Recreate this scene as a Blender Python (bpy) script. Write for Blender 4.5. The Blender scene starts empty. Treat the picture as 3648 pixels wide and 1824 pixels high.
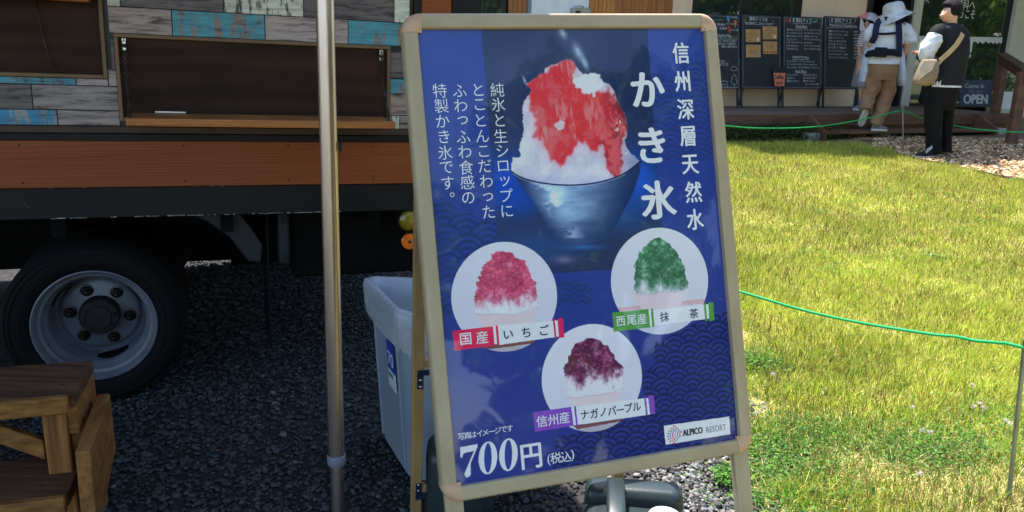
import bpy, bmesh, math, random
import numpy as np
from mathutils import Vector, Matrix
R = math.radians
random.seed(7)
rng = np.random.default_rng(11)
sc = bpy.context.scene
col = sc.collection
# ------------------------------------------------------------------ camera
F = 2845.0            # focal length in units of a 3648 wide frame
CAM = np.array([0.0, 0.0, 1.18])
_dn = np.array([-280.0, 11088.0, F]); _dn /= np.linalg.norm(_dn)
_Z = -_dn
_Y = np.array([0, 0, 1.0]); _Y = _Y - _Y @ _Z * _Z; _Y /= np.linalg.norm(_Y)
_X = np.cross(_Y, _Z)
MW = np.array([_X, _Y, _Z])                       # camera (x right, y down, z forward) to world
cam_d = bpy.data.cameras.new('camera'); cam = bpy.data.objects.new('camera', cam_d); col.objects.link(cam)
cam_d.sensor_width = 36.0; cam_d.lens = F / 3648.0 * 36.0
cam_d.clip_start = 0.05; cam_d.clip_end = 500
m = Matrix(((MW[0][0], -MW[0][1], -MW[0][2], CAM[0]), (MW[1][0], -MW[1][1], -MW[1][2], CAM[1]),
            (MW[2][0], -MW[2][1], -MW[2][2], CAM[2]), (0, 0, 0, 1)))
cam.matrix_world = m
sc.camera = cam
cam_d.dof.use_dof = False
# ------------------------------------------------------------------ light
SUN_AZ = R(32)        # to the left of straight ahead, behind the cafe
SUN_EL = R(67)
w = bpy.data.worlds.new('World'); sc.world = w; w.use_nodes = True
nt = w.node_tree; nt.nodes.clear()
sky = nt.nodes.new('ShaderNodeTexSky'); sky.sky_type = 'NISHITA'; sky.sun_disc = False
sky.sun_elevation = SUN_EL; sky.sun_rotation = -SUN_AZ
sky.air_density = 1.0; sky.dust_density = 1.0; sky.ozone_density = 1.0
bg = nt.nodes.new('ShaderNodeBackground'); bg.inputs[1].default_value = 0.15
wo = nt.nodes.new('ShaderNodeOutputWorld')
nt.links.new(sky.outputs[0], bg.inputs[0]); nt.links.new(bg.outputs[0], wo.inputs[0])
sun_d = bpy.data.lights.new('sun', 'SUN'); sun = bpy.data.objects.new('sun', sun_d); col.objects.link(sun)
sun_d.energy = 3.9; sun_d.angle = R(0.5); sun_d.color = (1.0, 0.95, 0.86)
sd = Vector((-math.sin(SUN_AZ) * math.cos(SUN_EL), math.cos(SUN_AZ) * math.cos(SUN_EL), math.sin(SUN_EL)))
sun.rotation_euler = sd.to_track_quat('Z', 'Y').to_euler()
sun.location = (0, 0, 20)
sc.view_settings.view_transform = 'Standard'; sc.view_settings.look = 'None'
sc.view_settings.gamma = 1.0; sc.view_settings.use_curve_mapping = False
sc.view_settings.exposure = 1.45
# ------------------------------------------------------------------ geometry helpers
def ray(px, py):
    return MW @ np.array([(px - 1824) / F, (py - 912) / F, 1.0])
def at_y(px, py, y):
    d = ray(px, py); return CAM + d * y / d[1]
def at_z(px, py, z):
    d = ray(px, py); return CAM + d * (z - CAM[2]) / d[2]
def hit(px, py, P, n):
    d = ray(px, py); return CAM + d * ((np.array(P) - CAM) @ n) / (d @ n)
def gz(x, y):
    return 0.028 * max(0.0, y - 3.0)
def gzv(x, y):
    return 0.028 * np.maximum(0.0, y - 3.0)
def on_ground(px, py):
    d = ray(px, py); t = -CAM[2] / d[2]
    if d[2] < 0 and t * d[1] < 3: return CAM + d * t
    t = (-0.028 * 3 - CAM[2]) / (d[2] - 0.028 * d[1]); return CAM + d * t
def A(*v): return np.array(v, float)
def unit(v): v = np.array(v, float); return v / np.linalg.norm(v)

def lin(c):
    return tuple((x / 12.92 if x <= 0.04045 else ((x + 0.055) / 1.055) ** 2.4) for x in [q / 255.0 for q in c])

WO = {}
def V3(p): return Vector((float(p[0]), float(p[1]), float(p[2])))
class G:
    """collects faces in world coordinates and links them as one mesh object"""
    def __init__(s): s.v = []; s.f = []; s.c = []
    def add(s, vs, fs):
        o = len(s.v); s.v += [tuple(map(float, p)) for p in vs]; s.f += [tuple(i + o for i in f) for f in fs]; return s
    def obox(s, O, ax, ay, az):
        O, ax, ay, az = map(lambda q: np.array(q, float), (O, ax, ay, az))
        p = [O, O + ax, O + ax + ay, O + ay]; p += [q + az for q in p]
        if np.dot(np.cross(ax, ay), az) < 0:
            fs = [(0, 1, 2, 3), (7, 6, 5, 4), (0, 4, 5, 1), (1, 5, 6, 2), (2, 6, 7, 3), (3, 7, 4, 0)]
        else:
            fs = [(3, 2, 1, 0), (4, 5, 6, 7), (1, 5, 4, 0), (2, 6, 5, 1), (3, 7, 6, 2), (0, 4, 7, 3)]
        return s.add(p, fs)
    def box(s, x0, x1, y0, y1, z0, z1): return s.obox((x0, y0, z0), (x1 - x0, 0, 0), (0, y1 - y0, 0), (0, 0, z1 - z0))
    def prism(s, pts, ext):
        pts = [np.array(p, float) for p in pts]; ext = np.array(ext, float); n = len(pts)
        nn = np.zeros(3)
        for i in range(n): nn += np.cross(pts[i], pts[(i + 1) % n])
        if nn @ ext > 0: pts = pts[::-1]
        vs = pts + [p + ext for p in pts]
        fs = [tuple(range(n)), tuple(range(2 * n - 1, n - 1, -1))]
        for i in range(n):
            j = (i + 1) % n; fs.append((j, i, i + n, j + n))
        return s.add(vs, fs)
    def rings(s, rs, cap=True, closed=True):
        n = len(rs[0]); o = len(s.v)
        vs = [p for r in rs for p in r]; fs = []
        for i in range(len(rs) - 1):
            for j in range(n if closed else n - 1):
                k = (j + 1) % n; fs.append((i * n + j, i * n + k, (i + 1) * n + k, (i + 1) * n + j))
        if cap:
            fs.append(tuple(range(n - 1, -1, -1))); fs.append(tuple((len(rs) - 1) * n + j for j in range(n)))
        return s.add(vs, fs)
    def tube(s, pts, r, n=10, cap=True):
        pts = [np.array(p, float) for p in pts]; rs = []
        rr = r if hasattr(r, '__len__') else [r] * len(pts)
        up = A(0, 0, 1) if abs(unit(pts[-1] - pts[0])[2]) < .9 else A(0, 1, 0)
        for i, p in enumerate(pts):
            t = unit(pts[min(i + 1, len(pts) - 1)] - pts[max(i - 1, 0)])
            a = unit(np.cross(up, t)); b = np.cross(t, a)
            rs.append([p + rr[i] * (math.cos(q) * a + math.sin(q) * b) for q in [2 * math.pi * k / n for k in range(n)]])
        return s.rings(rs, cap)
    def lathe(s, c, ax, prof, n=48, cap=False):
        """prof: (radius, distance along axis)"""
        c = np.array(c, float); ax = unit(ax); t = A(0, 0, 1) if abs(ax[2]) < .9 else A(1, 0, 0)
        a = unit(np.cross(t, ax)); b = np.cross(ax, a)
        return s.rings([[c + ax * d + r * (math.cos(q) * a + math.sin(q) * b) for q in [2 * math.pi * k / n for k in range(n)]] for r, d in prof], cap)
    def build(s, name, mat, parent=None, bevel=0, smooth=False, origin=None, seg=1, autos=None):
        v = np.array(s.v)
        if origin is None:
            origin = (v.min(0) + v.max(0)) / 2
        origin = np.array(origin, float)
        me = bpy.data.meshes.new(name)
        me.from_pydata([tuple(p) for p in (v - origin)], [], s.f)
        bm = bmesh.new(); bm.from_mesh(me)
        bmesh.ops.recalc_face_normals(bm, faces=bm.faces)
        if bevel:
            es = [e for e in bm.edges if len(e.link_faces) == 2 and e.calc_face_angle(0) > .5]
            bmesh.ops.bevel(bm, geom=es, offset=bevel, segments=seg, affect='EDGES', profile=.6)
        bm.to_mesh(me); bm.free()
        if smooth:
            me.polygons.foreach_set('use_smooth', [True] * len(me.polygons))
            if autos: me.set_sharp_from_angle(angle=R(autos))
        return link(name, me, mat, parent, origin)
def link(name, me, mat, parent=None, origin=(0, 0, 0)):
    if mat is not None and not me.materials: me.materials.append(mat)
    o = bpy.data.objects.new(name, me); col.objects.link(o)
    o.location = V3(np.array(origin) - (WO[parent.name] if parent else 0))
    if parent: o.parent = parent
    WO[o.name] = np.array(origin, float)
    return o
def thing(name, label, cat, loc, group=None):
    o = bpy.data.objects.new(name, None); col.objects.link(o); o.location = V3(loc); o.empty_display_size = .1
    WO[o.name] = np.array(loc, float)
    return tag(o, label, cat, group)
def tag(o, label=None, cat=None, group=None, kind=None):
    if label: o['label'] = label
    if cat: o['category'] = cat
    if group: o['group'] = group
    if kind: o['kind'] = kind
    return o
def dup(o, loc, parent=None, label=None):
    """a copy of a thing (or part) with copies of its parts; loc = world place of the origin"""
    c = o.copy(); col.objects.link(c); WO[c.name] = np.array(loc, float)
    par = parent if parent is not None else None
    c.parent = par
    c.location = V3(np.array(loc) - (WO[par.name] if par else 0))
    for ch in [x for x in o.children]:
        dup(ch, WO[ch.name] - WO[o.name] + np.array(loc), c)
    if label: c['label'] = label
    return c
# ------------------------------------------------------------------ materials
def new_mat(name):
    mt = bpy.data.materials.new(name); mt.use_nodes = True
    return mt, mt.node_tree, mt.node_tree.nodes['Principled BSDF']
def pm(name, c1, c2=None, scale=8.0, rough=.6, metal=0.0, bump=0.0, stretch=(1, 1, 1), rot=(0, 0, 0), detail=6.0,
       lo=.35, hi=.65, spec=.5, bscale=None, c3=None, wave=0, coat=0, rvar=0.0):
    """procedural material: noise between two or three sRGB colours, with bump"""
    mt, t, b = new_mat(name); L = t.links.new; N = t.nodes.new
    b.inputs['Roughness'].default_value = rough; b.inputs['Metallic'].default_value = metal
    b.inputs['Specular IOR Level'].default_value = spec
    if coat: b.inputs['Coat Weight'].default_value = coat; b.inputs['Coat Roughness'].default_value = .08
    tc = N('ShaderNodeTexCoord'); mp = N('ShaderNodeMapping'); mp.inputs['Scale'].default_value = stretch
    mp.inputs['Rotation'].default_value = rot
    L(tc.outputs['Object'], mp.inputs['Vector'])
    if c2 is None: c2 = tuple(min(255, q * .85) for q in c1)
    oi = N('ShaderNodeObjectInfo'); ad = N('ShaderNodeVectorMath'); ad.operation = 'ADD'
    sc_ = N('ShaderNodeMath'); sc_.operation = 'MULTIPLY'; sc_.inputs[1].default_value = 31.0
    L(oi.outputs['Random'], sc_.inputs[0]); L(mp.outputs[0], ad.inputs[0]); L(sc_.outputs[0], ad.inputs[1])
    no = N('ShaderNodeTexNoise'); no.inputs['Scale'].default_value = scale; no.inputs['Detail'].default_value = detail
    no.inputs['Roughness'].default_value = .6
    L(ad.outputs[0], no.inputs['Vector'])
    cr = N('ShaderNodeValToRGB'); e = cr.color_ramp.elements
    e[0].position = lo; e[0].color = (*lin(c1), 1); e[1].position = hi; e[1].color = (*lin(c2), 1)
    if c3 is not None:
        k = e.new((lo + hi) / 2); k.color = (*lin(c3), 1)
    L(no.outputs['Fac'], cr.inputs[0])
    outc = cr.outputs[0]
    if wave:
        wv = N('ShaderNodeTexWave'); wv.bands_direction = 'Z'; wv.inputs['Scale'].default_value = wave
        wv.inputs['Distortion'].default_value = 6; wv.inputs['Detail'].default_value = 3; wv.inputs['Detail Scale'].default_value = 1.5
        L(ad.outputs[0], wv.inputs['Vector'])
        mx = N('ShaderNodeMix'); mx.data_type = 'RGBA'; mx.blend_type = 'MULTIPLY'
        r2 = N('ShaderNodeMapRange'); r2.inputs['To Min'].default_value = .72; r2.inputs['To Max'].default_value = 1.0
        L(wv.outputs['Fac'], r2.inputs['Value'])
        L(outc, mx.inputs[6]); L(r2.outputs[0], mx.inputs[7]); mx.inputs[0].default_value = 1.0; outc = mx.outputs[2]
    L(outc, b.inputs['Base Color'])
    if rvar:
        n3 = N('ShaderNodeTexNoise'); n3.inputs['Scale'].default_value = scale * .7; L(ad.outputs[0], n3.inputs['Vector'])
        r3 = N('ShaderNodeMapRange'); r3.inputs['To Min'].default_value = max(0, rough - rvar); r3.inputs['To Max'].default_value = rough + rvar
        L(n3.outputs['Fac'], r3.inputs['Value']); L(r3.outputs[0], b.inputs['Roughness'])
    if bump:
        bp = N('ShaderNodeBump'); bp.inputs['Strength'].default_value = min(1, bump); bp.inputs['Distance'].default_value = .004
        if bscale:
            n2 = N('ShaderNodeTexNoise'); n2.inputs['Scale'].default_value = bscale; n2.inputs['Detail'].default_value = 5
            L(ad.outputs[0], n2.inputs['Vector']); L(n2.outputs['Fac'], bp.inputs['Height'])
        else: L(no.outputs['Fac'], bp.inputs['Height'])
        L(bp.outputs[0], b.inputs['Normal'])
    return mt
def vcol_mat(name, rough=.7, spec=.3, trans=0.0):
    mt, t, b = new_mat(name)
    at = t.nodes.new('ShaderNodeAttribute'); at.attribute_name = 'tint'
    t.links.new(at.outputs['Color'], b.inputs['Base Color']); b.inputs['Roughness'].default_value = rough
    b.inputs['Specular IOR Level'].default_value = spec
    if trans:
        tr = t.nodes.new('ShaderNodeBsdfTranslucent'); t.links.new(at.outputs['Color'], tr.inputs[0])
        mx = t.nodes.new('ShaderNodeMixShader'); mx.inputs[0].default_value = trans
        t.links.new(b.outputs[0], mx.inputs[1]); t.links.new(tr.outputs[0], mx.inputs[2])
        t.links.new(mx.outputs[0], t.nodes['Material Output'].inputs[0])
    return mt
def np_mesh(name, verts, faces, tint=None, mat=None, parent=None, smooth=False):
    """fast mesh from numpy arrays; faces (n,k)"""
    me = bpy.data.meshes.new(name); nv = len(verts); nf, k = faces.shape
    me.vertices.add(nv); me.vertices.foreach_set('co', np.ascontiguousarray(verts, np.float32).ravel())
    me.loops.add(nf * k); me.loops.foreach_set('vertex_index', np.ascontiguousarray(faces, np.int32).ravel())
    me.polygons.add(nf); me.polygons.foreach_set('loop_start', np.arange(0, nf * k, k, dtype=np.int32))
    me.update(calc_edges=True)
    if smooth: me.polygons.foreach_set('use_smooth', [True] * nf)
    if tint is not None:
        at = me.color_attributes.new('tint', 'FLOAT_COLOR', 'POINT')
        c4 = np.ones((nv, 4), np.float32); c4[:, :3] = tint
        at.data.foreach_set('color', c4.ravel())
    return link(name, me, mat, parent)
# ------------------------------------------------------------------ lettering
_gc = {}
def glyph(txt, bold=0.0, res=3):
    """triangulated outline of a text line, unit em; returns verts(n,2), faces"""
    key = (txt, bold, res)
    if key in _gc: return _gc[key]
    cu = bpy.data.curves.new('t', 'FONT'); cu.body = txt; cu.size = 1.0; cu.resolution_u = res; cu.offset = bold
    ob = bpy.data.objects.new('t', cu); col.objects.link(ob)
    dg = bpy.context.evaluated_depsgraph_get()
    me = bpy.data.meshes.new_from_object(ob.evaluated_get(dg))
    vs = np.array([tuple(v.co)[:2] for v in me.vertices]) if len(me.vertices) else np.zeros((0, 2))
    fs = [tuple(p.vertices) for p in me.polygons]
    bpy.data.objects.remove(ob); bpy.data.curves.remove(cu); bpy.data.meshes.remove(me)
    _gc[key] = (vs, fs); return _gc[key]
def put_text(g, txt, P, ux, uy, size, center=True, bold=0.0, sx=1.0, width=None, fit=None, slant=0.0):
    """writes txt on a plane: ux to the right, uy up; P is the centre (or the left middle)"""
    fat = max(0, bold); vs, fs = glyph(txt, min(bold, 0))
    if len(vs) == 0: return
    mn, mx = vs.min(0), vs.max(0); c = (mn + mx) / 2
    if fit: size = fit / (mx[1] - mn[1])
    if width: sx = width / ((mx[0] - mn[0]) * size)
    q = vs - (c if center else A(mn[0], c[1]))
    q = q * A(size * sx, size)
    if slant: q[:, 0] += q[:, 1] * slant
    nrm = np.cross(ux, uy)
    offs = [(0, 0)] if fat <= 0 else [(0, 0), (fat, 0), (-fat, 0), (0, fat * .6), (0, -fat * .6)]
    for i, (ox, oy) in enumerate(offs): g.add([P + ux * (a + ox * size) + uy * (b + oy * size) + nrm * (i * 4e-5) for a, b in q], fs)
# ------------------------------------------------------------------ materials of the place
M = {}
M['black_steel'] = pm('black_steel', (38, 40, 46), (30, 32, 38), 3, rough=.45, bump=.1, bscale=60)
M['under_black'] = pm('underbody_black', (14, 14, 15), (9, 9, 10), 8, rough=.9, spec=.15)
M['navy_black'] = pm('navy_black_paint', (17, 18, 24), (12, 13, 19), 5, rough=.5, spec=.3, bump=.08, bscale=90, rvar=.1)
M['orange_wood'] = pm('orange_laminate', (158, 84, 44), (142, 74, 36), 3.0, rough=.5, spec=.25, stretch=(.5, .5, 12), wave=3.0, bump=.1, lo=.3, hi=.7)
M['shelf_wood'] = pm('shelf_pine', (196, 124, 60), (158, 92, 40), 2.2, rough=.5, stretch=(1, 1, 9), wave=4, bump=.15)
M['trim_brown'] = pm('brown_trim', (128, 98, 66), (106, 80, 52), 6, rough=.5, stretch=(1, 1, .5))
M['dark_ply'] = pm('dark_stained_board', (68, 44, 33), (50, 32, 25), 2.0, rough=.7, spec=.2, stretch=(1, 1, 4), wave=1.2, bump=.1)
M['dark_brown'] = pm('dark_brown_strip', (82, 58, 44), (58, 42, 34), 4, rough=.6, stretch=(1, 1, 6), bump=.2)
M['rubber'] = pm('tyre_rubber', (15, 15, 17), (10, 10, 12), 9, rough=.8, spec=.2, bump=.2, bscale=120)
M['rim_paint'] = pm('grey_wheel_paint', (118, 123, 134), (84, 88, 98), 6, rough=.4, bump=.15, bscale=40, rvar=.12)
M['hub'] = pm('hub_grime', (24, 24, 26), (14, 14, 15), 14, rough=.7, bump=.6, bscale=50)
M['steel'] = pm('worn_steel', (72, 67, 62), (38, 34, 32), 22, rough=.42, metal=.9, bump=.2)
M['chrome'] = pm('bright_zinc', (215, 215, 215), (180, 180, 182), 10, rough=.25, metal=1)
M['chain'] = pm('dark_chain', (90, 84, 78), (50, 46, 42), 20, rough=.5, metal=.7)
M['alu'] = pm('brushed_aluminium', (222, 206, 196), (184, 168, 160), 5, rough=.36, metal=1, stretch=(1, 1, .25), bump=.15, bscale=50, rvar=.12)
M['grey_plastic'] = pm('grey_plastic', (118, 122, 134), (104, 108, 120), 4, rough=.45)
M['bin_plastic'] = pm('bin_plastic', (146, 160, 174), (134, 148, 162), 3, rough=.38, rvar=.08, bump=.06, bscale=14)
M['cedar'] = pm('cedar_timber', (160, 112, 58), (116, 76, 38), 2.4, rough=.68, stretch=(1.2, 26, 26), bump=.5, lo=.34, hi=.62, detail=9, spec=.25)
M['cedar_post'] = pm('cedar_post', (164, 112, 60), (112, 70, 36), 2.4, rough=.68, stretch=(22, 22, 1.4), bump=.5, lo=.34, hi=.62, detail=9, spec=.25)
M['cedar_tread'] = pm('weathered_cedar', (112, 80, 56), (70, 48, 34), 2.2, rough=.72, stretch=(1.2, 24, 24), bump=.5, c3=(92, 64, 44), detail=9, spec=.25)
M['amber'] = pm('amber_reflector', (250, 130, 10), (230, 100, 6), 60, rough=.15, coat=.6)
M['yellow_lens'] = pm('yellow_lens', (150, 130, 20), (110, 95, 12), 20, rough=.2, coat=.6)

def plank_mat(name, base, dark, paint=None, amount=.5, seed=0):
    mt, t, b = new_mat(name); L = t.links.new; N = t.nodes.new
    b.inputs['Roughness'].default_value = .5
    tc = N('ShaderNodeTexCoord'); mp = N('ShaderNodeMapping'); mp.inputs['Scale'].default_value = (1, 1, 9)
    oi = N('ShaderNodeObjectInfo'); s1 = N('ShaderNodeMath'); s1.operation = 'MULTIPLY_ADD'; s1.inputs[1].default_value = 17; s1.inputs[2].default_value = seed
    L(oi.outputs['Random'], s1.inputs[0])
    ad = N('ShaderNodeVectorMath'); ad.operation = 'ADD'; L(tc.outputs['Object'], mp.inputs[0]); L(mp.outputs[0], ad.inputs[0]); L(s1.outputs[0], ad.inputs[1])
    n1 = N('ShaderNodeTexNoise'); n1.inputs['Scale'].default_value = 9; n1.inputs['Detail'].default_value = 8; n1.inputs['Roughness'].default_value = .68; n1.inputs['Distortion'].default_value = .6
    L(ad.outputs[0], n1.inputs['Vector'])
    cr = N('ShaderNodeValToRGB'); e = cr.color_ramp.elements
    e[0].position = .38; e[0].color = (*lin(dark), 1); e[1].position = .60; e[1].color = (*lin(base), 1)
    k = e.new(.48); k.color = (*lin(tuple((p * .75 + q * .25) for p, q in zip(base, dark))), 1)
    L(n1.outputs['Fac'], cr.inputs[0]); out = cr.outputs[0]
    if paint:
        mp2 = N('ShaderNodeMapping'); mp2.inputs['Scale'].default_value = (22, 22, 5); L(tc.outputs['Object'], mp2.inputs[0])
        ad2 = N('ShaderNodeVectorMath'); ad2.operation = 'ADD'; L(mp2.outputs[0], ad2.inputs[0]); L(s1.outputs[0], ad2.inputs[1])
        n2 = N('ShaderNodeTexNoise'); n2.inputs['Scale'].default_value = 1.6; n2.inputs['Detail'].default_value = 7; n2.inputs['Roughness'].default_value = .7
        L(ad2.outputs[0], n2.inputs['Vector'])
        r = N('ShaderNodeMapRange'); r.inputs['From Min'].default_value = .53 - amount * .22; r.inputs['From Max'].default_value = .57 - amount * .2
        L(n2.outputs['Fac'], r.inputs['Value'])
        c2 = N('ShaderNodeValToRGB'); c2.color_ramp.elements[0].color = (*lin(tuple(q * .78 for q in paint)), 1); c2.color_ramp.elements[1].color = (*lin(paint), 1)
        c2.color_ramp.elements[0].position = .35; c2.color_ramp.elements[1].position = .6
        L(n1.outputs['Fac'], c2.inputs[0])
        mx = N('ShaderNodeMix'); mx.data_type = 'RGBA'; L(r.outputs[0], mx.inputs[0]); L(out, mx.inputs[6]); L(c2.outputs[0], mx.inputs[7]); out = mx.outputs[2]
    L(out, b.inputs['Base Color'])
    bp = N('ShaderNodeBump'); bp.inputs['Strength'].default_value = .35; bp.inputs['Distance'].default_value = .003
    L(n1.outputs['Fac'], bp.inputs['Height']); L(bp.outputs[0], b.inputs['Normal'])
    return mt
PK = dict(
    g=plank_mat('plank_grey', (168, 152, 148), (74, 64, 64), seed=1),
    b=plank_mat('plank_brown_grey', (182, 158, 150), (84, 66, 62), seed=3),
    d=plank_mat('plank_dark_grey', (116, 104, 104), (46, 40, 42), seed=5),
    p=plank_mat('plank_pale', (192, 172, 166), (118, 100, 98), seed=6),
    t=plank_mat('plank_teal_paint', (150, 134, 128), (60, 60, 64), (84, 160, 178), .42, seed=7),
    u=plank_mat('plank_blue_paint', (160, 158, 156), (84, 90, 98), (60, 146, 190), .36, seed=9),
    w=plank_mat('plank_white_paint', (92, 84, 82), (50, 46, 46), (228, 226, 210), .5, seed=12))

# ------------------------------------------------------------------ ground
def ground_mat(name, c1, c2, c3, scale, bump):
    return pm(name, c1, c2, scale, rough=.95, bump=bump, c3=c3, bscale=scale * 3, spec=.1)
def sheet(name, poly, dz, mat, res=None):
    g = G(); g.add([(x, y, gz(x, y) + dz) for x, y in poly], [tuple(range(len(poly)))])
    o = g.build(name, mat); o['kind'] = 'structure'; return o
def grid_sheet(name, x0, x1, ys, dz, mat, xfun0=None, xfun1=None):
    g = G(); rs = []
    for y in ys:
        a = xfun0(y) if xfun0 else x0; b_ = xfun1(y) if xfun1 else x1
        rs.append([(a + (b_ - a) * k / 8, y, gz(0, y) + dz) for k in range(9)])
    g.rings(rs, cap=False, closed=False)
    o = g.build(name, mat); o['kind'] = 'structure'; return o
M['gravel_base'] = ground_mat('gravel_ground', (70, 68, 68), (48, 47, 49), (60, 57, 56), 30, .8)
M['lawn_base'] = ground_mat('lawn_soil', (150, 136, 80), (186, 166, 110), (128, 126, 62), 14, .6)
M['far_base'] = ground_mat('far_ground', (110, 112, 70), (130, 124, 96), (100, 98, 70), .6, .3)
grid_sheet('ground', -250, 250, [-250, 3, 60, 250], -.02, M['far_base'])
def lawn_x(y): return .64 + .05 * y + .05 * math.sin(y * 2.3)
grid_sheet('gravel_yard', -9, 0, [-4, 0, 1, 1.5, 2, 2.5, 3, 4, 6, 9, 12, 16], -.004, M['gravel_base'], xfun1=lambda y: lawn_x(y) + .04)
grid_sheet('lawn', 0, 14, [-4, 0, 1, 1.5, 2, 2.5, 3, 4, 6, 8, 10, 14, 20], .002, M['lawn_base'], xfun0=lawn_x)

# ------------------------------------------------------------------ food truck
TH = R(20.54); TP = R(-1.147)
TX = A(math.cos(TH) * math.cos(TP), math.sin(TH) * math.cos(TP), math.sin(TP))
TN = A(math.sin(TH), -math.cos(TH), 0)
TZ = np.cross(TN, TX); TZ = TZ if TZ[2] > 0 else -TZ
WC = CAM + ray(340, 1160) * 2.62          # wheel centre
PB = WC + TN * .06                        # a point of the body side
def tb(s, d, h): return PB + TX * s + TN * d + TZ * h
def tpx(px, py, d=0.0):
    q = hit(px, py, PB + TN * d, TN) - PB; return q @ TX, q @ TZ
def tbox(g, s0, s1, d0, d1, h0, h1): return g.obox(tb(s0, d0, h0), TX * (s1 - s0), TN * (d1 - d0), TZ * (h1 - h0))
truck = thing('food_truck', 'food truck clad in mismatched worn grey, teal and white planks above an orange wood strip', 'food truck', (WC[0], WC[1], 0))
def tpart(name, mat, *dims, bevel=.002, parent=None, **k):
    g = G()
    for dd in dims: tbox(g, *dd)
    return g.build(name, mat, parent or truck, bevel=bevel, **k)
SR = 1.275   # right end of the body
TOP = 1.75
RD = -1.75   # depth of the truck
# body shell pieces
body = tpart('body_wall', M['black_steel'], (-2.6, 1.033, -.05, -.012, .62, TOP), (1.033, SR, -.05, -.012, .37, TOP), bevel=.002)
tpart('end_panel', M['navy_black'], (SR - .04, SR, RD, -.052, .33, TOP))
tpart('far_side', M['navy_black'], (-2.6, SR - .042, RD, RD + .03, .0, TOP))
tpart('roof', M['navy_black'], (-2.6, SR, RD, .0, TOP + .002, TOP + .05))
tpart('floor', M['under_black'], (-2.6, SR - .042, RD + .032, -.054, .36, .40))
# planks between trims
rows = [(.656, .702), (.702, .775), (.775, .825), (.825, .914), (.914, 1.008), (1.008, 1.10), (1.10, 1.19), (1.19, 1.28)]
def srow(py, xs): return [tpx(x, py)[0] for x in xs]
LWS = .100; RW0, RW1 = .124, .958
lay = {
 0: ([(-2.4, -.9, 'g'), (-.9, srow(420, [0])[0] - .1, 'b')] , 425, [0 - 160, 205, 440, 1395, 1424, 1470], 'uguwg'),
 1: ([(-2.4, -.75, 'b')], 350, [-600, 115, 430, 1385, 1475], 'dgwb'),
 2: ([(-2.4, -.8, 't')], 300, [-700, 272, 425, 1370, 1475], 'tpwt'),
 3: ([], 210, [385, 428, 1370, 1475], 'dwd'),
 4: ([], 70, [370, 612, 943, 1240, 1475], 'btpt'),
 5: ([], -30, [370, 425, 795, 1080, 1405, 1475], 'wdwdw'),
 6: ([], -120, [370, 700, 1180, 1475], 'gtb'),
 7: ([], -220, [370, 560, 900, 1300, 1475], 'btgp')}
SE = 1.024
for r, (ex, py, xs, kinds) in lay.items():
    h0, h1 = rows[r]
    ss = srow(py, xs); ss = [min(v, SE) for v in ss]
    if r >= 3: ss[0] = LWS + .012
    segs = ex + [(ss[i], ss[i + 1], kinds[i]) for i in range(len(kinds))]
    if ex: 
        segs[len(ex)] = (ex[-1][1], segs[len(ex)][1], segs[len(ex)][2])
    segs[-1] = (segs[-1][0], SE, segs[-1][2])
    for a_, b_, k in segs:
        # cut out the serving window
        parts_ = [(a_, b_)]
        if h1 > .70 and h0 < .91:
            parts_ = []
            if a_ < RW0: parts_.append((a_, min(b_, RW0)))
            if b_ > RW1: parts_.append((max(a_, RW1), b_))
        if h0 >= .82 and b_ <= LWS: continue
        if abs(h0 - .775) < 1e-6:
            parts_ = [(u_, v_) for a2, b2 in parts_ for u_, v_ in ((a2, min(b2, LWS)), (max(a2, LWS), b2)) if v_ - u_ > .004]
        for p, q in parts_:
            if q - p < .006: continue
            hh0 = h0
            if r == 4 and p < RW1 and q > RW0: hh0 = .931
            hh1 = .7965 if abs(h0 - .775) < 1e-6 and q <= LWS + .001 else h1
            tpart('plank', PK[k], (p + .0012, q - .0012, -.012, random.uniform(-.001, .001), hh0 + .0012, hh1 - .0012), bevel=.001)
# left and right serving openings
def opening(s0, s1, h0, h1, tw=.011):
    fr = G()
    tbox(fr, s0, s1, -.011, .008, h1 - tw, h1); tbox(fr, s0, s0 + tw, -.011, .008, h0, h1 - tw)
    tbox(fr, s1 - tw, s1, -.011, .008, h0, h1 - tw)
    tbox(fr, s0 + tw, s1 - tw, -.011, .008, h0, h0 + tw)
    f = fr.build('window_frame', M['trim_brown'], truck, bevel=.0015)
    g = G(); tbox(g, s0 + tw, s1 - tw, -.0115, -.006, h0 + tw, h1 - tw)
    g.build('backboard', M['dark_ply'], f)
    return f
opening(-1.9, LWS, .797, TOP - .2)
wf = opening(RW0, RW1, .672, .931)
# folded-down counter shelf
sh0 = tpx(466, 393, .0)[0]; sh1 = tpx(1352, 393, .0)[0]
g = G(); tbox(g, sh0 + .002, sh1 + .012, .010, .205, .675, .698)
shelf = g.build('counter_shelf', M['shelf_wood'], truck, bevel=.004, seg=2)
g = G(); tbox(g, tpx(553, 392)[0], tpx(662, 392)[0], .012, .016, .700, .704); g.build('hinge_strip', M['chrome'], shelf)
# small shelf at the top of the left window
g = G(); tbox(g, -1.5, tpx(325, 0)[0], .010, .07, tpx(200, 4)[1], tpx(200, 4)[1] + .03); g.build('counter_shelf', M['shelf_wood'], truck, bevel=.003)
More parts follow.
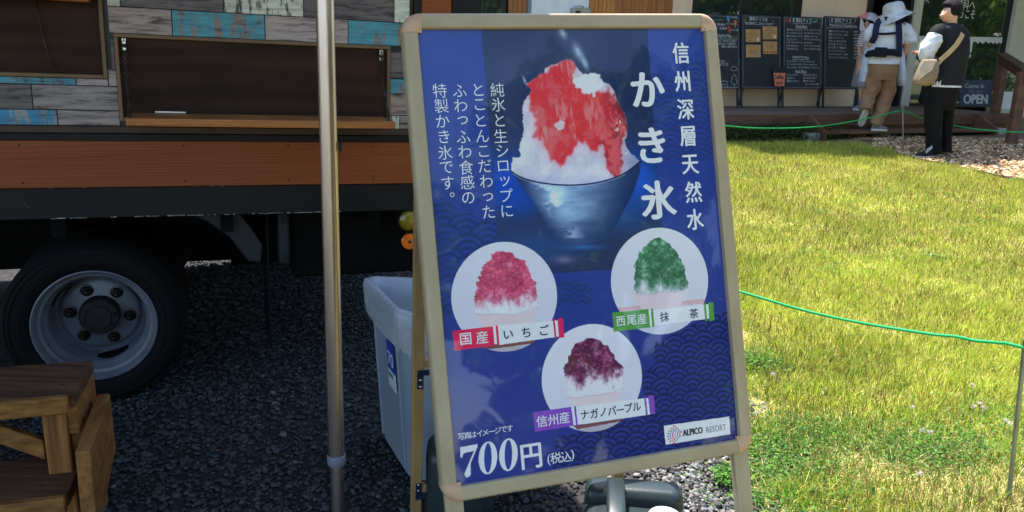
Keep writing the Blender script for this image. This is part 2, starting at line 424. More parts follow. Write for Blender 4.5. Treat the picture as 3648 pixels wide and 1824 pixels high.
# the curved cord hanging in the left window
cp = [(128, 8), (140, 60), (152, 120), (168, 185), (195, 242)]
g = G(); g.tube([tb(*(lambda q: (q[0], .004, q[1]))(tpx(x, y))) for x, y in cp], .0022, 6); g.build('cord', M['chain'], truck, smooth=True)
def chain_run(pts, n):
    g = G(); pts = [np.array(p) for p in pts]; ls = [0]
    for i in range(1, len(pts)): ls.append(ls[-1] + np.linalg.norm(pts[i] - pts[i - 1]))
    for k in range(n):
        t = ls[-1] * k / (n - 1); i = max(j for j in range(len(ls) - 1) if ls[j] <= t + 1e-9)
        u = (t - ls[i]) / (ls[i + 1] - ls[i]); p = pts[i] * (1 - u) + pts[i + 1] * u; d = unit(pts[i + 1] - pts[i])
        side = TX if k % 2 else TN; side = unit(side - side @ d * d); L_ = ls[-1] / (n - 1) * .72; W_ = .005
        loop = [p + d * L_ * math.cos(q) + side * W_ * math.sin(q) for q in [2 * math.pi * j / 8 for j in range(9)]]
        g.tube(loop, .0014, 5, cap=False)
    return g
c0 = tpx(436, 140); c1 = tpx(441, 405, .12)
chain_run([tb(c0[0] + .004, .006, c0[1]), tb(c0[0] + .006, .01, .80), tb(sh0 + .012, .17, .700)], 34).build('chain', M['chain'], truck, smooth=True)
chain_run([tb(RW1 - .03, .006, .905), tb(RW1 - .026, .01, .80), tb(sh1 - .002, .17, .700)], 34).build('chain', M['chain'], truck, smooth=True)
for ss_ in (c0[0] + .004, RW1 - .03):
    g = G(); tbox(g, ss_ - .006, ss_ + .006, .001, .007, .90, .918); tbox(g, ss_ - .006, ss_ + .006, .001, .007, .882, .893); g.build('chain_bracket', M['chrome'], truck, bevel=.001)
# trims under and beside the planks
tpart('bottom_trim', M['dark_brown'], (-2.4, 1.024, -.012, .004, .634, .6555))
tpart('black_trim', M['navy_black'], (-2.4, 1.20, -.012, .010, .612, .6335))
tpart('side_trim', M['dark_brown'], (1.0255, 1.033, -.012, .004, .634, 1.30))
tpart('corner_post', M['navy_black'], (1.0345, 1.060, -.012, .012, .634, TOP))
tpart('orange_panel', M['orange_wood'], (1.0615, 1.166, -.012, .006, .634, TOP))
tpart('corner_edge', M['navy_black'], (1.168, SR, -.011, .010, .36, TOP))
tpart('orange_strip', M['orange_wood'], (-2.4, 1.166, -.052, .006, .468, .6115))
# sill with chipped paint
M['chip'] = pm('bare_metal_chips', (170, 168, 160), (120, 118, 112), 30, rough=.5)
sill = tpart('lower_sill', M['navy_black'], (-2.4, 1.166, -.052, .0, .370, .4675), bevel=.003)
g = G()
for k in range(60):
    s_ = random.choice([random.uniform(-.1, .6), random.uniform(.25, .62), random.uniform(.55, .8)]); L_ = random.uniform(.003, .03)
    tbox(g, s_, s_ + L_, .0004, .0014, .3715, .3715 + random.uniform(.001, .0035))
for k in range(9):
    s_ = random.uniform(-.1, .9); tbox(g, s_, s_ + random.uniform(.002, .012), .0004, .0014, .4665, .469)
g.build('paint_chips', M['chip'], sill)['kind'] = 'stuff'
g = G()
for (xa, ya), (xb, yb) in (((78, 716), (96, 736)), ((90, 726), (104, 748)), ((112, 752), (116, 757)), ((640, 702), (652, 704))):
    a_, b_ = tpx(xa, ya), tpx(xb, yb); g.prism([tb(a_[0], .0004, a_[1]), tb(b_[0], .0004, b_[1]), tb(b_[0] + .0016, .0004, b_[1]), tb(a_[0] + .0016, .0004, a_[1])], TN * .0004)
g.build('scratches', pm('scratched_paint', (70, 72, 78), (50, 52, 58)), sill)['kind'] = 'stuff'
for s_ in (-.15, .30, .62, .90):
    for h_ in (.485, .597):
        g = G(); g.lathe(tb(s_, .006, h_), TN, [(.0032, 0), (.0028, .001), (0, .0014)], 10); g.build('screw', M['hub'], truck)
# underbody
ch = tpart('chassis', M['under_black'], (-2.6, SR - .05, -.62, -.56, .20, .36), (-2.6, SR - .05, -1.22, -1.16, .20, .36), bevel=.004)
g = G()
for k in range(6): tbox(g, -1.6 + k * .5, -1.56 + k * .5, -1.7, -.06, .30, .358)
g.build('cross_beam', M['under_black'], truck)
g = G(); g.tube([WC + TN * -.12, WC + TN * -1.6], .06, 16); g.build('axle', M['under_black'], truck, smooth=True, autos=40)
# mudguard, flap, tool box
gm = pm('mudguard_blue_grey', (28, 31, 38), (20, 22, 28), 6, rough=.6, bump=.2, bscale=30)
prof = []
g = G(); outer = [(.30, .36), (.36, .33), (.43, .27), (.475, .20), (.485, .185), (.525, .18), (.535, .24), (.50, .30), (.46, .36)]
g.prism([tb(s, -.09, h) for s, h in outer], -TN * .2); g.build('mudguard', gm, truck, bevel=.006, seg=2)
tpart('mud_flap', M['rubber'], (.548, .556, -.36, -.10, -.14, .36), bevel=.001)
tpart('tool_box', M['under_black'], (.64, 1.2, -.75, -.16, .10, .355), bevel=.012)
g = G(); tbox(g, .585, .625, -.10, -.09, .17, .355); g.build('bracket', gm, truck, bevel=.008)
for hh in (.33, .20):
    g = G(); g.lathe(tb(.605, -.09, hh), TN, [(.012, 0), (.012, .008), (.006, .010), (.0, .010)], 12); g.build('bolt', M['hub'], truck)
tpart('side_skirt', M['under_black'], (-2.6, .48, RD + .04, RD + .07, -.21, .36), bevel=.002)
tpart('side_skirt', M['under_black'], (.66, SR - .05, RD + .04, RD + .07, -.30, .36), bevel=.002)
tpart('side_skirt', M['under_black'], (.45, .70, RD + .08, RD + .11, tpx(760, 957, RD + .08)[1], .36), bevel=.002)
tpart('side_skirt', M['under_black'], (-.45, .40, -1.2, -1.1, .0, .36), bevel=.002)
# lamps beneath the rear corner
p1 = hit(1455, 785, PB + TN * -.02, TN); p2 = hit(1458, 860, PB + TN * -.02, TN)
g = G(); g.lathe(p1, TN, [(.0, -.03), (.040, -.03), (.043, -.01), (.043, .008), (.038, .010)], 28); lamp = g.build('marker_lamp', M['under_black'], truck, smooth=True, autos=35)
g = G(); g.lathe(p1, TN, [(.037, .004), (.030, .012), (.015, .016), (0.0, .017)], 28)
ln = g.build('lens', M['yellow_lens'], lamp, smooth=True)
g = G()
for k in range(8):
    q = k * math.pi / 4; v = TX * math.cos(q) + TZ * math.sin(q); n_ = np.cross(v, TN)
    g.obox(p1 + TN * .0125 + v * .006 - n_ * .0012, v * .025 - TN * .006, n_ * .0024, TN * .004)
g.build('lens_ribs', M['hub'], lamp)
g = G(); g.lathe(p2, TN, [(.0, -.006), (.029, -.006), (.029, .004), (.026, .007), (.005, .007), (.004, .004), (0.0, .004)], 28); rf = g.build('reflector', M['amber'], truck, smooth=True, autos=30)
g = G(); g.lathe(p2, TN, [(.006, .006), (.005, .010), (0, .0105)], 12); g.build('screw', M['hub'], rf)
g = G(); g.obox(p2 - TX * .012 - TN * .008 + TZ * .02, TX * .024, TN * .003, TZ * .09); g.build('lamp_bracket', gm, truck, bevel=.001)
# wheels
def wheel(c, full=True):
    g = G(); g.lathe(c, TN, [(.186, -.005), (.19, .004), (.205, .012), (.232, .016), (.255, .010), (.268, -.004), (.276, -.022), (.279, -.05),
                             (.279, -.13), (.276, -.16), (.262, -.178), (.235, -.19), (.19, -.19)], 72)
    ty = g.build('tyre', M['rubber'], truck, smooth=True, autos=60)
    if not full: return
    g = G()
    for r_ in (.214, .246, .262): 
        g.lathe(c, TN, [(r_ - .002, .0115), (r_, .0185 if r_ < .25 else .010), (r_ + .002, .0115 if r_ < .25 else .005)], 72)
    g.build('sidewall_rib', M['rubber'], ty, smooth=True)
    g = G(); g.lathe(c, TN, [(.176, -.008), (.179, .002), (.184, .008), (.188, .006), (.188, -.004), (.188, -.19), (.172, -.19)], 72)
    g.lathe(c, TN, [(.176, -.008), (.172, -.022), (.162, -.026), (.160, -.046), (.150, -.054), (.146, -.075), (.142, -.135), (.139, -.150), (.128, -.158), (.104, -.152)], 72)
    rim = g.build('rim', M['rim_paint'], truck, smooth=True, autos=50)
    g = G(); g.lathe(c, TN, [(.129, -.1575), (.127, -.150), (.120, -.139), (.112, -.134), (.0, -.134)], 64)
    disc = g.build('wheel_disc', M['rim_paint'], truck, smooth=True, autos=35)
    # hand holes: dark recesses in the deep wall
    for q0 in (math.pi * .78, -math.pi * .42, math.pi * .2):
        g = G(); pts = []
        for i in range(-6, 7):
            q = q0 + i * .06; v = TX * math.cos(q) + TZ * math.sin(q); hgt = .024 * math.sqrt(max(0, 1 - (i / 6.3) ** 2)) * 1.4
            pts.append([c + v * (.1435 - .001) - TN * (.105 + hgt), c + v * (.1435 - .001) - TN * (.105 - hgt)])
        g.rings([[a, b, b - (a + b) * 0 - unit((a + b) / 2 - c) * 0.0016, a - unit((a + b) / 2 - c) * 0.0016] for a, b in pts])
        g.build('hand_hole', M['under_black'], rim)
    g = G(); g.lathe(c, TN, [(.064, -.134), (.063, -.098), (.058, -.090), (.040, -.088), (.038, -.082), (.0, -.081)], 40); hub = g.build('hub', M['hub'], truck, smooth=True, autos=30)
    g = G()
    for k in range(8):
        q = k * math.pi / 4 + .2; v = TX * math.cos(q) + TZ * math.sin(q); g.lathe(c + v * .049 - TN * .089, TN, [(.006, 0), (.006, .006), (0, .0062)], 6)
    g.build('hub_bolts', M['steel'], hub)
    nut = None
    for k in range(6):
        q = k * math.pi / 3 + .52 + .4; v = TX * math.cos(q) + TZ * math.sin(q); p = c + v * .092 - TN * .133
        if nut is None:
            g = G(); g.lathe(p, TN, [(.021, 0), (.021, .003), (.017, .004)], 20); g.lathe(p, TN, [(.0165, .003), (.0165, .018), (.013, .021), (.009, .021)], 6)
            g.lathe(p, TN, [(.0085, .02), (.0085, .030), (.006, .033), (.0, .033)], 10)
            nut = g.build('wheel_nut', M['steel'], truck, origin=p)
        else: dup(nut, p, truck)
wheel(WC)
wheel(WC - TN * .23, False)
wheel(WC - TN * 1.28 , False)
wheel(WC - TX * 2.05 - TN * .02, False)
# awning flap opened above the counter (above the picture; it shades the yard)
AW = tb(0, 0, TOP)
aw = thing('awning', 'dark awning flap held open above the truck counter', 'awning', AW)
AWS1 = .905; AWD = 2.1
g = G(); g.obox(tb(-2.6, .02, TOP - .02), TX * (2.6 + AWS1), TN * AWD + A(0, 0, .32), TZ * .03); g.build('flap_panel', M['navy_black'], aw, bevel=.004)

# ------------------------------------------------------------------ timber steps (lower left)
st = thing('timber_steps', 'small two-tread timber step stool standing beside the truck wheel', 'step stool', (-1.15, 1.75, 0))
UX = unit(A(math.cos(R(17)), math.sin(R(17)), 0)); UN = A(UX[1], -UX[0], 0)
def sbox(g, P, lx, ln, lz): g.obox(P, UX * lx, UN * ln, A(0, 0, lz)); return g
# upper tread: back right corner through the pixel (330,1282)
q1 = at_z(330, 1282, .40)
g = sbox(G(), q1 - UX * 1.0 - A(0, 0, .032), 1.0 - .0, .21, .032); 
tr1 = g.build('tread', M['cedar_tread'], st, bevel=.003, seg=2)
g = sbox(G(), q1 - UX * 1.0 + UN * .212 - A(0, 0, .040), 1.0 - .012, .02, .041); g.build('tread_nosing', M['cedar'], st, bevel=.003)
g = sbox(G(), q1 - UX * .027 - A(0, 0, .11), .025, .19, .077); g.build('tread_end', M['cedar'], st, bevel=.003)
# front post under the upper tread
g = sbox(G(), q1 + UN * .165 - UX * .075 - A(0, 0, .40), .05, .035, .36); g.build('post', M['cedar_post'], st, bevel=.003)
g = sbox(G(), q1 + UN * .0 - UX * .06 - A(0, 0, .40), .06, .035, .36); g.build('post', M['cedar_post'], st, bevel=.003)
g = G(); b0 = q1 + UN * .155 - UX * .085 - A(0, 0, .125); 
g.prism([b0, b0 - A(0, 0, .05), b0 - UX * .17 + A(0, 0, .05), b0 - UX * .17 + A(0, 0, .085), b0 - UX * .15 + A(0, 0, .085)], UN * .02); g.build('brace', M['cedar'], st, bevel=.002)
q2 = at_z(262, 1612, .20)
g = sbox(G(), q2 - UX * 1.0 - A(0, 0, .032), 1.0 + .028, .20, .032); g.build('tread', M['cedar_tread'], st, bevel=.003, seg=2)
g = sbox(G(), q2 - UX * 1.0 + UN * .202 - A(0, 0, .038), 1.0 + .026, .02, .039); g.build('tread_nosing', M['cedar'], st, bevel=.003)
for q_, dn_ in ((q1, .05), (q1, .15), (q2, .06), (q2, .15)):
    for k_ in (.035, .40):
        g = G(); g.lathe(q_ + UN * dn_ - UX * k_, A(0, 0, 1), [(.004, 0), (.0035, .0008), (0, .001)], 10); g.build('screw', M['hub'], st)
# sloping side board
q3 = at_z(345, 1404, .325)
q4 = at_z(266, 1612, .318); dq = q4 - q3; dq[2] = 0; sr = unit(A(-dq[1], dq[0], 0)); sr = sr if sr[0] > 0 else -sr
g = G(); g.prism([q3, q4, q4 + unit(dq) * .018 - A(0, 0, .20), q3 - A(0, 0, .155)], sr * .030)
g.build('side_board', pm('cedar_side', (160, 112, 58), (116, 76, 38), 2.4, rough=.68, stretch=(24, 1.2, 24), bump=.5, lo=.34, hi=.62, detail=9, spec=.25), st, bevel=.004, seg=2)

# ------------------------------------------------------------------ awning pole
y_p = 1.75
pT = at_y(1157, 0, y_p); pR = at_y(1199, 1636, y_p); pdir = unit(pT - pR); pB = pR - pdir * (pR[2] / pdir[2])
pole = thing('awning_pole', 'tall round aluminium telescopic pole standing in front of the truck', 'pole', pB)
def fluted(g, p0, p1, r, n=60):
    a = unit(np.cross(p1 - p0, A(0, 1, 0))); b = np.cross(unit(p1 - p0), a); rs = []
    for p in (p0, p1):
        ring = []
        for k in range(n):
            q = 2 * math.pi * k / n; rr = r
            if k in (9, 24, 39, 54): rr = r * .80
            ring.append(p + rr * (math.cos(q) * a + math.sin(q) * b))
        rs.append(ring)
    return g.rings(rs)
fluted(G(), pR + pdir * .004, pT + pdir * .9, .0190).build('outer_tube', M['alu'], pole, smooth=True, autos=30)
G().tube([pB, pR], .0152, 32).build('inner_tube', M['alu'], pole, smooth=True, autos=40)
g = G(); g.lathe(pR, pdir, [(.0155, -.012), (.021, -.012), (.0225, -.004), (.0225, .012), (.0205, .014), (.0195, .014)], 40); g.build('collar', M['grey_plastic'], pole, smooth=True, autos=50)
g = G(); g.lathe(pB, A(0, 0, 1), [(0, 0), (.05, 0), (.05, .004), (.02, .01), (.016, .01)], 28); g.build('foot_plate', M['steel'], pole, smooth=True, autos=40)
pk = at_y(1209, 520, y_p); g = G(); g.obox(pk - A(.002, 0, .012), (.007, 0, 0), (0, .006, 0), (0, 0, .02)); g.build('lock_button', M['hub'], pole, bevel=.001)
# ------------------------------------------------------------------ A-frame poster stand
def homog(src, dst):
    a = []
    for (x, y), (u, v) in zip(src, dst):
        a.append([x, y, 1, 0, 0, 0, -u * x, -u * y, -u]); a.append([0, 0, 0, x, y, 1, -v * x, -v * y, -v])
    return np.linalg.svd(np.array(a, float))[2][-1].reshape(3, 3)
_H = homog([(0, 0), (1, 0), (1, 1), (0, 1)], [(x - 1824, y - 912) for x, y in [(1425, 47), (2548.6, 48), (2681, 1608), (1575, 1799)]])
_K = np.diag([1 / F, 1 / F, 1]); _a = _K @ _H[:, 0]; _b = _K @ _H[:, 1]; _t = _K @ _H[:, 2]
if _t[2] < 0: _a, _b, _t = -_a, -_b, -_t
BW = .64; _s = BW / np.linalg.norm(_a); BH = float(np.linalg.norm(_b) * _s)
BU = unit(MW @ _a); BVv = MW @ _b; BVv = unit(BVv - BVv @ BU * BU); BO = CAM + MW @ _t * _s
BN = np.cross(BVv, BU); BN = BN if BN[1] < 0 else -BN       # toward the viewer
def bd(u, v, n=0.0): return BO + BU * u + BVv * v + BN * n
def buv(px, py, n=-.004):
    q = hit(px, py, BO + BN * n, BN) - BO; return q @ BU, q @ BVv
RW = .029       # rail width
M['rail'] = pm('pale_wood_rail', (184, 167, 134), (167, 149, 116), 4, rough=.42, stretch=(5, 5, 1.2), bump=.06, bscale=70, rvar=.06)
M['rail_h'] = pm('pale_wood_rail_level', (184, 167, 134), (167, 149, 116), 4, rough=.42, stretch=(1.2, 5, 5), bump=.06, bscale=70, rvar=.06)
M['cap'] = pm('tan_corner_plastic', (212, 176, 142), (194, 154, 120), 9, rough=.42, stretch=(1, 1, 3))
M['leg_w'] = pm('rear_rail', (176, 146, 98), (152, 122, 78), 5, rough=.5, stretch=(4, 4, .6), bump=.1)
M['bracket'] = pm('blue_black_bracket', (40, 50, 70), (28, 36, 52), 9, rough=.35)
sign = thing('a_frame_sign', 'A-frame poster stand with pale wood rails around a blue shaved ice poster', 'poster stand', (float(bd(.32, .9)[0]), float(bd(.32, .9)[1]) - .03, 0))
def rail(a, b, inward):
    """rounded rail from a to b on the board; inward points to the opening"""
    a, b, inward = np.array(a), np.array(b), np.array(inward)
    prof = [(0, -.020), (0, -.002), (.0008, .0012), (.0035, .0052), (.0055, .0062), (.0255, .0066), (.0278, .0054), (.029, .002), (.029, -.006), (.020, -.020)]
    rs = [[p + inward * i + BN * k for i, k in prof] for p in (a, b)]
    return G().rings(rs)
CL = .036
rail(bd(CL, 0), bd(BW - CL, 0), BVv).build('frame_rail', M['rail_h'], sign, smooth=True, autos=22)
rail(bd(CL, BH), bd(BW - CL, BH), -BVv).build('frame_rail', M['rail_h'], sign, smooth=True, autos=22)
rail(bd(0, CL), bd(0, BH - CL), BU).build('frame_rail', M['rail'], sign, smooth=True, autos=22)
rail(bd(BW, CL), bd(BW, BH - CL), -BU).build('frame_rail', M['rail'], sign, smooth=True, autos=22)
for cu_, cv_, du, dv in ((0, 0, 1, 1), (BW, 0, -1, 1), (0, BH, 1, -1), (BW, BH, -1, -1)):
    g = G(); prof = [(0, -.021), (0, -.004), (.0015, .002), (.005, .006), (.010, .0078), (.024, .0078), (.0285, .0055), (.0302, .001), (.0302, -.006), (.020, -.021)]
    c = bd(cu_, cv_) + BU * du * CL + BVv * dv * CL; rs = []
    for k in range(13):
        q = math.pi / 2 * k / 12; v = -(BU * du * math.cos(q) + BVv * dv * math.sin(q))
        rs.append([c + v * (CL * 1.012 - i) + BN * kk for i, kk in prof])
    g.rings(rs); g.build('corner_cap', M['cap'], sign, smooth=True, autos=40)
    g = G(); rs = []
    for k in range(7):
        q = math.pi / 2 * k / 6; v = -(BU * du * math.cos(q) + BVv * dv * math.sin(q))
        rs.append([c + BN * .0035 , c + v * .009 + BN * .0035, c + v * .009 - BN * .003, c - BN * .003])
    g.rings(rs); g.build('corner_cap', M['cap'], sign)
# backing board, poster, clear cover
G().obox(bd(.02, .02, -.016), BU * (BW - .04), BVv * (BH - .04), BN * .009).build('backing_board', M['navy_black'], sign)

# ---- the printed poster, painted into a generated picture (flat print)
PU0, PV0, PU1, PV1 = .024, .024, BW - .024, BH - .024
PR = .00055
nw, nh = int((PU1 - PU0) / PR), int((PV1 - PV0) / PR)
uu = PU0 + (np.arange(nw) + .5) / nw * (PU1 - PU0); vv = PV0 + (np.arange(nh) + .5) / nh * (PV1 - PV0)
UU, VV = np.meshgrid(uu, vv)
W3 = BO[None, None] + UU[..., None] * BU + VV[..., None] * BVv - BN * .004 - CAM
C3 = W3 @ MW            # to camera axes
PX = 1824 + F * C3[..., 0] / C3[..., 2]; PY = 912 + F * C3[..., 1] / C3[..., 2]
del W3, C3
def vnoise(fx, fy, seed=0, octv=4, per=.55):
    """fractal value noise over the poster, fx, fy = cells per metre"""
    out = np.zeros(UU.shape); amp = 1; tot = 0
    for o in range(octv):
        r_ = np.random.default_rng(seed * 17 + o); n1, n2 = int(BW * fx) + 3, int(BH * fy) + 3
        gr = r_.random((n2, n1)); x = UU * fx; y = VV * fy; xi = x.astype(int); yi = y.astype(int); tx = x - xi; ty = y - yi
        tx = tx * tx * (3 - 2 * tx); ty = ty * ty * (3 - 2 * ty)
        out += amp * ((gr[yi, xi] * (1 - tx) + gr[yi, xi + 1] * tx) * (1 - ty) + (gr[yi + 1, xi] * (1 - tx) + gr[yi + 1, xi + 1] * tx) * ty)
        tot += amp; amp *= per; fx *= 2; fy *= 2
    return out / tot
def poly(pts, qx=None, qy=None, X_=None, Y_=None):
    X_ = PX if X_ is None else X_; Y_ = PY if Y_ is None else Y_
    qx = X_ if qx is None else qx; qy = Y_ if qy is None else qy
    ins = np.zeros(X_.shape, bool); n = len(pts)
    for i in range(n):
        (x0, y0), (x1, y1) = pts[i], pts[(i + 1) % n]
        if y0 == y1: continue
        c_ = ((y0 > qy) != (y1 > qy)); ins ^= c_ & (qx < (x1 - x0) * (qy - y0) / (y1 - y0) + x0)
    return ins
def sst(a, b, x): t_ = np.clip((x - a) / (b - a), 0, 1); return t_ * t_ * (3 - 2 * t_)
IMG = np.zeros(UU.shape + (3,))
def fill(mask, c):
    mk = mask.astype(float)[..., None] if mask.dtype == bool else mask[..., None]
    c = np.array(c, float); IMG[:] = IMG * (1 - mk) + c * mk
n_big = vnoise(6, 6, 1, 3); n_mid = vnoise(40, 40, 2, 4); n_fine = vnoise(160, 160, 3, 3); n_fin2 = vnoise(200, 120, 4, 3)
t_ = np.clip(VV / BH, 0, 1)[..., None]
IMG[:] = A(48, 70, 148) * (1 - t_) + A(44, 58, 126) * t_
IMG += ((n_big - .5) * 10)[..., None]
def soft(m_, k=3):
    m_ = m_.astype(float)
    for _ in range(2):
        for ax_ in (0, 1):
            c_ = np.cumsum(np.pad(m_, [(k + 1, k) if a == ax_ else (0, 0) for a in (0, 1)], mode='edge'), axis=ax_); sl = [slice(None)] * 2; sh = [slice(None)] * 2
            sl[ax_] = slice(2 * k + 1, None); sh[ax_] = slice(0, -2 * k - 1); m_ = (c_[tuple(sl)] - c_[tuple(sh)]) / (2 * k + 1)
    return m_
def sblend(mask, colour, k=3, inside=None):
    a_ = soft(mask, k)
    if inside is not None: a_ = a_ * inside
    a_ = a_[..., None]; IMG[:] = IMG * (1 - a_) + colour * a_
# scale pattern
def seig(Rr, cx, cy):
    res = np.zeros(UU.shape, bool); done = np.zeros(UU.shape, bool)
    row = np.floor((VV - cy) / (Rr / 2)).astype(int)
    for k in range(4, -2, -1):
        rr = row + k + 0; yc = cy + rr * Rr / 2
        off = np.where(rr % 2 == 0, 0.0, Rr); xi = np.round((UU - cx - off) / (2 * Rr)); xc = cx + off + xi * 2 * Rr
        d = np.hypot(UU - xc, VV - yc); m_ = (d < Rr) & ~done
        band = ((Rr - d) / (Rr * .15)).astype(int)
        res = np.where(m_, band % 2 == 0, res); done |= m_
    return res
LU, LV = buv(1583, 728 + 70)
sgL = seig(.0395, LU, LV + .0); sgR = seig(.0325, .0, .0)
dk = A(40, 58, 112)
fill(sgL & poly([(1400, 735), (1600, 722), (1640, 760), (1680, 760), (1705, 785), (1765, 770), (1790, 1000), (1600, 1080), (1610, 1130), (1400, 1140)]), dk)
fill(sgR & poly([(2300, 268), (2360, 250), (2380, 290), (2430, 230), (2520, 215), (2680, 210), (2680, 560), (2500, 572), (2330, 575)]), A(42, 59, 116))
fill(sgR & poly([(2540, 1120), (2700, 1090), (2700, 1640), (1960, 1760), (1980, 1560), (2300, 1480), (2290, 1330), (2340, 1290), (2310, 1250), (2360, 1210)]), A(35, 46, 92))
fill(seig(.0325, *buv(2015, 1068)) & poly([(1985, 1000), (2060, 1000), (2085, 1010), (2112, 1030), (2108, 1085), (1985, 1090)]), dk)
# photo panel with the bowl
pan = poly([(1712, 60), (2306, 60), (2307, 98), (2322, 330), (2356, 812), (2368, 960), (2150, 962), (2000, 972), (1786, 985), (1765, 760)])
fill(pan, A(44, 57, 94)); 
IMG[pan] += ((n_big[pan] - .5) * 26)[:, None] * A(1, 1, 1)
def blob(cx, cy, rx, ry, c, k, mask=None):
    e = np.exp(-(((PX - cx) / rx) ** 2 + ((PY - cy) / ry) ** 2)) * k
    if mask is not None: e = e * mask
    fill(e, c)
blob(1800, 640, 80, 90, (24, 74, 190), .95, pan); blob(1850, 720, 90, 50, (26, 76, 188), .6, pan)
blob(2280, 640, 70, 95, (30, 84, 200), .9, pan); blob(2200, 760, 90, 60, (40, 92, 176), .5, pan)
blob(1900, 880, 160, 60, (44, 84, 150), .55, pan); blob(2080, 880, 60, 10, (66, 130, 210), .5, pan); blob(2010, 925, 34, 14, (150, 140, 180), .45, pan)
blob(1990, 245, 70, 60, (70, 84, 120), .35, pan); blob(1830, 260, 90, 50, (62, 78, 120), .4, pan)
for cx, cy, rx, ry in ((2004, 116, 12, 22), (2060, 186, 15, 30), (2084, 224, 10, 24), (1869, 286, 4, 16)):
    s_ = (PX - cx) - (PY - cy) * .35; fill(np.exp(-((s_ / rx) ** 2 + ((PY - cy) / ry) ** 2)) * .85 * (n_fine * .5 + .7), (150, 182, 214))
# large bowl
def spl(pts, k=6, closed=True):
    P_ = [np.array(p, float) for p in pts]; n = len(P_); out = []
    for i in range(n if closed else n - 1):
        a_, b_, c_, e_ = (P_[(i - 1) % n], P_[i], P_[(i + 1) % n], P_[(i + 2) % n]) if closed else (P_[max(i - 1, 0)], P_[i], P_[i + 1], P_[min(i + 2, n - 1)])
        for q in range(k):
            u = q / k; out.append(tuple(.5 * ((2 * b_) + (-a_ + c_) * u + (2 * a_ - 5 * b_ + 4 * c_ - e_) * u * u + (-a_ + 3 * b_ - 3 * c_ + e_) * u ** 3)))
    if not closed: out.append(tuple(P_[-1]))
    return out
def RK(pts): return [(1700 + x * 1.1985, 60 + y * 1.199) for x, y in pts]
rimp = spl(RK([(101, 458), (125, 474), (165, 488), (220, 497), (275, 500), (335, 496), (390, 484), (440, 464), (487, 428)]), 8, False)
bowl = soft(poly(rimp + spl(RK([(488, 430), (482, 470), (462, 525), (437, 575), (412, 620), (392, 652), (345, 672), (290, 676), (240, 664), (212, 640), (196, 600), (170, 555), (135, 505), (102, 462)]), 6, False)), 1)
bx = (PX - 1821) / 465; by = (PY - 612) / 262
strk = vnoise(9, 26, 9, 5, .6); st2 = vnoise(30, 90, 10, 3)
lum = (1 - sst(.42, .98, bx + by * .10)) * (1 - .62 * sst(.35, 1.05, by)) * sst(-.05, .30, bx - by * .30)
bc = A(34, 52, 96)[None, None] + A(94, 118, 118)[None, None] * (lum * (.35 + 1.1 * strk))[..., None] + ((st2 - .5) * 50 * lum)[..., None]
gl = np.exp(-((bx - .33 - by * .06) / .07) ** 2) * np.exp(-((by - .18) / .22) ** 2) * 34 + np.exp(-((bx - .52) / .16) ** 2) * np.exp(-((by - .06) / .06) ** 2) * 30
bc += gl[..., None]; bc += (sst(.45, .58, vnoise(26, 50, 33, 4)) * np.exp(-((bx - .16 - by * .36) / .07) ** 2) * 60 * (by < .9))[..., None]
fill(bowl, np.clip(bc, 18, 215))
wob = (n_mid - .5) * 26 + (n_fine - .5) * 20
wob2 = (n_fin2 - .5) * 20 + (vnoise(60, 60, 8, 3) - .5) * 22
mound = poly(rimp[::-1] + spl(RK([(101, 456), (106, 424), (124, 414), (124, 388), (134, 350), (138, 300), (134, 268), (148, 240), (160, 215), (148, 202), (175, 182), (198, 166), (206, 150), (240, 138), (275, 127), (296, 150), (315, 168), (350, 168), (372, 190), (402, 215), (413, 240), (426, 270), (443, 300), (446, 350), (441, 375), (456, 400), (487, 426)]), 5, False), PX + wob * .5 * (PY < 590), PY + wob2 * .5 * (PY < 590))
sm_ = soft(mound, 1)
str_v = vnoise(70, 16, 81, 5, .62); str_d = vnoise(40, 40, 82, 6, .7); cl_ = vnoise(12, 12, 83, 5, .6)
wc = A(178, 194, 220)[None, None] + ((cl_ - .5) * 60 + (str_d - .5) * 60)[..., None] - (sst(2150, 2290, PX) * 66)[..., None] * A(1, .95, .7) - (sst(610, 660, PY) * 30)[..., None] * A(1, .8, .4)
fill(sm_, np.clip(wc, 70, 236))
rp = spl(RK([(152, 203), (175, 182), (200, 164), (208, 150), (250, 138), (276, 130), (284, 160), (282, 190), (300, 215), (350, 225), (392, 215), (414, 245), (442, 300), (444, 352), (430, 385), (428, 430), (418, 482), (398, 470), (378, 425), (362, 392), (330, 384), (292, 392), (262, 430), (236, 436), (208, 404), (196, 372), (172, 368), (160, 350), (182, 335), (178, 300), (163, 270), (158, 236)]), 5)
red = soft(poly(rp, PX + wob * 1.1 + (cl_ - .5) * 60, PY + wob2 * 1.4 + (str_v - .5) * 80), 4) * sm_; red = np.clip(red * 1.25 - .45 * sst(.52, .68, str_d), 0, 1)
halo = soft(red > .3, 20) * .62 * sm_
fill(halo * (.6 + .6 * str_d), A(214, 122, 146))
dkr = sst(2100, 2210, PX + (cl_ - .5) * 160)
rc = A(204, 50, 62)[None, None] * (1 - .46 * dkr)[..., None] * (.46 + .62 * str_d + .44 * cl_)[..., None] + A(0, 4, 16)[None, None] * dkr[..., None]
pk = (sst(.50, .64, vnoise(20, 15, 84, 5, .65)) * .62)[..., None]; rc = rc * (1 - pk) + A(226, 104, 112) * pk
fill(red * (.82 + .16 * str_d), np.clip(rc, 20, 245))
sh_ = sst(.60, .72, str_v) * soft(red > .4, 6) * .45 * (1 - .6 * dkr); fill(sh_, A(236, 168, 176))
sp_ = sst(.70, .80, vnoise(150, 110, 85, 3)) * sst(.5, .62, vnoise(14, 12, 86, 3)) * sm_ * .85; fill(sp_, A(244, 222, 230))
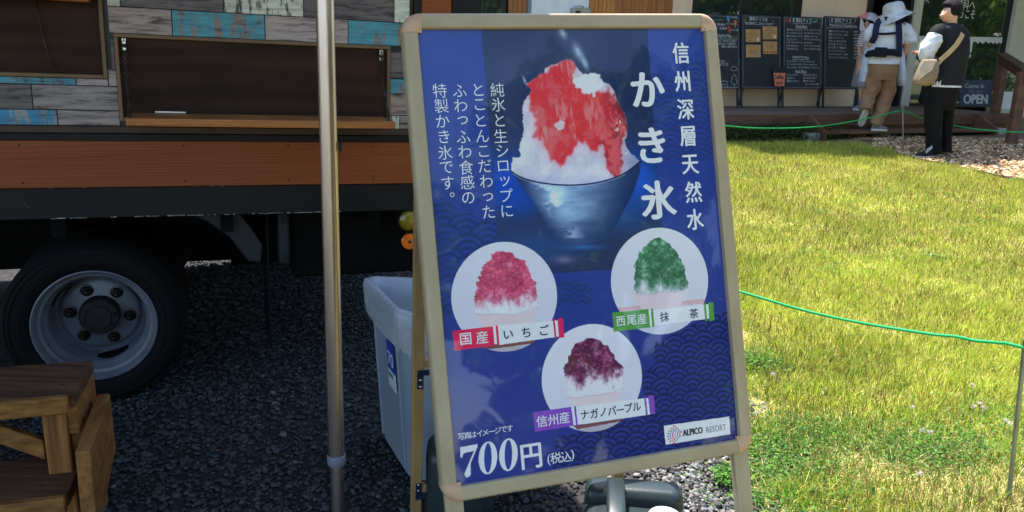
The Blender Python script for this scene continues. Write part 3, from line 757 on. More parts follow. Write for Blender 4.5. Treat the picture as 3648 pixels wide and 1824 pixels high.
tcl = soft(poly(spl(RK([(284, 190), (300, 176), (335, 168), (366, 180), (374, 208), (352, 216), (346, 238), (336, 226), (318, 228), (306, 214), (296, 206)]), 5), PX + wob * .8, PY + wob2), 2)
fill(tcl, np.clip(A(196, 206, 230)[None, None] + ((str_d - .5) * 110)[..., None], 110, 244))
chk = soft(poly(RK([(226, 318), (246, 304), (262, 312), (256, 330), (238, 338)]), PX + wob * .5, PY + wob2 * .5), 1); fill(chk * .9, np.clip(A(214, 186, 206)[None, None] + ((str_d - .5) * 80)[..., None], 100, 244))
def curve(pts, w_, c_, k=1.0):
    dd = np.full(UU.shape, 1e9)
    for i in range(len(pts) - 1):
        (x0, y0), (x1, y1) = pts[i], pts[i + 1]; L2 = (x1 - x0) ** 2 + (y1 - y0) ** 2 + 1e-9
        tt = np.clip(((PX - x0) * (x1 - x0) + (PY - y0) * (y1 - y0)) / L2, 0, 1); dd = np.minimum(dd, np.hypot(PX - x0 - tt * (x1 - x0), PY - y0 - tt * (y1 - y0)))
    fill(np.clip(w_ - dd + .5, 0, 1) * k, c_)
curve(rimp[::3] + [rimp[-1]], 2.6, (28, 42, 84)); curve([(x, y + 4.5) for x, y in rimp[2:-6:3]], .8, (168, 186, 216), .7)
def K(pts, s, ox, oy): return [(ox + x / s, oy + y / s) for x, y in pts]
# the three round pictures
def disc(px, py, r):
    u0, v0 = buv(px, py); return np.hypot(UU - u0, VV - v0) < r, (u0, v0)
def small(cx, cy, x0, x1, mound_p, bowl_p, s, ox, oy, top, low, ycut, tray, seed, ramp=60):
    ua = buv(x0, cy)[0]; ub = buv(x1, cy)[0]; dm, (u0, v0) = disc(cx, cy, abs(ub - ua) / 2)
    fill(dm, A(176, 192, 216)); IMG[dm] += ((n_big[dm] - .5) * 14 - (VV[dm] - v0) * 60)[:, None]
    for (pts, c_) in tray: fill(dm & poly(K(pts, s, ox, oy)), c_)
    bw = dm & poly(K(bowl_p, s, ox, oy)); IMG[bw] = A(188, 184, 200) + ((n_big[bw] - .5) * 24)[:, None]
    nn_ = vnoise(130, 130, seed, 4, .7); n2_ = vnoise(60, 30, seed + 1, 3)
    md = dm & poly(K(mound_p, s, ox, oy), PX + (nn_ - .5) * 22, PY + (n2_ - .5) * 14)
    IMG[md] = (A(low) + ((nn_ - .5) * 22)[..., None])[md]
    yc = oy + ycut / s; tt = 1 - sst(yc - ramp * .45, yc + ramp * .75, PY - (PX - cx) * -.12 + (n2_ - .5) * 90 + (nn_ - .5) * 60)
    nq = vnoise(55, 75, seed + 6, 5, .78); cc = A(top)[None, None] * (.58 + .84 * nq)[..., None] + (sst(.52, .78, nq) * 40)[..., None]
    sp2 = sst(.58, .80, vnoise(260, 260, seed + 4, 2))[..., None] * .2; cc = cc * (1 - sp2) + A(206, 190, 210) * sp2
    al = (tt * md)[..., None]; IMG[:] = IMG * (1 - al) + cc * al
    r_ = K([p for p in bowl_p[:len(bowl_p) - 2]], s, ox, oy)
    for i in range(len(r_) - 1):
        (xa, ya), (xb, yb) = r_[i], r_[i + 1]; L2 = (xb - xa) ** 2 + (yb - ya) ** 2
        t2 = np.clip(((PX - xa) * (xb - xa) + (PY - ya) * (yb - ya)) / L2, 0, 1); dd = np.hypot(PX - xa - t2 * (xb - xa), PY - ya - t2 * (yb - ya))
        fill(np.clip(1.6 - dd, 0, 1) * .6, (140, 140, 168))
small(1800, 1057, 1612, 1990, [(490, 660), (515, 540), (575, 370), (640, 330), (650, 275), (730, 250), (830, 260), (860, 310), (950, 345), (990, 430), (1050, 530), (1075, 700), (1080, 750), (1020, 780), (900, 820), (700, 825), (500, 815)],
      [(500, 815), (560, 832), (650, 822), (740, 828), (860, 826), (940, 800), (1080, 745), (1000, 930), (570, 960)], 2.577, 1500, 800, (168, 72, 106), (196, 202, 222), 660,
      [([(520, 1120), (1100, 1050), (1060, 1090), (620, 1145)], (104, 76, 82)), ([(620, 1146), (1060, 1092), (900, 1180), (700, 1180)], (150, 158, 178))], 21)
small(2353, 1001, 2179, 2526, [(295, 690), (310, 430), (360, 330), (450, 215), (550, 185), (640, 230), (720, 330), (770, 430), (805, 540), (820, 670), (720, 715), (560, 712), (400, 742), (340, 745)],
      [(275, 720), (350, 745), (420, 728), (480, 742), (580, 708), (720, 720), (825, 670), (750, 860), (370, 880)], 2.74, 2150, 780, (58, 108, 88), (178, 196, 214), 640,
      [([(140, 868), (380, 842), (760, 800), (1010, 778), (1010, 820), (140, 905)], (176, 156, 168))], 31)
small(2112, 1346, 1933, 2292, [(282, 370), (320, 300), (350, 230), (430, 185), (500, 190), (560, 240), (610, 310), (655, 370), (660, 490), (640, 520), (500, 545), (400, 560), (305, 555), (300, 460)],
      [(305, 558), (370, 566), (430, 552), (520, 545), (600, 530), (655, 505), (620, 600), (350, 625)], 1.779, 1850, 1100, (84, 38, 74), (196, 200, 222), 425,
      [([(330, 735), (690, 690), (640, 715), (370, 765)], (104, 76, 86)), ([(370, 766), (640, 716), (600, 790), (420, 790)], (150, 158, 180))], 41)
# ribbons under the round pictures
WHT = A(204, 212, 232)
def ribbon(s, ox, oy, polys):
    for pts, c_ in polys: fill(poly(K(pts, s, ox, oy)), c_)
cr_ = A(188, 46, 92)
ribbon(2.577, 1500, 800, [([(690, 928), (1255, 880), (1268, 1028), (700, 1108)], WHT), ([(290, 977), (662, 933), (680, 1110), (305, 1160)], cr_), ([(662, 933), (690, 930), (700, 1096), (675, 1098)], WHT),
    ([(684, 930), (706, 927), (720, 1106), (700, 1108)], cr_), ([(1210, 872), (1228, 869), (1245, 1042), (1228, 1045)], cr_), ([(1252, 864), (1302, 858), (1318, 1034), (1268, 1040)], cr_)])
gr_ = A(74, 140, 72)
ribbon(2.74, 2150, 780, [([(440, 892), (1030, 832), (1034, 975), (455, 1042)], WHT), ([(88, 915), (440, 879), (457, 1060), (101, 1100)], gr_), ([(463, 876), (483, 874), (499, 1054), (478, 1057)], gr_),
    ([(980, 824), (998, 821), (1015, 995), (995, 998)], gr_), ([(1022, 816), (1072, 811), (1085, 990), (1036, 995)], gr_)])
pu_ = A(112, 72, 178)
ribbon(1.779, 1850, 1100, [([(330, 622), (818, 565), (830, 670), (345, 740)], WHT), ([(88, 657), (330, 622), (345, 742), (100, 780)], pu_), ([(347, 619), (359, 617), (372, 738), (360, 741)], pu_),
    ([(791, 556), (803, 554), (814, 674), (803, 676)], pu_), ([(819, 551), (853, 547), (863, 665), (831, 670)], pu_)])
# logo plate with a fan of small coloured marks
fill(poly([(2365, 1517), (2598, 1484), (2603, 1547), (2372, 1585)]), A(200, 208, 228))
lc = buv(2437, 1543)
cols_ = [(200, 50, 60), (210, 70, 60), (150, 60, 140), (40, 130, 70), (60, 90, 170), (90, 70, 150)]
for k in range(6):
    for j in range(8):
        q = R(180 - 52 + j * 14); rr = .034 - k * .0052 + j * .0004
        uc = lc[0] + rr * math.cos(q) * 1.0; vc = lc[1] + rr * 1.0 * math.sin(q) * -.62
        if uc > lc[0] - .004: continue
        sz = .0013 + .0005 * (k < 3)
        fill((np.abs(UU - uc) + np.abs(VV - vc) * .7) < sz, cols_[(k + j) % 6])
# big digits 7 0 0 with thick and thin strokes
def ell(cx, cy, rx, ry, lean=0.0):
    yy = (PY - cy); xx = PX - cx + yy * -.0 ; return ((xx + .09 * 0 * yy) / rx) ** 2 + ((yy + .16 * xx) / ry) ** 2 < 1
TW = A(206, 216, 240)
fill(poly(K([(312, 772), (452, 745), (450, 770), (396, 900), (398, 985), (388, 1005), (365, 1014), (350, 1000), (348, 985), (356, 960), (425, 800), (372, 810), (338, 822), (330, 852), (316, 856)], 2.244, 1500, 1250)), TW)
for cx, cy in ((1738.5, 1631.5), (1811.5, 1620)):
    fill(ell(cx, cy, 33, 58), TW); fill(ell(cx, cy, 13.5, 53), A(50, 68, 140))
# soft dark halo behind the written columns
BASE = IMG.copy(); del BASE
# remove the average shade of the stand's light so that only print colour stays
ill = A(.575, .71, .83)
def lin_np(c): c = np.clip(c, 0, 255) / 255; return np.where(c <= .04045, c / 12.92, ((c + .055) / 1.055) ** 2.4)
ALB = lin_np(IMG) / ill; ALB = np.clip(ALB - .028 * np.clip(1 - ALB / .5, 0, 1), .004, .85)
im = bpy.data.images.new('poster_print', nw, nh, float_buffer=True); im.colorspace_settings.name = 'Non-Color'
buf = np.ones((nh, nw, 4), np.float32); buf[..., :3] = ALB[::-1]; im.pixels.foreach_set(buf.ravel()); im.update(); im.pack()
mt, t, b = new_mat('poster_print'); tn = t.nodes.new('ShaderNodeTexImage'); tn.image = im; tn.interpolation = 'Cubic'
uvn = t.nodes.new('ShaderNodeUVMap'); uvn.uv_map = 'UVMap'; t.links.new(uvn.outputs[0], tn.inputs[0])
t.links.new(tn.outputs[0], b.inputs['Base Color']); b.inputs['Roughness'].default_value = .6; b.inputs['Specular IOR Level'].default_value = .25
# glossy film over the print
b.inputs['Coat Weight'].default_value = 1.0; b.inputs['Coat Roughness'].default_value = .035; b.inputs['Coat IOR'].default_value = 1.5
tc = t.nodes.new('ShaderNodeTexCoord'); nz = t.nodes.new('ShaderNodeTexNoise'); nz.inputs['Scale'].default_value = 5; nz.inputs['Detail'].default_value = 1.5
bp = t.nodes.new('ShaderNodeBump'); bp.inputs['Strength'].default_value = .35; bp.inputs['Distance'].default_value = .012
t.links.new(tc.outputs['Object'], nz.inputs['Vector']); t.links.new(nz.outputs['Fac'], bp.inputs['Height']); t.links.new(bp.outputs[0], b.inputs['Coat Normal'])
M['poster'] = mt
me = bpy.data.meshes.new('poster'); cs = [bd(PU0, PV1, -.0045), bd(PU1, PV1, -.0045), bd(PU1, PV0, -.0045), bd(PU0, PV0, -.0045)]
oc = bd(.32, .44, -.0045); me.from_pydata([tuple(c - oc) for c in cs], [], [(0, 1, 2, 3)])
uvl = me.uv_layers.new(name='UVMap'); 
for i, q in enumerate([(0, 0), (1, 0), (1, 1), (0, 1)]): uvl.data[i].uv = q
poster = link('poster', me, mt, sign, oc)
# ---- lettering of the poster
def solid_ink(name, c, coat=True):
    m_, t_n, b_ = new_mat(name); a_ = [min(.85, x) for x in lin_np(A(*c)) / ill]; b_.inputs['Base Color'].default_value = (*a_, 1); b_.inputs['Roughness'].default_value = .6
    b_.inputs['Specular IOR Level'].default_value = .25; b_.inputs['Coat Weight'].default_value = 1; b_.inputs['Coat Roughness'].default_value = .06; return m_
M['ink_white'] = solid_ink('white_ink', (208, 218, 242)); M['ink_navy'] = solid_ink('navy_ink', (34, 34, 78)); M['ink_black'] = solid_ink('black_ink', (44, 46, 52))
PN = -.0041
pxs = .64 / 1123
def pt(px, py, n=PN): q = buv(px, py, n); return bd(q[0], q[1], n)
def chars(name, items, size, mat, bold=0.0, sx=1.0):
    g = G()
    for ch_, x, y in items:
        z_ = size * 1.5 * pxs if not isinstance(size, dict) else size[ch_] * pxs
        put_text(g, ch_, pt(x, y), BU, -BVv, size * pxs * 1.06, bold=bold, sx=sx)
    return link_text(g, name, mat, poster)
def link_text(g, name, mat, parent):
    v = np.array(g.v); o = v.mean(0); me = bpy.data.meshes.new(name); me.from_pydata([tuple(p) for p in v - o], [], g.f); return link(name, me, mat, parent, o)
def colm(s, ox, oy, txt, pts): return [(c, ox + x / s, oy + y / s) for c, (x, y) in zip(txt, pts)]
chars('title_lettering', colm(1.61, 1700, 100, '信州深層天然水', [(1168, 143), (1176, 305), (1195, 465), (1207, 620), (1222, 782), (1240, 940), (1250, 1097)]), 74, M['ink_white'], bold=.022, sx=.86)
chars('title_lettering', colm(1.61, 1700, 100, 'かき氷', [(980, 352), (1003, 672), (1040, 985)]), 132, M['ink_white'], bold=.034, sx=.96)
for txt, pts in (('純氷と生シロップに', [(598, 515), (605, 600), (613, 690), (618, 780), (628, 865), (632, 952), (643, 1040), (652, 1120), (655, 1210)]),
                 ('とことんこだわった', [(490, 515), (497, 600), (503, 690), (513, 780), (520, 868), (527, 952), (535, 1040), (545, 1130), (549, 1215)]),
                 ('ふわっふわ食感の', [(382, 520), (388, 605), (400, 690), (403, 785), (412, 870), (420, 960), (427, 1045), (432, 1135)]),
                 ('特製かき氷です。', [(268, 520), (278, 607), (285, 695), (293, 783), (300, 875), (307, 960), (315, 1050), (340, 1117)])):
    chars('lettering', colm(1.61, 1400, 0, txt, pts), 47, M['ink_white'], bold=-.004)
chars('ribbon_lettering', colm(2.577, 1500, 800, '国産', [(410, 1050), (560, 1035)]), 41, M['ink_white'], bold=.012)
chars('ribbon_lettering', colm(2.577, 1500, 800, 'いちご', [(802, 1010), (965, 990), (1133, 968)]), 36, M['ink_navy'], bold=.018)
chars('ribbon_lettering', colm(2.74, 2150, 780, '西尾産', [(168, 998), (273, 985), (375, 975)]), 36, M['ink_white'], bold=.012, sx=.98)
chars('ribbon_lettering', colm(2.74, 2150, 780, '抹茶', [(597, 957), (883, 923)]), 34, M['ink_navy'], bold=.014)
chars('ribbon_lettering', colm(1.779, 1850, 1100, '信州産', [(143, 712), (213, 703), (285, 690)]), 38, M['ink_white'], bold=.012)
chars('ribbon_lettering', colm(1.779, 1850, 1100, 'ナガノパープル', [(415, 672), (475, 663), (530, 655), (588, 645), (640, 640), (693, 627), (745, 620)]), 34, M['ink_navy'], bold=.016, sx=.9)
chars('lettering', [(c, 1643 + k * 21.7, 1555 - k * 3.6) for k, c in enumerate('写真はイメージです')], 23, M['ink_white'], bold=.004)
chars('price_lettering', [('円', 1893, 1625)], 88, M['ink_white'], bold=.022, sx=.88)
chars('price_lettering', colm(2.244, 1500, 1250, '(税込)', [(1022, 873), (1077, 855), (1160, 845), (1212, 833)]), 37, M['ink_white'], bold=.006)
g = G(); put_text(g, 'ALPICO', pt(2468, 1537.5), BU, -BVv, 1, fit=.0122, width=76 * pxs / 1.0, bold=.05); link_text(g, 'logo_lettering', M['ink_black'], poster)
g = G(); put_text(g, 'RESORT', pt(2551.5, 1526.5), BU, -BVv, 1, fit=.0118, width=78 * pxs / 1.0, bold=-.004); link_text(g, 'logo_lettering', M['ink_black'], poster)

# ---- legs and rear frame
def bar(g, a, b, w_dir, w_, t_dir, t_):
    a, b = np.array(a), np.array(b); return g.obox(a, b - a, unit(w_dir) * w_, unit(t_dir) * t_)
def leg_end(u): # length along the board until the ground is reached
    return -bd(u, 0, -.02)[2] / BVv[2]
for u0 in (.006, BW - .040):
    bar(G(), bd(u0, BH - .10, -.024), bd(u0, leg_end(u0) - .004, -.024), BU, .034, BN, .018).build('front_leg', M['rail'], sign, bevel=.0025, seg=2)
lu = BU.copy(); lu[2] = 0; lu = unit(lu); back = unit(A(-lu[1], lu[0], 0)); back = back if back[1] > 0 else -back
hinge = {}
legs = {}
for nm, u0, sp_ in (('l', .033, -.043), ('r', BW - .059, .043)):
    top_ = bd(u0, .03, -.030); bot = A(-.236, 1.77, .004) + lu * (.545 if nm == 'r' else 0)
    legs[nm] = (top_, bot)
    d_ = unit(bot - top_); nn = unit(np.cross(lu, d_)); nn = nn if nn @ back > 0 else -nn
    bar(G(), top_, bot, lu, .026, nn, .020).build('rear_leg', M['leg_w'], sign, bevel=.002)
def onleg(nm, z): a, b = legs[nm]; k = (a[2] - z) / (a[2] - b[2]); return a + (b - a) * k
d_ = unit(legs['l'][1] - legs['l'][0]); nn = unit(np.cross(lu, d_)); nn = nn if nn @ back > 0 else -nn
ref = WO[sign.name]
def zleg(px, py):      # height of the rear leg at a pixel row
    best = min([(abs((lambda c: 912 + F * c[1] / c[2])(MW.T @ (onleg('l', z) - CAM)) - py), z) for z in np.linspace(.02, 1.2, 400)]); return best[1]
for py_ in (1318, 1762):
    z_ = zleg(0, py_); a_ = onleg('l', z_) + lu * .026; b_ = onleg('r', z_ + (legs['r'][0][2] - legs['l'][0][2]) * 0)
    cr = bar(G(), a_, b_, -d_, .022, nn, .016).build('crossbar', M['leg_w'], sign, bevel=.002)
    up_ = -d_ if py_ > 1500 else d_
    g = G(); P0 = onleg('l', z_) - nn * .0025 + lu * .010 + d_ * .004
    sg = 1 if py_ < 1500 else -1
    g.obox(P0, lu * .055, d_ * .014 * 1, nn * .002); g.obox(P0 + d_ * (.0142 if sg > 0 else -.0002), lu * .014, d_ * (.036 * sg), nn * .002)
    bk = g.build('corner_bracket', M['bracket'], cr)
    g = G()
    for q_ in (lu * .040 + d_ * .007, lu * .007 + d_ * (.02 * sg + .006), lu * .007 + d_ * (.038 * sg + .006)): g.lathe(P0 + q_, -nn, [(.0036, 0), (.003, .0012), (0, .0016)], 10)
    g.build('screws', M['chrome'], cr, smooth=True)
# stay link between the front frame and the rear frame
z_ = zleg(0, 1150); a_ = onleg('l', z_) + lu * .026 + nn * .004
bar(G(), a_, a_ - back * (.09) + A(0, 0, .05), -d_, .008, lu, .003).build('stay', M['bracket'], sign)
# ------------------------------------------------------------------ litter bin behind the stand
def rrect(c, ax, ay, lx, ly, r, n=5):
    out = []
    for sx_, sy_, q0 in ((1, 1, 0), (-1, 1, 90), (-1, -1, 180), (1, -1, 270)):
        cc = c + ax * sx_ * (lx - r) + ay * sy_ * (ly - r)
        for k in range(n + 1):
            q = R(q0 + 90 * k / n); out.append(cc + ax * r * math.cos(q) + ay * r * math.sin(q))
    return out
bx_ = unit(A(1, -.02, 0)); by_ = unit(A(-.50, 1, 0)); by_ = unit(by_)
by_s = A(-.42, .907, 0)
fc = at_z(1465, 1716, 0.0)                      # front left corner on the ground
BL_, BD_, BHt = .36, .30, .50
def bin_ring(z, grow, r=.035):
    c = fc + bx_ * BL_ / 2 + by_s * BD_ / 2 + A(0, 0, z)
    return rrect(c, bx_, by_s, BL_ / 2 + grow, BD_ / 2 + grow, r)
tbin = thing('litter_bin', 'blue-grey litter bin with clear liner and blue number sticker behind the poster stand', 'litter bin', fc + bx_ * .18 + by_s * .15)
prof = [(.0, -.008), (.006, 0), (.10, .006), (.40, .024), (.455, .027), (.462, .034), (.492, .036), (.497, .033), (.492, .028), (.46, .021), (.05, -.004)]
G().rings([bin_ring(z, g_) for z, g_ in prof]).build('bin_body', M['bin_plastic'], tbin, smooth=True, autos=40)
for k in (.0, 1.0):
    a0 = fc + by_s * BD_ * (.12 + .76 * k)
    G().prism([a0 + A(-.001, 0, .02) , a0 - bx_ * .024 + A(0, 0, .42), a0 - bx_ * .030 + A(0, 0, .42), a0 - bx_ * .007 + A(0, 0, .02)], by_s * .012).build('side_rib', M['bin_plastic'], tbin, bevel=.002)
# liner: a thin translucent film folded over the rim
mt, t, b = new_mat('clear_liner'); b.inputs['Base Color'].default_value = (.74, .80, .88, 1); b.inputs['Roughness'].default_value = .25
trn = t.nodes.new('ShaderNodeBsdfTransparent'); mx = t.nodes.new('ShaderNodeMixShader'); mx.inputs[0].default_value = .45
b.inputs['Subsurface Weight'].default_value = 0
t.links.new(trn.outputs[0], mx.inputs[1]); t.links.new(b.outputs[0], mx.inputs[2]); t.links.new(mx.outputs[0], t.nodes['Material Output'].inputs[0])
nz = t.nodes.new('ShaderNodeTexNoise'); nz.inputs['Scale'].default_value = 30; nz.inputs['Detail'].default_value = 4; nz.inputs['Distortion'].default_value = 1.5
bp = t.nodes.new('ShaderNodeBump'); bp.inputs['Strength'].default_value = .5; bp.inputs['Distance'].default_value = .008
t.links.new(nz.outputs['Fac'], bp.inputs['Height']); t.links.new(bp.outputs[0], b.inputs['Normal']); M['liner'] = mt
rr_ = random.Random(3)
def lin_ring(z, grow, jz, jr, seed):
    r_ = random.Random(seed); base = rrect(fc + bx_ * BL_ / 2 + by_s * BD_ / 2 + A(0, 0, z), bx_, by_s, BL_ / 2 + grow, BD_ / 2 + grow, .045, 12)
    cc = fc + bx_ * BL_ / 2 + by_s * BD_ / 2 + A(0, 0, z); out = []
    ph = [r_.uniform(0, 6.28) for _ in range(4)]
    for i, p in enumerate(base):
        q = 2 * math.pi * i / len(base); v = (p - cc); v[2] = 0; v = unit(v)
        w_ = math.sin(7 * q + ph[0]) * .5 + math.sin(13 * q + ph[1]) * .3 + math.sin(23 * q + ph[2]) * .3
        out.append(p + v * jr * w_ + A(0, 0, jz * w_))
    return out
G().rings([lin_ring(.392, .034, .016, .006, 1), lin_ring(.405, .040, .006, .005, 1), lin_ring(.44, .044, .002, .004, 2), (lin_ring(.488, .047, .001, .003, 3)), lin_ring(.508, .043, .001, .003, 3),
           lin_ring(.512, .030, .001, .002, 3), lin_ring(.500, .020, .001, .002, 4), lin_ring(.44, .013, .001, .003, 5), lin_ring(.30, .002, .001, .005, 6), lin_ring(.10, -.01, .0, .004, 7)], cap=False).build('liner', M['liner'], tbin, smooth=True)
# sticker with the number on the left face
sp = lambda a, z, o=.0: fc + by_s * BD_ * a - bx_ * (.0245 * (z / .4) + .0085 + o) + A(0, 0, z)
M['stick_blue'] = pm('sticker_blue', (44, 74, 176), (40, 66, 160), 8, rough=.35); M['stick_white'] = pm('sticker_white', (215, 222, 232), (205, 212, 224), 8, rough=.35)
M['stick_green'] = pm('sticker_green', (60, 150, 90), (50, 140, 80), 8, rough=.35)
g = G(); g.prism([sp(.40, .385), sp(.16, .385), sp(.16, .30), sp(.40, .30)], -bx_ * .0012); stk = g.build('sticker', M['stick_blue'], tbin)
g = G(); g.prism([sp(.40, .2985), sp(.16, .2985), sp(.16, .245), sp(.40, .245)], -bx_ * .0012); s2 = g.build('sticker', M['stick_white'], tbin)
g = G(); g.prism([sp(.38, .290, .0014), sp(.24, .290, .0014), sp(.24, .278, .0014), sp(.38, .278, .0014)], -bx_ * .0004); g.build('sticker_print', M['stick_green'], s2)
g = G(); v_up = unit(sp(.3, .385) - sp(.3, .30))
put_text(g, '70', sp(.28, .335, .0018), -by_s, v_up, 1, fit=.042, width=.055, bold=.02, slant=.1); link_text(g, 'lettering', M['stick_white'], stk)

# ------------------------------------------------------------------ plastic weight tanks at the foot of the stand
M['tank'] = pm('dark_green_plastic', (46, 58, 60), (36, 47, 49), 5, rough=.36, bump=.10, bscale=160, rvar=.08)
M['tank_cap'] = pm('white_cap_plastic', (232, 234, 240), (222, 224, 232), 8, rough=.35)
def tank_box(g, c, ax, ay, x0, x1, w0, z0, z1, r=.03):
    cc = c + ax * (x0 + x1) / 2; lx = (x1 - x0) / 2; ly = w0 / 2
    f_ = min(1, lx / .05); r = r * f_
    ring = lambda z, k: rrect(cc + A(0, 0, z), ax, ay, lx - k * f_, ly - k * f_, max(.003, r - k * f_ * .5), 6)
    g.rings([ring(z0, .015), ring(z0 + .008, .003), ring(z0 + .02, 0), ring(z1 - .030, 0), ring(z1 - .014, .004), ring(z1 - .004, .013), ring(z1, .026)])
def tank(name, label, c, yaw, L_, W_, H_, handle=True, cap=True, group='plastic weight tanks'):
    ax = A(math.cos(yaw), math.sin(yaw), 0); ay = A(-ax[1], ax[0], 0); c = np.array(c, float)
    t_ = thing(name, label, 'weight tank', c, group)
    g = G()
    if handle:
        tank_box(g, c, ax, ay, -L_ / 2, L_ / 2, W_, 0, H_ * .80); tank_box(g, c, ax, ay, -L_ / 2 + .002, L_ * .06, W_ - .004, H_ * .5, H_); tank_box(g, c, ax, ay, L_ * .31, L_ / 2 - .002, W_ - .004, H_ * .5, H_ * .98)
        g.build('tank_body', M['tank'], t_, smooth=True, autos=60)
        rs = []
        for x_, z_ in ((-.06, -.03), (-.03, -.006), (.02, .006), (.34, .006), (.40, -.006), (.45, -.03)):
            rs.append(rrect(c + ax * x_ * L_ + ay * .045 + A(0, 0, H_ + z_), ay, A(0, 0, 1), .021, .013, .009, 3))
        G().rings(rs).build('handle', M['tank'], t_, smooth=True, autos=60)
    else:
        tank_box(g, c, ax, ay, -L_ / 2, L_ / 2, W_, 0, H_, .04); g.build('tank_body', M['tank'], t_, smooth=True, autos=60)
    if cap:
        p = c - ax * L_ * .04 - ay * .055 + A(0, 0, H_ - .002)
        g = G(); g.lathe(p, A(0, 0, 1), [(.043, 0), (.043, .010), (.036, .013)], 36); g.build('neck', M['tank'], t_, smooth=True, autos=40)
        g = G(); g.lathe(p, A(0, 0, 1), [(.035, .008), (.036, .032), (.033, .037), (.027, .038), (.0, .0385)], 48)
        cp_ = g.build('cap', M['tank_cap'], t_, smooth=True, autos=40)
        g = G()
        for k in range(30):
            q = 2 * math.pi * k / 30; v = A(math.cos(q), math.sin(q), 0); w_ = A(-v[1], v[0], 0)
            g.obox(p + v * .0355 - w_ * .0012 + A(0, 0, .010), v * .0014, w_ * .0024, A(0, 0, .02))
        g.build('grip_ribs', M['tank_cap'], cp_)['kind'] = 'stuff'
    return t_
tank('weight_tank', 'dark green plastic weight tank with handle and white screw cap beneath the poster stand', (.285, 1.53, 0), R(84), .42, .235, .20)
tank('weight_tank', 'plain dark plastic weight tank standing upright behind the left leg of the poster stand', (-.115, 1.80, 0), R(4), .17, .14, .245, handle=False, cap=False)
tank('weight_tank', 'low rounded dark weight tank lying under the price on the poster', (-.045, 1.60, 0), R(4), .20, .16, .10, handle=False, cap=False)

# ------------------------------------------------------------------ gravel, grass, chips
def rnd_noise2(x, y, sc_, seed):
    r_ = np.random.default_rng(seed); gr = r_.random((64, 64)); xx = (x * sc_) % 63; yy = (y * sc_) % 63
    xi = xx.astype(int); yi = yy.astype(int); fx = xx - xi; fy = yy - yi; fx = fx * fx * (3 - 2 * fx); fy = fy * fy * (3 - 2 * fy)
    return (gr[yi, xi] * (1 - fx) + gr[yi, xi + 1] * fx) * (1 - fy) + (gr[yi + 1, xi] * (1 - fx) + gr[yi + 1, xi + 1] * fx) * fy
def lawn_xv(y): return .64 + .05 * y + .05 * np.sin(y * 2.3)
_ico = None
def ico():
    bm = bmesh.new(); bmesh.ops.create_icosphere(bm, subdivisions=1, radius=1.0)
    v = np.array([tuple(x.co) for x in bm.verts]); f = np.array([[w_.index for w_ in p.verts] for p in bm.faces]); bm.free(); return v, f
IV, IF = ico()
M['stone'] = vcol_mat('gravel_stones', rough=.85, spec=.25)
def stones(name, xs, ys, size, cols, seed, zoff=0.0, flat=.6):
    r_ = np.random.default_rng(seed); n = len(xs)
    base = IV[None] * (1 + r_.normal(0, .17, (n, 12, 1)))
    sc3 = np.stack([size * r_.uniform(.7, 1.3, n), size * r_.uniform(.7, 1.2, n), size * flat * r_.uniform(.7, 1.2, n)], -1)[:, None]
    v = base * sc3; q = r_.uniform(0, 6.28, n); c_, s_ = np.cos(q)[:, None], np.sin(q)[:, None]
    tl = r_.normal(0, .25, n)[:, None]
    x = v[..., 0] * c_ - v[..., 1] * s_; y = v[..., 0] * s_ + v[..., 1] * c_; z = v[..., 2] + x * tl
    V = np.stack([x + xs[:, None], y + ys[:, None], z + (gzv(xs, ys) + zoff + size * flat * .45)[:, None]], -1).reshape(-1, 3)
    Fc = (IF[None] + (np.arange(n) * 12)[:, None, None]).reshape(-1, 3)
    ti = np.repeat(cols, 12, 0)
    o = np_mesh(name, V, Fc, ti, M['stone']); o['kind'] = 'stuff'; return o
def grey_cols(n, r_, a=.05, b=.17):
    k = r_.uniform(a, b, n) * (1 + (r_.random(n) > .93) * .8); t3 = r_.normal(0, .03, n)
    return np.stack([k * (1 + t3), k, k * (1.02 - t3)], -1)
r_ = np.random.default_rng(5)
N1 = 42000; ys = 1.45 + (r_.random(N1) ** 1.25) * 3.4; xs = -1.75 + r_.random(N1) * (lawn_xv(ys) + 1.75 + .1); ks = (xs > -.95 * ys - .1)
xs, ys = xs[ks], ys[ks]; sz = r_.choice([.0045, .0065, .0090, .013], len(xs), p=[.42, .38, .17, .03])
stones('gravel', xs, ys, sz, grey_cols(len(xs), r_, .038, .082), 6)
N2 = 15000; ys = 1.5 + r_.random(N2) * 2.2; xs = lawn_xv(ys) + r_.normal(-.10, .15, N2); sz = r_.choice([.0028, .005, .0085], N2, p=[.5, .35, .15])
stones('gravel', xs, ys, sz, grey_cols(N2, r_, .10, .30) * np.where((sz < .004)[:, None], A(1.15, .92, .70), A(1.03, 1, .96)), 8)
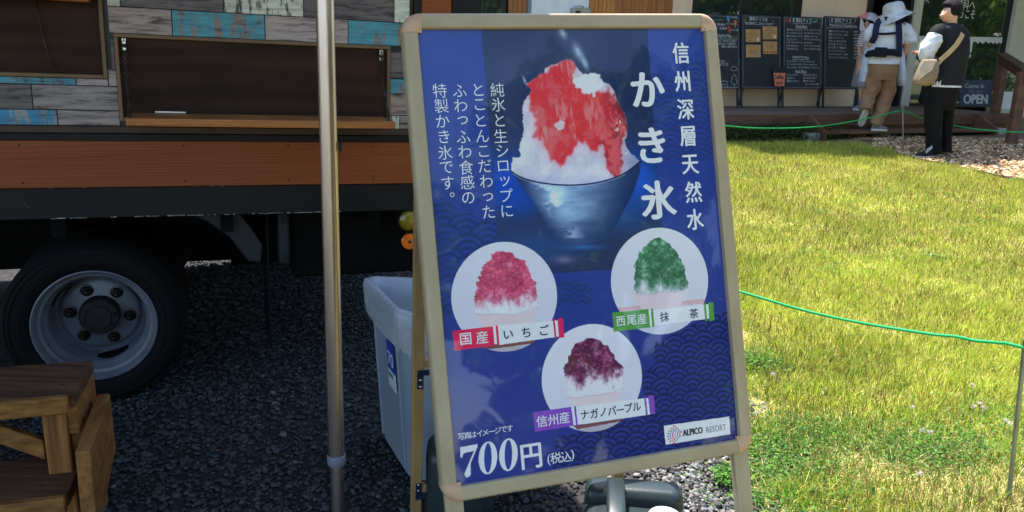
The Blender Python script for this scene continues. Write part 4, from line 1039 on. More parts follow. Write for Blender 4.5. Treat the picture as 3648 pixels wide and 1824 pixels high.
# chips boundary
CA, CB = A(4.30, 8.62), A(4.66, 7.50)
def chip_side(x, y):   # >0 on the chip side
    d = (CB - CA) / np.linalg.norm(CB - CA); return (x - CA[0]) * (-d[1]) + (y - CA[1]) * d[0]
E_ = A(3.648, 0)
def is_chip(x, y): return ((chip_side(x, y) > 0) & (y > 4) & (y < 8.64)) | ((y >= 8.64) & (x > 4.32 + .06 * np.sin(y * 9)))
M['lawn_base'] = M['lawn_base']
M['grass'] = vcol_mat('grass_blades', rough=.55, spec=.25, trans=.4)
GC = np.array([lin((110, 150, 42)), lin((170, 190, 64)), lin((206, 208, 92)), lin((228, 220, 150)), lin((128, 98, 56)), lin((92, 134, 38))])
def blades(name, n, y0, y1, hmin, hmax, wid, seg, seed, power=1.0):
    r_ = np.random.default_rng(seed)
    ys = y0 + (y1 - y0) * r_.random(n) ** power; x0 = lawn_xv(ys) - .02; x1 = ys * .70 + .35; xs = x0 + (x1 - x0) * r_.random(n)
    k = ~is_chip(xs, ys); xs, ys = xs[k], ys[k]; n = len(xs)
    dry = rnd_noise2(xs, ys, 1.1, 3) * .6 + rnd_noise2(xs, ys, 4, 4) * .4
    near_edge = np.clip(1 - (xs - lawn_xv(ys)) / .35, 0, 1); bare = (near_edge * rnd_noise2(xs, ys, 7, 9)) > .38
    front = np.clip((2.65 - ys) / .5, 0, 1) * np.clip(rnd_noise2(xs, ys, 3.1, 71) * 2 - .3, 0, 1)
    k = ~(bare & (r_.random(n) > .25)); xs, ys, dry, front = xs[k], ys[k], dry[k], front[k]; n = len(xs)
    u = r_.random(n); straw = (u < .23 + .34 * (dry - .5) + .62 * front)
    idx = np.where(straw, 3, np.where(u < .60, 2, np.where(u < .84, 1, 0))); idx = np.where((r_.random(n) < .035), 4, idx)
    gp = rnd_noise2(xs, ys, 1.7, 12) > .66; idx = np.where(gp & (r_.random(n) < .12), 5, idx)
    c_ = GC[idx] * r_.uniform(.65, 1.25, (n, 1)) * (.78 + .62 * (rnd_noise2(xs, ys, 2.3, 40) * .5 + rnd_noise2(xs, ys, 9, 41) * .5))[:, None]
    h = r_.uniform(hmin, hmax, n) * (.45 + 1.05 * rnd_noise2(xs, ys, 6, 21)); w_ = wid * r_.uniform(.6, 1.4, n)
    lean = np.where(idx == 3, r_.uniform(.5, 2.2, n), r_.uniform(.05, .75, n)); h = np.where(idx == 3, h * .6, h); q = r_.uniform(0, 6.28, n); dx, dy = np.cos(q), np.sin(q)
    px_, py_ = -dy, dx; f = r_.uniform(0, 3.14, n); wx, wy = np.cos(f) * w_, np.sin(f) * w_; z0 = gzv(xs, ys)
    P = []
    if seg == 1:
        P = [(xs - wx, ys - wy, z0), (xs + wx, ys + wy, z0), (xs + dx * lean * h, ys + dy * lean * h, z0 + h)]
        V = np.stack([np.stack(p, -1) for p in P], 1).reshape(-1, 3); Fc = np.arange(n * 3).reshape(-1, 3); nv = 3
    else:
        m1 = .3 * lean * h; P = [(xs - wx, ys - wy, z0), (xs + wx, ys + wy, z0), (xs + wx * .8 + dx * m1, ys + wy * .8 + dy * m1, z0 + h * .6), (xs - wx * .8 + dx * m1, ys - wy * .8 + dy * m1, z0 + h * .6), (xs + dx * lean * h, ys + dy * lean * h, z0 + h)]
        V = np.stack([np.stack(p, -1) for p in P], 1).reshape(-1, 3)
        b_ = (np.arange(n) * 5)[:, None, None]; Fc = (b_ + np.array([[0, 1, 2], [0, 2, 3], [3, 2, 4]])[None]).reshape(-1, 3); nv = 5
    tt = np.repeat(c_, nv, 0).reshape(n, nv, 3)
    tip = r_.random(n) < .35; tt[tip, -1] = lin((150, 120, 70))
    o = np_mesh(name, V, Fc, tt.reshape(-1, 3), M['grass']); o['kind'] = 'stuff'; return o
blades('grass', 115000, 1.7, 4.6, .022, .055, .0016, 2, 31, 1.0)
blades('grass', 170000, 4.4, 9.6, .022, .055, .0030, 1, 32, .85)
def stalks(n, seed):
    r_ = np.random.default_rng(seed); ys = 1.8 + 7.2 * r_.random(n) ** 1.2; xs = lawn_xv(ys) + .15 + (ys * .70 + .35 - lawn_xv(ys)) * r_.random(n)
    k = ~is_chip(xs, ys) & (rnd_noise2(xs, ys, 3, 61) > .38); xs, ys = xs[k], ys[k]; n = len(xs); h = r_.uniform(.028, .055, n); w_ = .0004 + .00013 * ys; q = r_.uniform(0, 6.28, n); l_ = r_.uniform(.0, .7, n) * h; z0 = gzv(xs, ys)
    V = np.stack([np.stack([xs - w_, ys, z0], -1), np.stack([xs + w_, ys, z0], -1), np.stack([xs + w_ + np.cos(q) * l_, ys + np.sin(q) * l_, z0 + h], -1), np.stack([xs - w_ + np.cos(q) * l_, ys + np.sin(q) * l_, z0 + h], -1)], 1).reshape(-1, 3)
    c_ = np.array([lin((104, 84, 44)), lin((84, 110, 36)), lin((132, 112, 60)), lin((196, 176, 116))])[r_.integers(0, 4, n)]
    o = np_mesh('grass_stalks', V, np.arange(n * 4).reshape(-1, 4), np.repeat(c_, 4, 0), M['grass']); o['kind'] = 'stuff'
stalks(26000, 63)
# taller green grass and clover leaves in patches near the front and under the deck
def leaf_patch(name, cs, n, seed, cols, size=.008, h=(.008, .035), spread=.16):
    r_ = np.random.default_rng(seed); ci = r_.integers(0, len(cs), n); cs = np.array(cs)
    xs = cs[ci, 0] + r_.normal(0, spread, n) * cs[ci, 2]; ys = cs[ci, 1] + r_.normal(0, spread, n) * cs[ci, 2]; z = gzv(xs, ys) + r_.uniform(*h, n)
    s_ = size * r_.uniform(.6, 1.3, n); q = r_.uniform(0, 6.28, n); tl = r_.normal(0, .35, (n, 2))
    pts = []
    for a_, rad in ((0, .15), (1.0, 1), (1.57, 1.15), (2.14, 1)):
        ang = q + a_ - 1.57; x = np.cos(ang) * s_ * rad; y = np.sin(ang) * s_ * rad; pts.append(np.stack([xs + x, ys + y, z + x * tl[:, 0] + y * tl[:, 1]], -1))
    V = np.stack(pts, 1).reshape(-1, 3); Fc = np.arange(n * 4).reshape(-1, 4)
    c_ = np.array([lin(c) for c in cols])[r_.integers(0, len(cols), n)] * r_.uniform(.7, 1.25, (n, 1))
    o = np_mesh(name, V, Fc, np.repeat(c_, 4, 0), M['grass']); o['kind'] = 'stuff'; return o
def gp_(px, py): q = on_ground(px, py); return (q[0], q[1])
cl = [(*gp_(2760, 1600), .55), (*gp_(2900, 1560), .5), (*gp_(3150, 1600), .7), (*gp_(2780, 1760), .6), (*gp_(2850, 1700), .6), (*gp_(3420, 1600), .5), (*gp_(3250, 1640), .4), (*gp_(2700, 1300), .35), (*gp_(3560, 1500), .6), (*gp_(2600, 1720), .12)]
leaf_patch('clover', cl, 13000, 51, [(66, 118, 40), (96, 146, 50), (118, 160, 70), (52, 96, 34)])
dl = [(x_, 9.75 + .37 * (x_ - 2.4) + d_, 1.2) for x_ in (2.3, 2.6, 2.9, 3.2, 3.5, 3.8) for d_ in (-.1, .25)]
leaf_patch('undergrowth', dl, 9000, 53, [(60, 84, 40), (84, 104, 50), (44, 66, 34)], size=.022, h=(.01, .20), spread=.14)
lw_ = [(*gp_(x_, y_), .12) for x_, y_ in ((3020, 735), (3262, 761), (2918, 766), (3614, 652), (2650, 633), (3150, 700), (2870, 640), (3420, 840), (2960, 980), (3330, 930), (2910, 920), (3490, 810))]
leaf_patch('lawn_weeds', lw_, 260, 55, [(84, 130, 44), (110, 156, 60)], size=.019, h=(.02, .06), spread=.3)
r_ = np.random.default_rng(91)
lf = [(r_.uniform(-1.1, .5), r_.uniform(1.9, 3.4), .05) for _ in range(34)]
leaf_patch('fallen_leaves', lf, 46, 92, [(150, 116, 62), (120, 84, 48), (168, 150, 70)], size=.011, h=(.012, .02), spread=.3)
# white clover flowers
M['petal'] = pm('clover_white', (226, 220, 206), (206, 190, 176), 60, rough=.7); M['stem'] = pm('flower_stem', (96, 130, 60), (80, 112, 48), 20, rough=.6)
def flower(px, py, lab):
    b0 = on_ground(px, py + 12); h = .055; o = thing('clover_flower', lab, 'flower', b0, 'white clover flowers in the lawn')
    G().tube([b0, b0 + A(.003, 0, h * .5), b0 + A(0, .002, h)], .0009, 5).build('stem', M['stem'], o)
    g = G(); r_ = random.Random(px)
    for k in range(26):
        v = unit(A(r_.gauss(0, 1), r_.gauss(0, 1), r_.gauss(.3, .8))); n_ = unit(np.cross(v, A(.3, .2, 1))); m_ = np.cross(v, n_); c = b0 + A(0, .002, h)
        g.prism([c + v * .003 + n_ * .0016, c + v * .003 - n_ * .0016, c + v * .010 + A(0, 0, .001)], m_ * .001)
    g.build('flower_head', M['petal'], o)
FL = [(2747, 1372, 'single white clover flower beside the right rail of the poster stand'), (3242, 1492, 'white clover flower in the middle of the green patch'), (3455, 1413, 'white clover flower highest of those near the rope stake'),
      (3461, 1492, 'left flower of the close trio of white clovers left of the stake'), (3482, 1480, 'upper flower of the close trio of white clovers left of the stake'), (3497, 1496, 'right flower of the close trio of white clovers left of the stake'),
      (3572, 1542, 'left flower of the white clover pair closest to the rope stake'), (3589, 1555, 'right flower of the white clover pair closest to the rope stake'),
      (3280, 1580, 'left of two low white clover flowers below the green patch'), (3306, 1586, 'right of two low white clover flowers below the green patch'), (3267, 1739, 'white clover flower nearest the bottom edge of the lawn')]
for f_ in FL: flower(*f_)
# wood chips
r_ = np.random.default_rng(77); n = 15000; xs = r_.uniform(3.8, 8.5, n); ys = r_.uniform(6.2, 10.6, n); k = is_chip(xs, ys) & (xs < ys * .72 + .3); xs, ys = xs[k], ys[k]; n = len(xs)
L_ = r_.uniform(.012, .038, n); W_ = r_.uniform(.004, .012, n); q = r_.uniform(0, 6.28, n); tl = r_.normal(0, .35, n); tl2 = r_.normal(0, .4, n); pts = []
for a_, b_, dz in ((-1, -1, 0), (1, -1, 0), (1, 1, 0), (-1, 1, 0), (-.9, -.9, 1), (.9, -.9, 1), (.9, .9, 1), (-.9, .9, 1)):
    x = a_ * L_; y = b_ * W_; pts.append(np.stack([xs + x * np.cos(q) - y * np.sin(q), ys + x * np.sin(q) + y * np.cos(q), gzv(xs, ys) + .012 + x * tl + y * tl2 + dz * .004], -1))
V = np.stack(pts, 1).reshape(-1, 3); Fc = ((np.arange(n) * 8)[:, None, None] + np.array([[4, 5, 6, 7], [0, 1, 5, 4], [1, 2, 6, 5], [2, 3, 7, 6], [3, 0, 4, 7]])[None]).reshape(-1, 4)
cc = np.array([lin(c) for c in ((214, 178, 132), (178, 140, 100), (236, 208, 168), (130, 98, 68))])[r_.integers(0, 4, n)] * r_.uniform(.75, 1.2, (n, 1))
o = np_mesh('wood_chips', V, Fc, np.repeat(cc, 8, 0), M['stone']); o['kind'] = 'stuff'
M['chip_base'] = pm('chip_ground', (128, 106, 80), (90, 72, 54), 30, rough=.95, bump=.6)
d_ = unit(np.append(CB - CA, 0)); far_ = CB + (CB - CA) / np.linalg.norm(CB - CA) * 2.5
g = G(); cp_ = [(CA[0], CA[1]), (far_[0], far_[1]), (9.5, 6.0), (9.5, 12), (4.4, 12)]
g.add([(x, y, gz(x, y) + .007) for x, y in cp_], [tuple(range(5))]); o = g.build('chip_path', M['chip_base']); o['kind'] = 'structure'
ed = thing('path_edging', 'thin dark timber edging between the lawn and the wood chip path', 'edging', (CA[0], CA[1], gz(*CA)))
p0 = np.append(CA, gz(*CA) + .001); p1 = np.append(far_, gz(*far_) + .001); sdv = unit(np.cross(p1 - p0, A(0, 0, 1)))
G().obox(p0, p1 - p0, sdv * .02, A(0, 0, .024)).build('board', M['dark_brown'], ed, bevel=.002)

# ------------------------------------------------------------------ green ropes and their stakes
M['rope'] = pm('green_rope', (0, 176, 98), (0, 150, 82), 40, rough=.45); M['stake'] = pm('galvanised_stake', (150, 156, 156), (120, 126, 126), 14, rough=.4, metal=.7)
def smooth_pts(pts, k=10):
    pts = [np.array(p, float) for p in pts]; out = []
    P_ = [pts[0]] + pts + [pts[-1]]
    for i in range(1, len(P_) - 2):
        for j in range(k):
            u = j / k; a_, b_, c_, e_ = P_[i - 1:i + 3]
            out.append(.5 * ((2 * b_) + (-a_ + c_) * u + (2 * a_ - 5 * b_ + 4 * c_ - e_) * u * u + (-a_ + 3 * b_ - 3 * c_ + e_) * u ** 3))
    return out + [pts[-1]]
def rope(name, label, pts, r, strands=3, pitch=.022, group='green ropes round the lawn'):
    ps = smooth_pts(pts, 14); d = [0]
    for i in range(1, len(ps)): d.append(d[-1] + np.linalg.norm(ps[i] - ps[i - 1]))
    n = int(d[-1] / pitch * 7); ss = np.linspace(0, d[-1], n); P3 = np.stack([np.interp(ss, d, [p[k] for p in ps]) for k in range(3)], -1)
    g = G()
    for s_ in range(strands):
        line = []
        for i in range(n):
            tv = unit(P3[min(i + 1, n - 1)] - P3[max(i - 1, 0)]); a_ = unit(np.cross(tv, A(0, 0, 1))); b_ = np.cross(tv, a_); q = ss[i] / pitch * 2 * math.pi / 1.0 + s_ * 2 * math.pi / strands
            line.append(P3[i] + (a_ * math.cos(q) + b_ * math.sin(q)) * r * .52)
        g.tube(line, r * .56, 5)
    o = g.build(name, M['rope'], smooth=True); tag(o, label, 'rope', group); return o
def stake(label, base, top, r, cat='stake', hook=True):
    t_ = thing('rope_stake', label, cat, base, 'stakes carrying the green rope')
    G().tube([base, top], r, 14).build('rod', M['stake'], t_, smooth=True, autos=40)
    if hook:
        tv = unit(top - base); loop = [top + tv * .012 * math.sin(q) + A(1, 0, 0) * (.012 - .012 * math.cos(q)) for q in np.linspace(0, 5.2, 12)]
        G().tube(loop, r * .6, 8).build('hook', M['stake'], t_, smooth=True)
yS = 1.97
nb = at_y(3588, 1824, yS); nt_ = at_y(3650, 1236, yS); dv = unit(nt_ - nb); nb = nb - dv * (nb[2] / dv[2]); 
stake('bare galvanised rope stake leaning at the right edge of the lawn', nb, nt_ + dv * .02, .006)
hid = A(.10, 3.35, .34); nhb = A(.10, 3.35, 0)
rope('rope', 'near green twisted rope running from behind the poster stand to the closest stake', [hid, at_y(2400, 975, 2.85), at_y(2630, 1037, 2.57), at_y(2850, 1102, 2.42), at_y(3050, 1147, 2.30), at_y(3300, 1188, 2.15), at_y(3400, 1198, 2.08), at_y(3470, 1213, 2.04), at_y(3560, 1222, 2.0), nt_ + A(0, -.004, -.002), nt_ + A(.3, -.25, -.03)], .0046)
stake('short rope stake hidden behind the poster stand', nhb, hid + A(0, .006, .02), .005)
fb_ = on_ground(3218, 545); ft = at_y(3216, 378, fb_[1])
stake('upright rope stake with a hook in front of the cafe step', fb_, ft, .008)
y3 = fb_[1]; pz = at_y(3216, 392, y3)
rope('rope', 'thin green rope sagging from behind the poster stand to the far stake', [at_y(2400, 420, y3 - 1.0), at_y(2580, 447, y3 - .75), at_y(2720, 457, y3 - .6), at_y(2900, 452, y3 - .4), at_y(3060, 428, y3 - .2), pz], .007, strands=2, pitch=.06)
rope('rope', 'thin green rope curving from the far stake past the man to the right edge', [pz, at_y(3290, 423, y3 + .0), at_y(3400, 447, y3 - .1), at_y(3500, 462, y3 - .2), at_y(3648, 471, y3 - .3), at_y(3760, 460, y3 - .4)], .0075, strands=2, pitch=.06)
sb = on_ground(3600, 522); s_t = at_y(3655, 415, sb[1] - .3)
stake('thin stake leaning to the right beside the handrail post', sb, s_t, .006, hook=False)
# ------------------------------------------------------------------ cafe building, deck
BT = R(20.5)
BX = A(math.cos(BT), math.sin(BT), 0); BNO = A(math.sin(BT), -math.cos(BT), 0)     # along the front, outward
FB = A(2.998, 11.718, 0)
def fb(s, d, z): q = FB + BX * s + BNO * d; return A(q[0], q[1], z)
def fpx(px, py, d=0.0):
    q = hit(px, py, FB + BNO * d, BNO); w_ = q - FB; return w_ @ BX, q[2]
def fs(px, py=25, d=0.0): return fpx(px, py, d)[0]
def fbox(g, s0, s1, d0, d1, z0, z1): return g.obox(fb(s0, d0, z0), BX * (s1 - s0), BNO * (d1 - d0), A(0, 0, z1 - z0))
M['stucco_beige'] = pm('beige_stucco', (240, 210, 180), (230, 199, 169), 3, rough=.9, bump=.25, bscale=180)
M['stucco_white'] = pm('white_stucco', (238, 238, 234), (228, 228, 224), 3, rough=.9, bump=.3, bscale=140)
M['stucco_grey'] = pm('pale_grey_stucco', (212, 208, 194), (198, 194, 180), 3, rough=.9, bump=.25, bscale=180)
M['clad'] = pm('larch_cladding', (206, 138, 70), (170, 104, 46), 3.0, rough=.55, stretch=(6, 6, .8), bump=.15, lo=.3, hi=.7)
M['clad_dark'] = pm('larch_cladding_dark', (176, 112, 58), (140, 84, 38), 3.0, rough=.6, stretch=(6, 6, .8), bump=.15)
M['frame_black'] = pm('black_window_frame', (30, 31, 34), (24, 25, 28), 5, rough=.35)
M['frame_grey'] = pm('grey_blue_corner', (132, 146, 152), (120, 134, 140), 5, rough=.5)
M['deck_brown'] = pm('brown_deck_stain', (112, 78, 58), (86, 58, 44), 4, rough=.6, stretch=(1, 1, 5), bump=.2)
M['deck_grey'] = pm('worn_deck_boards', (124, 104, 90), (100, 84, 74), 5, rough=.75, stretch=(1, 4, 1), bump=.2)
M['concrete'] = pm('concrete_footing', (176, 174, 166), (146, 144, 138), 9, rough=.9, bump=.3)
M['interior'] = pm('dark_interior', (52, 44, 38), (34, 30, 28), 2, rough=.9)
mt, t, b = new_mat('window_glass'); b.inputs['Base Color'].default_value = (.03, .04, .035, 1); b.inputs['Roughness'].default_value = .02; b.inputs['IOR'].default_value = 2.5; b.inputs['Specular IOR Level'].default_value = .5
tr_ = t.nodes.new('ShaderNodeBsdfTransparent'); tr_.inputs[0].default_value = (.8, .86, .82, 1); mx = t.nodes.new('ShaderNodeMixShader'); mx.inputs[0].default_value = .85
t.links.new(tr_.outputs[0], mx.inputs[1]); t.links.new(b.outputs[0], mx.inputs[2]); t.links.new(mx.outputs[0], t.nodes['Material Output'].inputs[0])
nz = t.nodes.new('ShaderNodeTexNoise'); nz.inputs['Scale'].default_value = 1.4; bp = t.nodes.new('ShaderNodeBump'); bp.inputs['Strength'].default_value = .06; bp.inputs['Distance'].default_value = .02
t.links.new(nz.outputs['Fac'], bp.inputs['Height']); t.links.new(bp.outputs[0], b.inputs['Normal']); M['glass'] = mt
DZ = .49; WT = 3.45
cafe = thing('cafe_building', 'single-storey cafe with beige walls, larch boarding and black framed windows behind the lawn', 'building', fb(1.2, -.1, 0))
def cpart(name, mat, s0, s1, d0, d1, z0, z1, parent=None, bevel=0): 
    g = G(); fbox(g, s0, s1, d0, d1, z0, z1); return g.build(name, mat, parent or cafe, bevel=bevel)
X = dict(g0=1640, g1=1795, g2=1812, w0=1880, c0=1893, wh=2098, cl=2185, cr=2395, bw=2466, fl=2497, f2=2646, f3=2690, f4=2832, f5=2860, dl=3088, dr=3252, col=3280, gr=3592, gr2=3612)
S = {k: fs(v) for k, v in X.items()}
# walls
cpart('wall', M['interior'], -6, S['w0'] , -.35, -.3, .1, WT)
cpart('wall', M['stucco_white'], S['c0'], S['wh'], -.18, 0, .1, WT)
cpart('corner_strip', M['frame_grey'], S['w0'], S['c0'] - .001, -.18, .006, .1, WT)
cpart('wall', M['stucco_beige'], S['cr'] + .002, S['bw'], -.18, 0, .1, WT)
cpart('wall', M['stucco_beige'], S['f5'], S['dl'] - .002, -.18, 0, .1, WT)
cpart('wall', M['stucco_beige'], S['bw'] + .001, S['f5'] - .001, -.18, 0, .1, 1.15)
cpart('wall', M['stucco_grey'], S['dr'] + .001, S['col'] - .001, -.2, .05, .3, WT)
cpart('wall', M['stucco_grey'], S['gr2'] + .001, S['gr2'] + 3, -.2, .05, .3, WT)
cpart('wall_lintel', M['stucco_beige'], S['bw'] + .001, S['f5'] - .001, -.18, 0, 2.55, WT)
cpart('wall_lintel', M['stucco_beige'], S['dl'] - .001, S['gr2'], -.18, 0.0, 2.62, WT)
cpart('back_wall', M['interior'], -6, S['gr2'] + 3, -4.1, -4.0, .1, WT)
cpart('inner_floor', M['dark_brown'], -6, S['gr2'] + 3, -4, -.36, .42, .47)
cpart('side_wall', M['stucco_grey'], S['gr2'] + 2.9, S['gr2'] + 3, -4, -.21, .1, WT)
# larch boards, one part each
def boards(s0, s1, n, mat, d=0.0):
    w_ = (s1 - s0) / n
    for k in range(n): cpart('cladding_board', mat, s0 + w_ * k + .002, s0 + w_ * (k + 1) - .002, -.03, d + random.uniform(-.003, .003), .12, WT, bevel=.003)
boards(S['wh'] + .002, S['cl'], 6, M['clad'], .03); boards(S['cl'] + .002, S['cr'], 7, M['clad_dark'], .012)
boards(S['g2'] + .002, S['w0'] - .002, 4, M['clad_dark'], -.02)
# windows
def window(s0, s1, z0, z1, d=-.05, fr=.045, mull=(), pane_parent=None, name='window'):
    f = G(); fbox(f, s0, s0 + fr, d - .03, d + .03, z0, z1); fbox(f, s1 - fr, s1, d - .03, d + .03, z0, z1); fbox(f, s0 + fr, s1 - fr, d - .03, d + .03, z0, z0 + fr); fbox(f, s0 + fr, s1 - fr, d - .03, d + .03, z1 - fr, z1)
    for a_, b_ in mull: fbox(f, a_, b_, d - .029, d + .031, z0 + fr, z1 - fr)
    fo = f.build(name, M['frame_black'], cafe)
    xs_ = [s0 + fr] + [v for m_ in mull for v in m_] + [s1 - fr]
    for i in range(0, len(xs_), 2): 
        g = G(); fbox(g, xs_[i] + .001, xs_[i + 1] - .001, d - .006, d + .0, z0 + fr + .001, z1 - fr - .001); g.build('pane', M['glass'], fo)
    return fo
window(S['bw'], S['f5'], 1.152, 2.545, mull=((S['f2'], S['f3']),), fr=S['fl'] - S['bw'])
cpart('curtain', pm('interior_brown', (88, 70, 60), (70, 54, 48), 3, rough=.9), S['f3'], S['f4'] - .1, -.6, -.58, 1.0, 2.6)
window(fs(1500), S['g2'], .30, 2.6, d=-.10, mull=((fs(1706), fs(1716)),), fr=.05)
window(S['col'], S['gr2'], .47, 2.6, fr=.06, name='glass_door')
# open doorway
g = G(); fbox(g, S['dl'], S['dl'] + .05, -.18, .02, .47, 2.6); fbox(g, S['dr'] - .05, S['dr'], -.18, .02, .47, 2.6); g.build('door_frame', M['frame_black'], cafe, bevel=.003)
dr_ = cpart('sliding_door', M['frame_black'], fs(3120), fs(3128), -.16, -.1, .47, 2.6)
cpart('pane', M['glass'], S['dl'] + .052, fs(3119.5), -.14, -.13, .5, 2.58, parent=dr_)
cpart('inner_panel', pm('warm_counter', (150, 104, 60), (120, 82, 48), 4, rough=.7), S['dl'] + .3, S['dr'] + .2, -1.6, -1.5, .47, 1.4)  # plain brown panel inside the room, seen through the doorway
# roof with eaves over the right part only
rf_ = G(); e0, e1 = -1.45, S['gr2'] + 3.2; rf_.prism([fb(e0, -5, 3.66), fb(e1, -5, 3.66), A(13.5, 9.88, 3.66), A(1.95, 9.88, 3.66)], (0, 0, .12)); rf_.build('roof', M['dark_brown'], cafe)
rf_ = G(); fbox(rf_, -6.4, e0 - .002, -5, .80, 3.46, 3.58); rf_.build('roof', M['dark_brown'], cafe)
cpart('soffit', M['stucco_white'], e0 + .02, S['gr2'] + 3.1, -.17, 1.2, 3.60, 3.655)
# electric box on the white wall
mb = thing('meter_box', 'small steel service box with bent pipe on the white cafe wall', 'service box', fb(fs(2060), .05, 1.8))
s0, zz = fpx(2031, 27); s1 = fs(2091)
cb = cpart('box', pm('stainless_box', (180, 178, 174), (150, 148, 146), 6, rough=.35, metal=.6), s0, s1, .001, .13, zz - .14, zz, parent=mb, bevel=.005)
cpart('slot', M['frame_black'], s0 + .02, s0 + .09, .131, .134, zz - .075, zz - .045, parent=mb)
G().tube([fb(s0 + .02, .06, zz + .01), fb(s0 + .03, .06, zz + .02), fb(s0 + .16, .06, zz + .022), fb(s0 + .165, .05, zz - .0)], .005, 8).build('pipe', M['chrome'], mb, smooth=True)
for k in range(4): G().tube([fb(s1 - .075 + k * .02, .05, zz), fb(s1 - .075 + k * .02, .05, zz + .05)], .006, 8).build('cable_gland', M['chrome'], mb)

# ------------------------------------------------------------------ deck with steps
DD = 1.55
deck = thing('timber_deck', 'low brown timber deck with a wide step along the cafe front', 'deck', fb(1, DD - .5, .16))
def dpart(name, mat, s0, s1, d0, d1, z0, z1, bevel=.003, parent=None):
    g = G(); fbox(g, s0, s1, d0, d1, z0, z1); return g.build(name, mat, parent or deck, bevel=bevel)
ds0 = -2.2; ds1 = fs(3533, 405, DD) + .35
nb_ = 11
for k in range(nb_): dpart('deck_board', M['deck_grey'], ds0, ds1, .052 + k * (DD - .052) / nb_ + .002, .052 + (k + 1) * (DD - .052) / nb_ - .003, DZ - .028, DZ + random.uniform(-.001, .001))
zf = fpx(2650, 449, DD)[1]; zf2 = fpx(2650, 482, DD - .05)[1]
dpart('fascia', M['deck_brown'], ds0, ds1, DD + .001, DD + .03, zf, DZ + .003)
dpart('beam', M['deck_brown'], ds0, ds1, DD - .07, DD - .02, zf2, zf - .004)
for s_ in (fs(2640, 480, DD), fs(2850, 480, DD), fs(3150, 480, DD), fs(3500, 480, DD)):
    dpart('post', M['deck_brown'], s_ - .04, s_ + .04, DD - .30, DD - .22, .2, DZ - .03)
# step
SD = DD + .36
ssL = fs(2942, 470, SD); ssR = fs(3545, 470, SD); zt = fpx(3100, 467, SD)[1]
dpart('step_tread', M['deck_brown'], ssL, ssR, DD + .10, SD, zt - .035, zt)
dpart('step_tread', M['deck_brown'], ssL, ssR, DD + .034, DD + .095, zt - .035, zt)
for px_ in (2942, 3550):
    s_ = fs(px_, 470, SD); g = G()
    zg = .18
    g.prism([fb(s_, DD + .032, DZ - .002), fb(s_, DD + .08, DZ - .002), fb(s_, SD + .03, zt + .01), fb(s_, SD + .03, zg - .0), fb(s_, DD + .032, zg)], -BX * .045); g.build('stringer', M['deck_brown'], deck, bevel=.003)
for px_, py_, dd_, sz in ((2905, 522, SD - .05, .10), (3150, 520, SD - .12, .09), (3560, 520, SD - .05, .10), (2835, 497, DD - .15, .13)):
    s_ = fs(px_, py_, dd_); zz = fb(s_, dd_, 0); z0 = gz(zz[0], zz[1])
    dpart('footing', M['concrete'], s_ - sz, s_ + sz, dd_ - .14, dd_, z0 - .02, z0 + .085, bevel=.008)
s_ = fs(3150, 520, SD - .1); dpart('post', M['deck_brown'], s_ - .02, s_ + .02, SD - .2, SD - .16, .2, zt - .036)
# handrail at the right
hr = thing('handrail', 'brown timber handrail with two posts at the right end of the deck', 'handrail', fb(fs(3560, 404, DD), DD, DZ))
a0 = fs(3548, 404, DD - .05); 
zt1 = fpx(3583, 197, DD - .1)[1]
ph_ = G(); fbox(ph_, a0 - .055, a0 + .055, DD - .12, DD - .02, DZ + .002, zt1); ph_.build('post', M['deck_brown'], hr, bevel=.005)
gb = on_ground(3600, 516); gt = at_y(3622, 256, gb[1]); g = G(); g.obox(gb - A(.055, .05, 0), A(.11, 0, 0), A(0, .10, 0), A(0, 0, gt[2] - gb[2])); g.build('post', M['deck_brown'], hr, bevel=.005)
p_a = fb(a0, DD - .13, zt1 + .002); p_b = A(gb[0], gb[1] - .08, gt[2] + .002); dv = p_b - p_a; sv = unit(np.cross(dv, A(0, 0, 1)))
G().obox(p_a - sv * .07, dv, sv * .14, A(0, 0, .035)).build('top_rail', M['dark_brown'], hr, bevel=.004)
g = G(); g.obox(p_a - sv * .02 - A(0, 0, .12), dv * 1.0, sv * .04, A(0, 0, .09)); g.build('under_rail', M['deck_brown'], hr, bevel=.004)
# potted plant behind the handrail
pp = fb(fs(3580, 375, .6), .55, DZ); pot = thing('potted_plant', 'pale square planter with leafy herbs behind the handrail', 'potted plant', pp)
G().rings([rrect(pp + A(0, 0, z), A(1, 0, 0), A(0, 1, 0), r0, r0, .02, 3) for z, r0 in ((0, .10), (.26, .13), (.265, .12))]).build('planter', M['stucco_white'], pot)
def bush(name, c, rx, rz, n, seed, cols, size, parent, mat=None):
    r_ = np.random.default_rng(seed); v = r_.normal(0, 1, (n, 3)); v /= np.linalg.norm(v, axis=1)[:, None]; v *= (r_.random((n, 1)) ** .45)
    P_ = np.array(c)[None] + v * A(rx, rx, rz); q = r_.normal(0, 1, (n, 3)); q /= np.linalg.norm(q, axis=1)[:, None]; w_ = np.cross(q, r_.normal(0, 1, (n, 3))); w_ /= np.linalg.norm(w_, axis=1)[:, None]
    s_ = (size * r_.uniform(.6, 1.3, n))[:, None]; V = np.stack([P_ - q * s_, P_ + w_ * s_ * .4, P_ + q * s_, P_ - w_ * s_ * .4], 1).reshape(-1, 3)
    c_ = np.array([lin(k) for k in cols])[r_.integers(0, len(cols), n)] * r_.uniform(.7, 1.3, (n, 1))
    o = np_mesh(name, V, np.arange(n * 4).reshape(-1, 4), np.repeat(c_, 4, 0), mat or M['grass'], parent); return o
bush('foliage', pp + A(0, 0, .38), .15, .17, 700, 5, [(70, 100, 50), (96, 124, 66), (120, 140, 84)], .022, pot)

